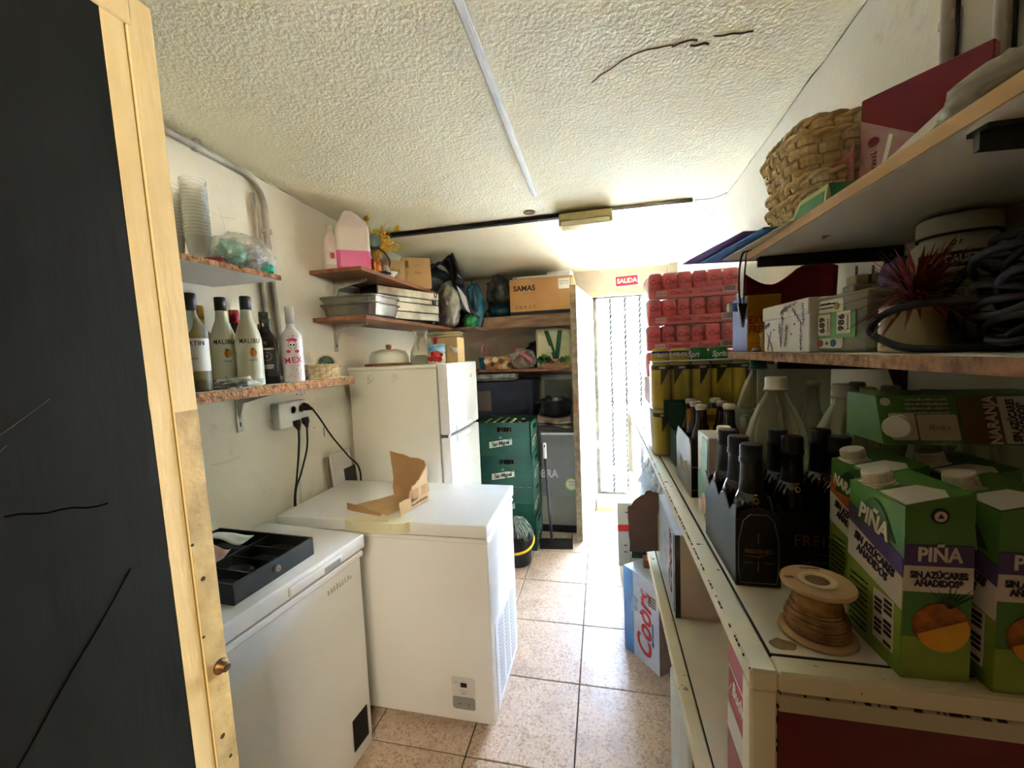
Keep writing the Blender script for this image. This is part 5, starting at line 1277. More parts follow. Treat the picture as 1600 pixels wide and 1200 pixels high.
for r in range(4): marks(.050,.004,20,M_CWH, t, onf(.058,.060-.006*r+.001,.0014) if r else onf(.058,.061,.0014), FR, 80+r, 'small_print')
patch('logo_patch', disc(.006,14), M_CWH, t, onf(.010,.058,.0014), FR)
t['label'] = 'orange juice carton lying across the standing cartons'
# ---- spool
M_SPOOL = mat('spool_card', (196,160,112), .7, 0, (176,138,92), 8); M_TWINE = mat('copper_twine', (178,132,74), .5, .2, (120,82,40), 40)
t = thing('wire_spool', 'wooden spool wound with brown wire at the counter end', 'spool', (.272, .588, ZT+.0005))
G().lathe([(.0435,0),(.044,.002),(.043,.004)], 34).build('lower_flange', M_SPOOL, t); G().lathe([(.0415,.066),(.042,.068),(.041,.071)], 34).build('upper_flange', M_SPOOL, t)
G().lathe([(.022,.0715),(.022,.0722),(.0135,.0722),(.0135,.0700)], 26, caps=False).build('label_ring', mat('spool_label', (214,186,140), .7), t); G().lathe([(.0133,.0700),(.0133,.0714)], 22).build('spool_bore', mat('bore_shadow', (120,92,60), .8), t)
marks(.026,.005,9,mat('spool_ink', (120,66,40), .6), t, (.006,.033,.0714), UP, 91); marks(.012,.005,4,mat('spool_ink', (120,66,40), .6), t, (-.030,.006,.0714), UP, 92)
pts = []
for k in range(17*20):
    a = 2*PI*k/20; z = .006+.058*k/(17*20); r = .027+.0040*math.sin(z*90)+.003*noise.noise(Vector((k*.13, 0, 0)))+.005*(1-z/.066)
    pts.append((r*math.cos(a), r*math.sin(a), z+.0025*noise.noise(Vector((k*.07, 3, 0)))))
G().tube(pts, .0022, 5).build('winding', M_TWINE, t); G().lathe([(.030,.004),(.0255,.066)], 22).build('core', M_TWINE, t)
# ---- sparkling wine minis in black carriers
M_BGLS = mat('black_glass', (14,14,16), .12, spec=.6); M_FOIL = mat('black_neck_foil', (18,19,24), .42, .1, (26,27,32), 20)
M_SLV = mat('black_carrier', (20,21,23), .34, 0, (26,27,29), 8); M_GOLDP = mat('gold_print', (176,132,70), .4, .5); M_GREYL = mat('grey_line', (120,124,122), .5)
mini = G().lathe([(.026,0),(.0285,.004),(.0285,.105),(.026,.122),(.018,.145)], 18).mesh('bottle_body'); foil = G().lathe([(.0265,.118),(.0188,.140),(.0165,.165),(.0158,.190),(.0178,.192),(.0178,.199),(.0166,.201),(.0168,.219),(.0155,.222)], 18).mesh('neck_foil')
def minib(x, y, label, grp='black sparkling wine bottles in carriers'):
    t = thing('sparkling_wine_bottle', label, 'bottle', (x, y, ZT+.0025), 0, grp)
    put('bottle_body', mini, M_BGLS, t); put('neck_foil', foil, M_FOIL, t)
    em = patch('neck_emblem', disc(.0052, 12, .8), M_GOLDP, t, (0,-.0225,.134), (PI/2-.4,0,0), .0005); patch('emblem_core', disc(.0034, 12, .8), M_FOIL, em, (0,0,.0008), UP, .0003)
    text('1861', .0035, M_GOLDP, t, (0,-.0205,.143), (PI/2-.4,0,0))
    return t
def carrier(name, label, x0, x1, y0, y1, h, wavy=True):
    t = thing(name, label, 'carrier', ((x0+x1)/2, (y0+y1)/2, ZT+.0005)); W, D = x1-x0, y1-y0
    n = 3
    top = []
    for k in range(n):
        for q in range(7): top.append((-D/2+D*(k+q/6.)/n, h-.022+.022*abs(math.cos(PI*(q/6.)))))
    poly = [(-D/2,0),(D/2,0)]+top[::-1]
    for s in (-1, 1):
        G().prism(poly, -.0008, .0008, Matrix.Translation((s*W/2,0,0)) @ Matrix.Rotation(PI/2, 4, 'Z') @ RX).build('side_panel', M_SLV, t)
        if s < 0:
            g = G(); g.tube([(s*W/2-.001, p[0], p[1]) for p in top], .0009, 5); g.build('fold_edge', M_GREYL, t)
    for s in (-1, 1):
        fp = [(-W/2,0),(W/2,0),(W/2,h*.80),(W/2*.75,h*.93),(0,h*.98),(-W/2*.75,h*.93),(-W/2,h*.80)] if W < .08 else [(-W/2,0),(W/2,0),(W/2,h*.9),(-W/2,h*.9)]
        G().prism(fp, -.0008, .0008, Matrix.Translation((0,s*D/2,0)) @ RX).build('end_panel', M_SLV, t)
    G().box(-W/2, W/2, -D/2, D/2, 0, .0012).build('bottom_panel', M_SLV, t)
    return t
t = carrier('bottle_carrier', 'slim black bottle carrier beside the wire spool', .204, .268, .690, .882, .132)
bf = [(-.026,.006),(.026,.006),(.029,.03),(.029,.075),(.022,.108),(.012,.118),(-.012,.118),(-.022,.108),(-.029,.075),(-.029,.03)]
g = G(); g.tube([(p[0], -.0975, p[1]) for p in bf], .0008, 5, True); g.build('printed_outline', M_GREYL, t)
text('FREIXENET', .0090, M_GOLDP, t, (0,-.0975,.058), FRONT, bold=.01, sx=.9); patch('swash', [(-.022,-.002),(.0,-.0045),(.022,.004),(.0,-.003)], M_GOLDP, t, (0,-.0975,.053))
patch('thin_rule', rect(.0012,.016), M_GOLDP, t, (0,-.0975,.080)); patch('thin_rule', rect(.0012,.016), M_GOLDP, t, (0,-.0975,.034)); marks(.014,.003,7,M_GREYL,t,(-.014,-.0975,.040),FRONT,101); marks(.014,.003,7,M_GREYL,t,(.015,-.0975,.040),FRONT,102)
for k, lb in enumerate(('front black-foiled mini bottle in the slim carrier', 'middle black-foiled mini bottle in the slim carrier', 'rear black-foiled mini bottle in the slim carrier')):
    minib(.236, .722+.064*k, lb)
t = carrier('bottle_carrier', 'wide black bottle carrier with gold lettering behind the slim one', .290, .428, .752, .884, .112)
text('FREIXENET', .026, M_GOLDP, t, (.016,-.0685,.052), FRONT, bold=.01, sx=.9, space=1.15); patch('swash', [(-.03,.004),(.0,-.004),(.03,.002),(.0,-.0025)], M_GREYL, t, (.006,-.0685,.030)); marks(.05,.003,16,M_GREYL,t,(-.01,-.0685,.016),FRONT,103)
for i in range(2):
    for j in range(2):
        minib(.322+.072*i, .786+.064*j, '%s %s mini bottle in the wide black carrier' % (('front','rear')[j], ('left','right')[i]))
# ---- white and green carton behind the slim carrier
t = thing('milk_carton', 'white and green drink carton with a white cap behind the slim carrier', 'carton', (.2445, .945, ZT+.0005))
w, d, h = .032, .046, .195
G().box(-w,w,-d,d,0,h,.002).build('body', M_CWH, t)
patch('green_swirl', [(-d+.004,.04),(d-.01,.005),(d-.002,.10),(d-.004,.19),(0,.19),(-.012,.12),(-d+.004,.10)], mat('swirl_green', (30,120,66), .4, 0, (90,150,80), 18), t, (-w-.0006,0,0), LEFT, .0005)
patch('peach_print', disc(.022,16), mat('peach_print', (206,140,106), .5, 0, (226,190,160), 30), t, (-w-.0014,-.014,.045), LEFT, .0005); patch('peach_print', disc(.016,16), mat('peach_pale', (226,214,196), .5), t, (-w-.0014,.018,.028), LEFT, .0005)
G().lathe([(.0152,0),(.0152,.004),(.014,.005),(.014,.014),(.0125,.016)], 24).build('screw_cap', M_CAP, t, (.012,.006,h))
patch('black_mark', rrect(.02,.022,.004), M_INK, t, (-.01,-d-.0006,.12)); patch('black_mark', rrect(.018,.02,.008), mat('mark_green', (30,70,40), .5), t, (-.01,-d-.0006,.085))
# ---- beer carriers
M_DGRN = mat('dark_green_card', (16,66,48), .5, 0, (12,54,40), 6); M_YEL = mat('carrier_yellow', (206,166,48), .5, 0, (186,146,36), 8); M_BRNG = mat('amber_bottle', (58,34,16), .1, 0, (40,24,12), 8, spec=.6); M_CROWNS = mat('crown_cap_silver', (196,184,160), .3, .7)
bb = G().lathe([(.027,0),(.0295,.004),(.0295,.13),(.024,.155),(.0145,.185),(.0128,.222),(.0138,.226)], 16).mesh('bottle_body'); bc = G().lathe([(.0138,.220),(.0150,.224),(.0150,.230),(.012,.234)], 16).mesh('crown_cap')
def beer(x, y, label, z=ZT+.003, m=None):
    t = thing('beer_bottle', label, 'bottle', (x, y, z), 0, 'bottles on the drinks counter')
    put('bottle_body', bb, m or M_BRNG, t); put('crown_cap', bc, M_CROWNS, t); return t
t = thing('green_bottle_carton', 'dark green die-cut bottle carton in front of the yellow cans', 'carton', (.258, 1.425, ZT+.0005))
prof = [(-.030,0),(.050,0),(.050,.205),(-.050,.205),(-.050,.150),(-.030,.118)]
G().prism(prof, -.0015, .0015, Matrix.Translation((0,-.058,0)) @ RX).build('front_panel', M_DGRN, t)
G().prism(prof, -.0015, .0015, Matrix.Translation((0,.055,0)) @ RX).build('rear_panel', M_DGRN, t)
G().box(.047,.050,-.057,.054,0,.19).build('side_panel', M_DGRN, t); G().box(-.0315,-.0285,-.057,.054,0,.115).build('side_panel', M_DGRN, t)
patch('tree_mark', [(-.004,0),(.004,0),(0,.016)], M_CWH, t, (-.010,-.0602,.008)); marks(.024,.006,4,M_CWH,t,(.014,-.0602,.010),FRONT,111)
t = thing('beer_carrier', 'black beer carrier with a yellow handle and brown bottles', 'carrier', (.284, 1.190, ZT+.0005))
W, D = .134, .200
side = [(-D/2,0),(D/2,0),(D/2,.120),(D/2-.03,.155),(-D/2+.015,.150),(-D/2,.135)]
M_SLVR = mat('silver_black_print', (62,62,58), .32, .3, (120,120,112), 9)
for s in (-1, 1): G().prism(side, -.001, .001, Matrix.Translation((s*W/2,0,0)) @ Matrix.Rotation(PI/2, 4, 'Z') @ RX).build('side_panel', M_SLVR, t)
for s in (-1, 1): G().prism([(-W/2,0),(W/2,0),(W/2,.150),(-W/2,.150)], -.001, .001, Matrix.Translation((0,s*D/2,0)) @ RX).build('end_panel', M_SLV, t)
marks(.11,.040,7,M_CWH,t,(-W/2-.0014,-.01,.065),(PI/2,PI/2*0,-PI/2),113); G().tube([(-W/2,-D/2-.001,.0),(-W/2,-D/2-.001,.150)],.0012,5).build('pale_edge', M_CWH, t)
G().box(-W/2,W/2,-D/2-.0022,-D/2-.001,.078,.080).build('gold_rule', M_GOLDP, t); G().box(-W/2,W/2,-D/2-.0022,-D/2-.001,.018,.020).build('gold_rule', M_GOLDP, t)
G().box(-W/2+.01,W/2-.005,-.001,.001,.13,.215).build('handle_panel', M_YEL, t); patch('handle_slot', rrect(.06,.020,.008), mat('slot_shade', (120,92,24), .6), t, (.012,-.0016,.190))
for i in range(2):
    for j in range(3):
        beer(.250+.066*i, 1.124+.064*j, '%s %s brown beer bottle in the black carrier' % (('front','middle','rear')[j], ('left','right')[i]))
# ---- big clear drink bottles
M_PET = clear('pet_plastic', (240,240,228), .12, .07, (222,220,202))
def pet(label, x, y, r, h, capm, tilt=0):
    t = thing('large_bottle', label, 'bottle', (x, y, ZT+.0005))
    pr = [(r*.8,0),(r*.97,.006),(r,.03),(r,h*.44),(r*.98,h*.52),(r*.93,h*.60),(r*.80,h*.70),(r*.58,h*.80),(r*.36,h*.875),(.018,h*.905),(.017,h*.94)]
    g = G(); n = 36
    vs, fs = [], []
    for j, (rr, z) in enumerate(pr):
        for i in range(n):
            a = 2*PI*i/n; q = rr*(1+(.030*math.cos(6*a+z*20) if .03 < z < h*.78 else 0)); vs.append((q*math.cos(a), q*math.sin(a), z))
    for j in range(len(pr)-1):
        for i in range(n): fs.append((j*n+i, j*n+(i+1) % n, (j+1)*n+(i+1) % n, (j+1)*n+i))
    fs.append(list(reversed(range(n)))); g.add(vs, fs, True); g.build('body', M_PET, t)
    G().lathe([(.0225,h*.915),(.0225,h*.925),(.0205,h*.928),(.0205,h*.992),(.019,h)], 24).build('cap', capm, t)
    G().lathe([(.024,h*.905),(.024,h*.912)], 20).build('neck_ring', M_PET, t)
    return t
pet('large clear bottle with a green cap behind the beer carrier', .418, 1.225, .058, .350, mat('cap_green', (30,84,62), .4))
pet('large clear bottle with a white cap behind the black carriers', .362, .962, .060, .315, M_CAP)
pet('large clear bottle with a grey cap nearest the lying carton', .462, .905, .056, .302, mat('cap_grey', (150,140,122), .45))
# ---- small empty glass bottles along the wall
gbody = G().lathe([(.026,0),(.029,.004),(.029,.17),(.024,.20),(.015,.235),(.0135,.270),(.0145,.274)], 16, caps=False).mesh('bottle_body'); gcap = G().lathe([(.0150,.270),(.0165,.273),(.0165,.281),(.014,.285)], 16).mesh('metal_cap')
M_CLG = clear('empty_bottle_glass', (232,234,224), .20, .05, (200,200,184))
gcols = [((160,150,120),'pale'),((170,160,140),'grey'),((120,150,90),'green'),((150,110,90),'brownish')]
spots = [(.535,1.19),(.60,1.13),(.545,1.09),(.61,1.03),(.55,1.00),(.615,.93),(.565,.92),(.60,.85),(.548,.83),(.615,.76),(.562,.755)]
ords = ('first','second','third','fourth','fifth','sixth','seventh','eighth','ninth','tenth','last')
for k, (x, y) in enumerate(spots):
    c_, nm = gcols[(k*3+1) % 4] if k > 6 else gcols[k % 2]
    t = thing('glass_bottle', 'empty clear bottle by the wall, %s counting from the cans, %s cap' % (ords[k], nm), 'bottle', (x, y, ZT+.0005), 0, 'empty glass bottles along the wall')
    put('bottle_body', gbody, M_CLG, t); mm = G().lathe([(.0150,.270),(.0165,.273),(.0165,.281),(.014,.285)], 16).mesh('metal_cap'); put('metal_cap', mm, mat('cap_'+nm, c_, .4, .4), t)
tag(G().box(-.15,.15,-.004,.004,0,.155,.001).build('white_card', mat('white_card', (206,200,186), .7), None, (.50,1.415,1.25), (0,0,0)), 'white card standing against the wall behind the bottles', 'card')
bpy.data.objects['white_card'].location = (.535, 1.305, ZT+.0005); bpy.data.objects['white_card'].scale = (.62,1,2.1)

# ---- cans
def canmesh(h, r, n=18):
    return G().lathe([(r*.78,0),(r*.9,.004),(r,.012),(r,h-.016),(r*.90,h-.006),(r*.82,h-.001),(r*.82,h),(r*.74,h-.003)], n)
M_REDC = mat('cola_can_red', (232,106,112), .34, .05, (220,92,98), 12); M_REDT = mat('cola_tray_red', (232,116,120), .45, 0, (224,106,110), 8); M_DRED = mat('dark_red_print', (176,52,60), .5)
M_FILM = clear('shrink_film', (252,250,250), .05, .08)
can33 = canmesh(.115, .0325).mesh('can'); lid33 = G().lathe([(.024,.1135),(.024,.1155)], 14).mesh('can_lid')
script = None
def cola_pack(label, x, y, z, rz):
    global script
    t = thing('cola_pack', label, 'can pack', (x, y, z), rz, 'shrink-wrapped red can packs')
    W, D = .394, .264
    G().box(-W/2,W/2,-D/2,D/2,0,.042,.004).build('tray', M_REDT, t)
    for i in range(6):
        for j in range(4):
            if not (j == 0 or i == 0): 
                if j > 1 and i > 1: pass
            c = put('can', can33, M_REDC, t, (-W/2+.033+.0656*i, -D/2+.033+.066*j, .003))
            put('can_lid', lid33, M_TIN, c)
            if j == 0:
                if script is None:
                    s = text('Cola', .030, M_DRED, c, (0,-.0330,.072), FRONT, 'script', wrap=.033, shear=.3, bold=.03, roll=PI/2*.0); script = s.data
                else: put('script', script, M_DRED, c, (0,-.0330,.072), FRONT)
    if True:
        text('Coca-Cola', .022, M_DRED, t, (-.055,-D/2-.0008,.022), FRONT, 'tray_print', shear=.25, bold=.02); text('Coca-Cola', .022, M_DRED, t, (.075,-D/2-.0008,.022), FRONT, 'tray_print', shear=.25, bold=.02)
    pl = patch('white_label', rect(.046,.022), mat('label_pink_white', (226,196,192), .5), t, (-.140,-D/2-.0008,.022)); marks(.038,.012,5,M_DRED,pl,(0,0,.001),UP,120)
    bcd = patch('barcode', rect(.056,.030), mat('label_pink_white', (226,196,192), .5), t, (.152,-D/2-.0008,.026)); g = G()
    xx = -.024
    R2 = random.Random(4)
    while xx < .023:
        ww = R2.choice((.0010,.0018,.0026)); g.box(xx, xx+ww, -.010, .012, .0006, .0012); xx += ww+R2.choice((.0012,.0022))
    tag(g.build('barcode_bars', BLACK, bcd), kind='stuff')
    f = G(); f.box(-W/2-.002,W/2+.002,-D/2-.002,D/2+.002,.001,.1195,.014,3); f.build('film', M_FILM, t)
    return t
for k, (dx, dy, a) in enumerate(((.0,.0,.5),(.004,.005,-1),(-.004,.0,1),(.002,.002,-.6),(.004,.0,.8),(.012,.004,-.3))):
    cola_pack('red cola can pack, %s from the bottom of the tall stack' % ('lowest','second','third','fourth','fifth','sixth and topmost')[k], .412+dx, 2.165+dy, ZT+.0005+.1232*k, math.radians(a))
# yellow half-litre cans
M_YCAN = mat('lemon_can', (206,184,66), .35, .15, (190,166,52), 14); M_DCAN = mat('lemon_can_dark', (58,56,40), .4, .2); M_NCAN = mat('navy_can', (30,34,46), .4, .2)
can50 = canmesh(.165, .0325).mesh('can')
def wrapstrip(r, pts, nseg=8):
    """print wrapped on a can: list of (angle, z0, z1)"""
    g = G(); vs = []; fs = []
    for a, z0, z1 in pts: vs += [(r*math.sin(a), -r*math.cos(a), z0), (r*math.sin(a), -r*math.cos(a), z1)]
    for i in range(len(pts)-1): fs.append((2*i, 2*i+2, 2*i+3, 2*i+1))
    return g.add(vs, fs, True)
w1 = wrapstrip(.0329, [(-1.0+.25*i, .012, .012) if False else (-.35+.2*i, .085+.012*i, .150) for i in range(7)]).mesh('dark_print'); w2 = wrapstrip(.0328, [(-1.6+.2*i, .140, .155) for i in range(17)]).mesh('top_band')
ztx = None
def lemon_pack(label, x0, y0, z, ni, nj, grp):
    global ztx
    t = thing('lemon_can_pack', label, 'can pack', (x0, y0, z), 0, grp)
    for i in range(ni):
        for j in range(nj):
            c = put('can', can50, M_YCAN if i < 5 else M_NCAN, t, (.033+.066*i, .033+.066*j, .0005)); put('can_lid', lid33, M_TIN, c, (0,0,.050))
            if j == 0:
                put('dark_print', w1, M_DCAN, c, (0,0,0), (0,0,(.2,-.5,.1,-.3,.4,0)[i % 6])); put('top_band', w2, M_DCAN, c)
                if ztx is None: ztx = text('ZERO', .0085, M_LBL, c, (0,-.0331,.147), FRONT, 'lettering', wrap=.033, bold=.03).data
                else: put('lettering', ztx, M_LBL, c, (0,-.0331,.147), FRONT)
    G().box(-.002, .066*ni+.002, -.002, .066*nj+.002, .001, .1675, .012, 3).build('film', M_FILM, t)
    return t
lemon_pack('lower shrink-wrapped pack of tall yellow cans', .176, 1.500, ZT+.0005, 5, 4, 'tall yellow can packs')
lemon_pack('upper shrink-wrapped pack of tall yellow cans', .174, 1.498, ZT+.1685, 6, 1, 'tall yellow can packs')
tag(G().box(0,.40,0,.068,0,.003).build('card_sheet', mat('white_sheet', (214,210,196), .6), None, (.172,1.496,ZT+.3365)), 'thin white card between the yellow cans and small cans', 'card')
tag(G().box(0,.33,0,.27,0,.098,.002).build('brown_tray_box', M_CARD, None, (.18,1.570,ZT+.1685)), 'brown box under the small orange and green soda cans', 'box')
M_FANT = mat('fanta_yellow', (206,176,40), .35, .2); M_FBLU = mat('fanta_blue', (52,52,120), .4, .1); M_SPR = mat('sprite_green', (20,140,60), .35, .2)
zt2 = ZT+.2675
topb = wrapstrip(.0329, [(-1.6+.2*i, .099+.002*math.sin(i*1.3), .106) for i in range(17)]).mesh('blue_band')
for k in range(4):
    fan = k < 2
    t = thing('soda_can', ('leftmost yellow orange-soda can on the brown box','second yellow orange-soda can on the brown box','left green lemon-soda can on the brown box','right green lemon-soda can on the brown box')[k], 'can', (.216+.0665*k, 1.608, zt2), 0, 'small soda cans above the yellow cans')
    put('body', can33, M_FANT if fan else M_SPR, t); put('can_lid', lid33, M_TIN, t)
    if fan:
        put('blue_band', topb, M_FBLU, t); text('FANTA', .0200, M_INK, t, (0,-.0328,.0905), FRONT, 'lettering_shadow', wrap=.033, bold=.09, sx=.8); text('FANTA', .0200, WHITE, t, (0,-.0336,.0905), FRONT, 'lettering', wrap=.0338, bold=.03, sx=.8)
    else:
        text('Sprite', .030, WHITE, t, (-.014 if k == 2 else .0,-.0333,.090), FRONT, 'lettering', wrap=.0335, bold=.02, shear=.25, sx=.8)

# ---- lower shelf and floor under the counter
M_BUDR = mat('red_beer_box', (178,40,48), .5, 0, (166,32,42), 6)
t = thing('red_beer_box', 'red beer box with white slanted lettering on the lower shelf end', 'box', (.200, .545, ZS+.0005))
W, D, H = .40, .172, .345
G().box(0,W,0,D,0,H,.002).build('body', M_BUDR, t)
e = .0008
patch('outline', [(-.080,.245),(.066,.245),(.080,.268),(.066,.292),(-.080,.292),(-.066,.268)], WHITE, t, (-e,D/2,0), LEFT, .0004); patch('outline_fill', [(-.076,.2475),(.065,.2475),(.077,.268),(.065,.2895),(-.076,.2895),(-.062,.268)], M_BUDR, t, (-e*1.8,D/2,0), LEFT, .0005)
text('Budweiser', .034, WHITE, t, (-e*3,D/2,.268), LEFT, 'lettering', bold=.02, shear=.2, sx=.78)
text('Bu', .036, WHITE, t, (-e*3,.022,.318), LEFT, 'lettering', bold=.03, shear=.2, sx=.8)
patch('white_stripe', [(-D/2,.175),(D/2,.175),(D/2,.222),(-D/2,.222)], M_CWH, t, (-e,D/2,0), LEFT, .0005); patch('brown_base', [(-D/2,0),(D/2,0),(D/2,.174),(-D/2,.174)], mat('orange_brown', (150,70,44), .5), t, (-e,D/2,0), LEFT, .0005)
M_COORS = mat('silver_blue_box', (206,214,226), .4, 0, (190,202,220), 5); M_BLUEB = mat('alpine_blue', (52,112,190), .4, 0, (110,160,214), 5); M_KRAFT = mat('kraft_dark', (112,86,74), .75, 0, (96,72,62), 6)
def coors_face(t, rot, o, w, h):
    """print on a tall side: blue left band, mountain, red script running upwards"""
    bl = patch('blue_band', [(-w/2,0),(-w/2+w*.28,0),(-w/2+w*.28,h),(-w/2,h)], M_BLUEB, t, o, rot, .0005)
    mt_ = Matrix.Translation(o)
    def q(x, z, d): 
        v = Vector((x, z, d)); v.rotate(Euler(rot)); return Vector(o)+v
    text('Coors', .125*h/.42, RED, t, q(w*.12, h*.46, .0012), rot, 'lettering', bold=.02, shear=.35, roll=PI/2, sx=1.0)
    patch('mountain', [(-.030,-.05),(.022,-.02),(.010,.0),(.020,.03),(-.005,.045),(-.022,.02)], mat('mountain_blue', (120,150,190), .5, 0, (170,190,214), 30), t, q(-w*.16, h*.62, .001), rot, .0006)
    patch('ice_patch', [(-.03,-.03),(.03,-.02),(.035,.02),(0,.035),(-.03,.02)], mat('ice_grey', (170,182,204), .5, 0, (214,220,232), 30), t, q(w*.05, h*.86, .001), rot, .0006)
    patch('blue_arrow', [(-.003,-.05),(.003,-.05),(.003,.05),(-.003,.05)], mat('mid_blue', (50,90,160), .5), t, q(w*.34, h*.42, .001), rot, .0006); patch('blue_tip', [(-.008,.012),(.008,.012),(0,-.012)], mat('mid_blue', (50,90,160), .5), t, q(w*.34, h*.29, .001), rot, .0006)
    patch('blue_tip', [(-.006,-.01),(.006,-.01),(0,.01)], mat('mid_blue', (50,90,160), .5), t, q(w*.0, h*.58, .0014), rot, .0006)
    bp_ = patch('barcode', rect(w*.22, h*.14), WHITE, t, q(w*.33, h*.78, .0008), rot, .0006); g = G()
    for k in range(11): g.box(-w*.10, w*.10, -h*.06+h*.0115*k, -h*.06+h*.0115*k+(.0022 if k % 3 else .0036), .0007, .0014)
    tag(g.build('barcode_bars', BLACK, bp_), kind='stuff')
t = thing('silver_beer_box', 'silver and blue beer box standing on the floor under the counter', 'box', (.153, 1.908, 0), math.atan2(.17, -.136)-PI/2-PI/2+PI/2)
ang = math.atan2(.17, -.136)           # direction of the printed face, going away
t.rotation_euler = (0, 0, ang-PI/2)
W = .225
G().box(0,.16,-W/2,W/2,0,.425,.002).build('body', M_COORS, t)
G().box(.001,.162,-W/2-.001,-W/2,.002,.423).build('kraft_end', M_KRAFT, t)
coors_face(t, LEFT, (-.0008,0,0), W, .425)
t = thing('silver_beer_box', 'silver beer box lying torn open on the lower shelf', 'box', (.205, 1.265, ZS+.0005))
G().box(0,.34,.0,.36,0,.262,.002).build('body', M_COORS, t); G().box(-.0008,.341,-.0012,0,.001,.261).build('pale_end', mat('pale_kraft', (196,184,156), .7), t); G().box(-.0014,.014,-.002,.0,.0,.262).build('green_edge', mat('dark_green_edge', (60,72,56), .6), t)
text('Coors', .085, mat('deep_red_print', (120,30,40), .5), t, (-.0012,.085,.130), LEFT, 'lettering', bold=.02, shear=.35, roll=PI/2, sx=.95); patch('ice_patch', [(-.03,-.06),(.03,-.05),(.025,.06),(-.02,.05)], mat('ice_grey', (170,182,204), .5, 0, (214,220,232), 30), t, (-.001,.20,.13), LEFT, .0004); patch('blue_edge', rect(.012,.25), mat('blue_black', (50,70,110), .5), t, (-.0012,.022,.13), LEFT, .0004)
sheetpoly('torn_flap', ragged([(-.10,0),(.02,.01),(.02,.24),(-.02,.255),(-.075,.215),(-.105,.18),(-.10,0)], 5, .004, 12), M_KRAFT, t, Matrix.Translation((-.012,.365,.02)) @ RX)
sheetpoly('pale_liner', ragged([(0,0),(.16,.02),(.14,.20),(.04,.22),(0,.12),(0,0)], 4, .006, 13), mat('pale_kraft', (196,184,156), .7), t, Matrix.Translation((-.006,.375,.03)) @ Matrix.Rotation(math.radians(-75), 4, 'Z') @ RX, .002)
# cartons on the floor further along
t = thing('open_carton', 'white carton with a red stripe under the far end of the counter', 'box', (.225, 2.56, 0), math.radians(4))
M_WBOX = mat('white_box_board', (206,204,194), .65, 0, (194,190,178), 5)
G().box(-.13,.15,-.14,.14,0,.46,.002).build('body', M_WBOX, t)
fl = G().box(-.165,-.005,-.152,-.148,.20,.585,.0008).build('raised_flap', M_WBOX, t)
G().box(-.166,-.004,-.1535,-.1515,.415,.455).build('red_stripe', RED, t); G().box(-.030,-.004,-.1535,-.1515,.22,.415).build('red_stripe', RED, t)
for (x, z) in ((-.11,.53),(-.085,.53),(-.12,.33),(-.06,.335),(-.12,.29),(-.065,.285)): G().box(x-.011,x+.006,-.1536,-.152,z-.003,z+.004).build('print_mark', mat('mark_grey', (90,86,80), .6), t)
t = thing('green_striped_carton', 'open carton with a green striped flap behind the silver beer box', 'box', (.25, 2.215, 0), math.radians(-3))
G().box(-.12,.14,-.10,.12,0,.415,.002).build('body', mat('pale_kraft', (196,184,156), .7), t); G().box(-.1215,-.119,-.102,.1,.03,.40).build('teal_side', mat('teal_side', (30,110,130), .5), t)
sheetpoly('striped_flap', [(-.115,0),(.015,-.012),(.015,.27),(-.105,.255)], mat('pale_kraft', (196,184,156), .7), t, Matrix.Translation((-.005,-.113,.335)) @ Matrix.Rotation(math.radians(6), 4, 'X') @ RX, .003)
sheetpoly('green_stripe', [(-.111,.075),(.015,.085),(.015,.160),(-.108,.15)], M_DGRN, t, Matrix.Translation((-.005,-.1145,.335)) @ Matrix.Rotation(math.radians(6), 4, 'X') @ RX, .0036)
sheetpoly('inner_flap', [(0,0),(.12,.01),(.10,.12)], M_KRAFT, t, Matrix.Translation((-.085,-.118,.34)) @ Matrix.Rotation(math.radians(6), 4, 'X') @ RX, .002)
tag(G().box(0,.05,0,.05,0,.045,.004).build('wood_block', mat('reddish_wood', (150,90,50), .6), None, (.175,1.97,.4255)), 'small reddish wood block on the silver floor box', 'block')
# bagged cups on the lower shelf
M_CBAG = clear('cup_bag_film', (238,240,242), .22, .12, (200,204,206))
for k in range(3):
    t = thing('cup_bag', ('nearest','middle','farthest')[k]+' clear bag of plastic cups hanging over the lower shelf', 'bag', (.262, 1.86+.255*k, ZS+.0005))
    crumple(.085,.105,.16,50+k,.20,3.4,30).build('film', M_CBAG, t)
    for q in range(5):
        put('cup', cup, M_CUP, t, (-.03+.012*math.sin(q*3), -.06+.02*math.cos(q), .05+.04*q), (.3*math.sin(q+k),.25,0))
# grey plastic unit on the floor
t = thing('plastic_heater', 'light grey plastic unit with a dark grille on the floor under the counter', 'appliance', (.205, 1.10, 0))
G().box(0,.30,0.004,.315,.012,.395,.020,4).build('casing', mat('light_grey_plastic', (206,210,202), .3), t); G().box(.012,.29,-.004,.02,.02,.360,.008,2).build('end_grille', mat('dark_grey_plastic', (70,76,72), .45), t)
for k in range(10): G().box(.025,.275,-.006,-.002,.05+.028*k,.062+.028*k).build('grille_bar', M_BPL, t)
G().box(.02,.28,.02,.30,0,.014).build('foot', M_BPL, t)
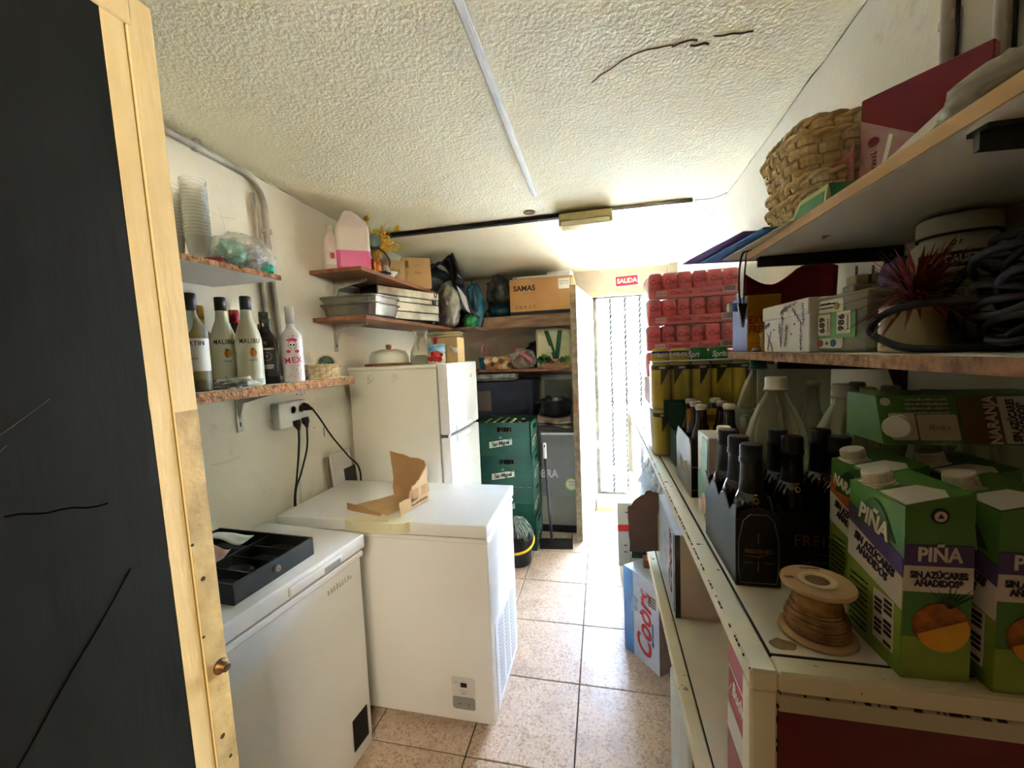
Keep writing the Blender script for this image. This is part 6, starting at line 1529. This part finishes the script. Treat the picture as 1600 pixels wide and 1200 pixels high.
# ================================================================== RIGHT WALL SHELVES
M_PINEB = mat('beech_laminate_edge', (196,156,96), .55, 0, (176,134,76), 4, .5, .05, 60, stretch=(1,1,8))
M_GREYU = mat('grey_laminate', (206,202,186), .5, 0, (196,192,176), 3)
M_CHIPD = mat('dark_chipboard', (170,126,84), .8, 0, (120,82,50), 46, .5, .5, 90, detail=6)
M_BRKB = mat('black_bracket', (22,22,21), .45)
XS, ZM, ZU = .350, 1.465, 1.705
def rshelf(label, y0, y1, ztop, th, mtop, medge, brks, arm, drop, bm_):
    t = thing('wall_shelf', label, 'shelf', (XS, y0, ztop-th))
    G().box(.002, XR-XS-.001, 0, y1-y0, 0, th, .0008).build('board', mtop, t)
    G().box(0, .0025, -.001, y1-y0+.001, .0003, th-.0003).build('front_edge', medge, t); G().box(.002, XR-XS-.001, y1-y0-.0005, y1-y0+.0015, .0003, th-.0003).build('end_edge', medge, t)
    W = XR-XS
    for by in brks:
        b = thing('x', 'x', 'x'); bpy.data.objects.remove(b)
        g = G(); y = by-y0
        g.box(W-arm, W-.002, y-.012, y+.012, -.005, -.0005); g.box(W-.006, W-.001, y-.012, y+.012, -drop, -.0005)
        g.prism([(W-arm,-.004),(W-.002,-.004),(W-.002,-drop),(W-.012,-drop),(W-.030,-.030),(W-arm,-.022)][::-1], -.0035, .0035, Matrix.Translation((0,y,0)) @ RX)
        bo = g.build('bracket', bm_, t)
        G().lathe([(.004,0),(.004,.002)], 10).build('screw', M_STEEL, bo, (W-.02, y-.0042, -.020), FRONT)
    return t
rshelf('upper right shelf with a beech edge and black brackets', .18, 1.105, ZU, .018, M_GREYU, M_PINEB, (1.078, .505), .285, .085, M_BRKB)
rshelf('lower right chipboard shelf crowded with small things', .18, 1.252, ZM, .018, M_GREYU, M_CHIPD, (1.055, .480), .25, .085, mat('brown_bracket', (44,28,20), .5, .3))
# pipes on the right wall
M_PIPEW = mat('painted_pipe', (200,192,176), .5, 0, (150,118,92), 6, .36)
for k, y in enumerate((.945, .838)):
    t = thing('wall_pipe', ('painted wall pipe farther from the viewer above the right shelves','painted wall pipe nearer the viewer above the right shelves')[k], 'pipe', (XR-.014, y, 1.95-.03*k))
    G().tube([(0,0,0),(0,.002,.2),(0,.004,zc(y)-1.95+.03*k)], .013, 10).build('pipe', M_PIPEW, t); G().box(-.008,.013,-.018,.018,.10,.118,.002).build('clip', M_PIPEW, t)
    G().tube([(-.002,-.020,.0),(-.002,-.019,.22)], .003, 6).build('dark_cable', M_BPL, t)
M_PAN = mat('wall_panel_paint', (206,198,182), .6)
tag(G().box(-.008,0,-.040,.040,0,.30,.002).build('wall_plate', M_PAN, None, (XR-.0005, .890, 1.94)), 'pale plate on the wall between the two painted pipes', 'plate')
# ---- upper shelf: stacked baskets
M_RAF = mat('raffia', (238,216,164), .7, 0, (214,182,124), 26)
for k, (dx, dy, dz, w, d, h, rz, lb) in enumerate(((.0,.0,.0,.122,.090,.066,.05,'lowest raffia basket of the stack on the upper shelf'), (.004,-.002,.030,.124,.092,.066,.12,'second raffia basket from the bottom of the stack'), (-.006,.0,.099,.126,.092,.074,.02,'third raffia basket, resting on the two lower ones'), (.010,.004,.126,.126,.092,.074,.06,'topmost raffia basket nested in the stack'))):
    t = thing('raffia_basket', lb, 'basket', (.502+dx, 1.000+dy, ZU+.0005+dz), rz, 'raffia baskets on the upper shelf')
    weave_basket(t, w*.86, d*.86, h, .16, 4, 26, M_RAF, .008, .75, .0042)
# folders sticking out past the shelf end
for k, (rgb, lab, x, y, z, rz, tl) in enumerate((((196,188,150),'cream folder lowest under the coloured folders',.480,.985,ZU+.001,.06,0), ((30,110,176),'blue folder between the cream and purple folders',.452,1.055,ZU+.010,.12,.0), ((104,62,150),'purple folder on top of the folders',.425,1.120,ZU+.020,.18,.0), ((120,84,130),'mauve folder farthest towards the wall',.545,1.06,ZU+.030,-.05,.0))):
    t = thing('document_folder', lab, 'folder', (x, y, z), rot=(math.radians(1.0), 0, rz))
    G().box(-.145,.145,-.115,.225,0,.0035,.0006).build('cover', mat('folder_'+str(k), rgb, .4, 0, tuple(v*.85 for v in rgb), 6), t); G().box(-.140,.145,-.110,.220,.0035,.006).build('papers', M_LBL, t)
for o_ in [o for o in COL.objects if o.name.startswith('document_folder')]: pass
# green card, red folder, pink sleeve, white envelope, clear bag
t = thing('green_card', 'green and yellow folded card leaning on the lowest basket', 'card', (.372, .800, ZU+.0005), math.radians(4))
M_GC = mat('card_green', (84,150,84), .5); M_YC = mat('card_lime', (206,214,140), .5)
G().hexa([(0,0,0),(.004,0,0),(.004,.115,0),(0,.115,0)], [(.012,.012,.046),(.016,.012,.046),(.016,.10,.046),(.012,.10,.046)]).build('front_leaf', M_YC, t)
G().hexa([(-.0006,.008,.004),(.0,.008,.004),(.0,.105,.004),(-.0006,.105,.004)], [(.0100,.016,.038),(.0108,.016,.038),(.0108,.09,.038),(.0100,.09,.038)]).build('green_field', M_GC, t)
G().hexa([(.06,-.004,0),(.064,0,0),(.016,.0,0),(.012,-.004,0)], [(.06,.01,.046),(.064,.014,.046),(.016,.014,.046),(.012,.01,.046)]).build('side_leaf', mat('card_green_dark', (44,110,56), .5), t)
M_BURG = mat('burgundy_card', (140,22,44), .5, 0, (120,16,36), 6)
t = thing('red_gift_box', 'dark red flat box standing behind the white envelope', 'box', (.520, .830, ZU+.0005), math.radians(38))
G().box(-.010,.010,-.085,.075,0,.205,.002).build('body', M_BURG, t); p_ = patch('pale_front', [(-.075,.0),(.02,.0),(.005,.10),(-.075,.16)], mat('blush_print', (206,176,168), .5, 0, (176,120,120), 12), t, (-.0106,0,.01), LEFT, .0005)
patch('round_mark', disc(.008,14), M_BURG, t, (-.0118,.055,.125), LEFT, .0005); marks(.05,.010,8,M_BURG,t,(-.0118,.055,.085),(PI/2,-PI/2,-PI/2),131)
g = G(); g.grid(lambda u, v: (-.03+.02*math.sin(3*u), .075+.05*u, .005+.13*v-.03*u), 8, 6); g.build('pink_sleeve', clear('pink_film', (240,190,190), .3, .2, (214,150,146)), t, solid=.001)
M_ENV = mat('white_paper_bag', (222,216,200), .6, 0, (206,198,178), 8, bump=.2, bscale=30)
t = thing('paper_envelope', 'white paper envelope with a window leaning on the red box', 'envelope', (.395, .650, ZU+.0005))
G().hexa([(-.02,-.02,0),(.03,-.02,0),(.03,.085,0),(-.02,.085,0)], [(.055,-.02,.082),(.075,-.02,.084),(.075,.02,.084),(.055,.02,.082)]).build('body', M_ENV, t)
patch('clear_window', [(-.030,.012),(.03,.042),(.028,.052),(-.034,.022)], mat('window_grey', (190,180,160), .3), t, (.006,.03,.008), (PI/2,-.72,-PI/2), .0006)
t = thing('clear_plastic_bag', 'flat clear plastic bag lying at the near end of the upper shelf', 'bag', (.425, .550, ZU+.0005))
crumple(.050,.058,.036,61,.14,3,26).build('film', clear('grey_bag_film', (226,222,212), .28, .15, (190,184,166)), t); G().box(-.03,.035,-.04,.035,.002,.022,.006,2).build('contents', mat('bag_contents', (176,168,148), .7), t)
# ---- lower shelf
zm = ZM+.0005
t = thing('yellow_blue_box', 'yellow and blue carton at the far end of the chipboard shelf', 'box', (.358, 1.125, zm))
M_YBX = mat('box_amber', (206,150,24), .5); M_BBX = mat('box_blue', (44,62,140), .45)
G().box(0,.075,0,.115,0,.140,.001).build('body', M_BBX, t); patch('yellow_front', rect(.074,.140), M_YBX, t, (.0375,-.0006,.070)); text('EXTRA\nFRESH', .026, mat('box_red_text', (170,50,24), .5), t, (.003,-.0016,.066), FRONT, 'lettering', align='LEFT', bold=.03, sx=.74); marks(.022,.004,5,mat('box_red_text', (170,50,24), .5),t,(.016,-.0014,.022),FRONT,141)
t = thing('blue_tube', 'blue tube with a white end lying beside the yellow and blue carton', 'tube', (.34, 1.19, zm+.118))  # just a short blue tube with a white end, no dispenser
G().lathe([(.012,0),(.012,.016)], 18).build('tube_body', M_BBX, t, (0,0,0), (0,PI/2,0)); G().lathe([(.0122,-.008),(.0122,0)], 18).build('white_end', WHITE, t, (0,0,0), (0,PI/2,0))
# red sheet curved behind
t = thing('red_leather_sheet', 'curved dark red sheet standing behind the flowered box', 'sheet', (.375, 1.17, zm), math.radians(-6))
M_REDL = mat('dark_red_leather', (138,14,22), .4, 0, (112,10,16), 5)
def rs(u, v):
    top = .205-.030*math.sin(PI*min(1, u*1.6))+.035*max(0, u-.35) if u < .86 else .222-.12*(u-.86)
    return (.0+.205*u, .022*math.sin(3.3*u)+.02*(1-v), .0+v*top)
G().grid(rs, 20, 8).build('sheet', M_REDL, t, solid=.003); t.location = (.378, 1.205, zm)
# hanging wire with black wedge
t = thing('hanging_wire', 'black wire loop with a wedge-shaped tip hanging from the upper shelf', 'wire', (.352, 1.118, 1.60))
t.location = (.3475, 1.112, 1.585)
G().tube(bezier([(.008,-.03,.124),(-.006,-.012,.120),(-.010,.0,.09),(-.012,.002,.04),(-.009,.0,.0)], 8), .0024, 6).build('wire', M_BPL, t); G().tube(bezier([(.03,-.03,.124),(.006,-.010,.126),(.002,.0,.09),(.000,.004,.02),(-.001,.0,-.03),(-.006,.0,-.045)], 8), .0018, 6).build('wire', M_BPL, t)
G().prism([(-.016,0),(.007,0),(-.002,-.058),(-.006,-.058)], -.004, .004, RX).build('wedge_tip', M_BPL, t); G().tube([(-.016,-.0045,0),(-.005,-.0045,-.058),(.007,-.0045,0)], .0007, 5).build('bright_edge', WHITE, t)
# paper bit
tag(crumple(.012,.010,.030,71,.35,3,16).build('brown_paper_wad', mat('kraft_paper', (190,150,96), .7), None, (.388,1.092,zm)), 'wad of brown paper in front of the yellow carton', 'paper')
tag(crumple(.010,.012,.006,72,.35,3,14).build('metal_scrap', M_STEEL, None, (.366,1.085,zm)), 'tiny crumpled metal scrap on the shelf edge', 'scrap')
tag(G().box(0,.05,0,.02,0,.07,.002).build('dark_case', M_BPL, None, (.402,1.072,zm)), 'dark upright case between paper wad and flowered box', 'case')
# flowered box
t = thing('lavender_box', 'white cardboard box printed with lavender sprigs', 'box', (.372, .846, zm))
M_LAV = mat('box_white_print', (234,230,220), .55); M_SPR1 = mat('sprig_ink', (92,84,94), .6); M_SPR2 = mat('sprig_violet', (124,96,140), .6)
G().box(0,.135,0,.208,0,.076,.0015).build('body', M_LAV, t); G().box(-.003,.138,-.003,.211,.070,.100,.0015).build('lid', M_LAV, t)
R_ = random.Random(17); gi = G(); gv = G()
def spray(cx, cz, ang, ln, n, flower=True):
    for k in range(n):
        s = k/n; x = cx+math.cos(ang)*ln*s; z = cz+math.sin(ang)*ln*s
        for sd in (-1, 1):
            a = ang+sd*R_.uniform(.5,1.2); l2 = R_.uniform(.005,.011)*(1-.4*s); p0 = Vector((x, z)); p1 = p0+Vector((math.cos(a), math.sin(a)))*l2; nn = Vector((-(p1-p0).y, (p1-p0).x)).normalized()*.0008
            if not (.006 < p1.x < .202 and .004 < p1.y < .096): continue
            (gv if flower and R_.random() < .4 else gi).add([(p0.x-nn.x, p0.y-nn.y, 0), (p1.x, p1.y, 0), (p0.x+nn.x, p0.y+nn.y, 0), (p0.x-nn.x, p0.y-nn.y, .0006), (p1.x, p1.y, .0006), (p0.x+nn.x, p0.y+nn.y, .0006)], [(0,2,1),(3,4,5),(0,1,4,3),(1,2,5,4)])
spray(.105,.074,-1.7,.060,18); spray(.090,.060,-1.4,.05,16); spray(.125,.055,-1.75,.045,14); spray(.095,.080,.25,.08,18,False); spray(.150,.086,-.7,.05,12,False); spray(.030,.004,1.2,.045,10,False); spray(.055,.002,2.2,.05,10,False); spray(.185,.004,1.6,.05,12,False); spray(.012,.055,.2,.03,8); spray(.195,.05,1.7,.05,10)
for (x, z) in ((.062,.048),(.158,.055),(.145,.036)): gi.prism([(x+.003*math.cos(q), z+.002*math.sin(q)) for q in range(6)], 0, .0007)
M_L = (PI/2, 0, -PI/2)
# face looks to -x: local print x runs towards the viewer
tag(gi.build('sprig_print', M_SPR1, t, (-.0032,.208,0), M_L), kind='stuff'); tag(gv.build('violet_print', M_SPR2, t, (-.0034,.208,0), M_L), kind='stuff')
# clear ticket container
t = thing('ticket_container', 'clear plastic container with numbered ticket labels', 'container', (.394, .716, zm), math.radians(6))
f = G().box(0,.13,0,.120,0,.096,.006,2); f.build('tub', clear('container_plastic', (228,232,222), .22, .06, (206,206,190)), t)
G().box(-.002,.132,-.002,.122,.090,.096,.003).build('rim', M_PET, t)
G().box(.02,.12,.012,.12,.003,.05,.004).build('contents', mat('container_contents', (128,118,100), .7, 0, (90,82,70), 20), t)
lb_ = patch('label_card', rrect(.062,.082,.006), mat('pale_label', (208,208,188), .5), t, (-.0010,.084,.048), LEFT, .0006)
gr = patch('green_sticker', rect(.092,.044), mat('sticker_green', (104,156,92), .5), t, (-.0022,.070,.046), LEFT, .0004)
for (yy, n_) in ((.098,'689'),(.050,'986')):
    tk = patch('ticket', rect(.032,.036), mat('ticket_cream', (214,206,180), .6), t, (-.0030,yy,.047 if yy > .06 else .049), LEFT, .0004)
    text(n_, .0185, M_INK, tk, (-.004,0,.0008), UP, 'lettering', bold=.02, roll=PI/2, sx=1.0); marks(.024,.004,7,mat('ticket_grey', (110,100,90), .6),tk,(.010,0,.0008),(0,0,PI/2),151)
marks(.042,.004,12,M_INK,t,(-.0024,.090,.083),LEFT,152); marks(.036,.003,12,mat('ticket_grey', (110,100,90), .6),t,(-.0024,.094,.076),LEFT,153)
patch('emblem', disc(.006,12), mat('emblem_olive', (160,150,60), .5), t, (-.0026,.068,.077), LEFT); patch('red_dot', disc(.0065,14), mat('dot_red', (190,90,90), .5), t, (-.0022,.109,.016), LEFT); patch('blue_dot', disc(.0065,14), mat('dot_blue', (70,120,150), .5), t, (-.0022,.076,.016), LEFT); patch('small_tri', [(-.004,-.003),(.004,-.003),(0,.003)], mat('tri_green', (70,120,90), .5), t, (-.0022,.092,.016), LEFT)
# dark box, plug adapter, purple lump, torch
t = thing('dark_box', 'dark box behind the ticket container', 'box', (.560, 1.01, zm)); G().box(-.05,.05,-.06,.06,0,.110,.003).build('body', M_BPL, t); G().box(-.051,.051,-.061,.061,.096,.112,.003).build('lid', mat('dark_lid', (40,36,36), .5), t)
t = thing('plug_adapter', 'cream plug adapter with two pins pointing up', 'adapter', (.545, 1.01, zm+.1125))
M_CRM = mat('cream_plastic', (206,194,158), .4); G().box(-.030,.034,-.022,.022,0,.022,.004,2).build('body', M_CRM, t); G().box(-.024,.028,-.018,.018,.022,.042,.004,2).build('upper_body', M_CRM, t); G().box(-.002,.004,-.0185,-.016,.024,.040).build('slot', mat('slot_brown', (90,76,50), .6), t)
for x in (-.014,.016): G().lathe([(.0024,.040),(.0024,.060),(.0015,.062)], 8, (x,0,0)).build('pin', M_STEEL, t)
tag(crumple(.020,.024,.026,81,.2,3,20).build('purple_pouch', mat('purple_cloth', (96,66,110), .6, 0, (72,48,86), 10), None, (.465,.780,zm+.0965)), 'small purple pouch on the ticket container', 'pouch')
t = thing('black_torch', 'black cylindrical torch leaning behind the container', 'torch', (.535, .930, zm+.004), rot=(math.radians(8), math.radians(14), 0))
G().lathe([(.016,0),(.017,.003),(.017,.09),(.026,.115),(.027,.165),(.025,.168)], 20).build('barrel', mat('torch_black', (36,32,32), .5, 0, (28,25,25), 12), t); G().box(-.004,.004,-.019,-.016,.06,.075,.001).build('switch', M_BPL, t)
# feather duster in a mug
t = thing('ceramic_mug', 'cream mug behind the cable loop', 'mug', (.420, .668, zm))
G().lathe([(.034,0),(.036,.003),(.036,.062),(.035,.064),(.032,.062),(.031,.006)], 28).build('body', mat('cream_ceramic', (206,192,150), .35), t); G().tube(bezier([(.02,.030,.05),(.03,.060,.045),(.03,.060,.022),(.02,.031,.016)], 8), .005, 8).build('handle', mat('cream_ceramic', (206,192,150), .35), t)
t = thing('feather_duster', 'dark red feather duster sticking out of the mug', 'duster', (.424, .676, zm+.001))
R_ = random.Random(23); g = G(); gb2 = G()
for k in range(210):
    a = R_.uniform(-2.2, 2.2)-.4; el = R_.uniform(-.35, 1.0); L = R_.uniform(.05,.098)
    d = Vector((math.cos(el)*math.sin(a)*.5, -math.cos(el)*math.cos(a), math.sin(el))); d.normalize()
    c0 = Vector((0, -.005, .066)); sd = d.cross(Vector((0,0,1))).normalized()
    p = [c0, c0+d*L*.5+Vector((0,0,.008)), c0+d*L+Vector((0,0,-.010*R_.random()))]
    wd = R_.uniform(.0015,.0035)
    (g if R_.random() < .78 else gb2).add([p[0]-sd*wd*.4, p[0]+sd*wd*.4, p[1]+sd*wd, p[1]-sd*wd, p[2]], [(0,1,2,3),(3,2,4)])
tag(g.build('feathers', mat('feather_red', (130,40,32), .7, 0, (90,24,20), 30), t), kind='stuff'); tag(gb2.build('pale_feathers', mat('feather_pale', (170,120,92), .7), t), kind='stuff')
G().lathe([(.006,0),(.006,.07)], 10).build('stick', M_WOODR, t)
tag(crumple(.02,.014,.014,91,.3,3,16).build('pinkish_scrap', mat('pink_scrap', (196,140,112), .6), None, (.402,.664,zm)), 'pinkish scrap between the container and the mug', 'scrap')
# caustic soda tub
t = thing('chemical_tub', 'white screw-top tub with a dark printed band by the wall', 'tub', (.583, .835, zm), math.radians(-36))
M_TUB = mat('tub_white', (206,200,182), .45, 0, (190,182,162), 5); G().lathe([(.058,0),(.062,.005),(.062,.150),(.056,.170),(.046,.178),(.046,.184)], 28).build('body', M_TUB, t); G().lathe([(.050,.182),(.050,.210),(.047,.214)], 30).build('lid', M_TUB, t); G().lathe([(.0505,.1815),(.0505,.185)], 30).build('lid_ring', M_BPL, t)
bd = wrapstrip(.0626, [(-.75+.15*i, .128, .152) for i in range(11)]).build('dark_band', mat('band_dark', (44,38,34), .6), t); text('SOSA CAUSTICA', .0165, M_TUB, t, (0,-.0630,.140), FRONT, 'lettering', wrap=.063, bold=.02, sx=.72)
wrapstrip(.0624, [(-.75+.15*i, .03, .120) for i in range(11)]).build('label', mat('label_olive', (176,166,128), .6, 0, (130,110,80), 10), t); text('21', .014, mat('pencil', (90,84,74), .7), t, (.0,-.0585,.166), (PI/2-.5,0,0), 'pencil_mark', shear=.2)
tag(crumple(.05,.045,.05,95,.2,3,22).build('grey_rag', mat('grey_rag', (150,144,132), .8, 0, (120,114,104), 14), None, (.575,.735,zm)), 'grey rag heaped in front of the chemical tub', 'rag')
# black cable coil
M_CBL = mat('black_cable', (20,20,25), .6, 0, (28,28,34), 10, spec=.3)
t = thing('cable_coil', 'big tangled coil of black cable on the chipboard shelf', 'cable', (.500, .545, zm))
R_ = random.Random(31)
for k in range(26):
    cx_, cy_, cz_ = R_.uniform(-.012,.03), R_.uniform(-.04,.01), .010+.0042*k+R_.uniform(-.006,.006)
    rx_, ry_ = R_.uniform(.065,.095), R_.uniform(.075,.105); tl, th = R_.uniform(-.9,.5), R_.uniform(-.8,.5); ph = R_.uniform(0,6)
    pts = []
    for i in range(36):
        a = 2*PI*i/36; r_ = 1+.08*math.sin(2*a+ph)+.05*math.sin(3*a+ph*2)
        x = cx_+rx_*r_*math.cos(a); y = cy_+ry_*r_*math.sin(a); pts.append((x, y, max(.007, cz_+tl*.25*y+th*.2*x+.012*math.sin(2*a+ph))))
    G().tube(pts, .0042, 8, True).build('loop', M_CBL, t)
big = [(-.115,.07,.006),(-.124,.115,.020),(-.128,.128,.034),(-.122,.105,.054),(-.105,.06,.062),(-.06,.02,.06),(0,-.02,.07)]
G().tube(bezier([(.0,.0,.008),(-.07,.02,.006)]+big, 10), .0050, 8).build('stray_loop', M_CBL, t)
G().tube(bezier([(-.06,.085,.03),(-.055,.105,.07),(-.03,.09,.115),(.0,.03,.14),(.0,-.06,.14),(.02,-.12,.10)], 10), .0052, 8).build('stray_loop', M_CBL, t)
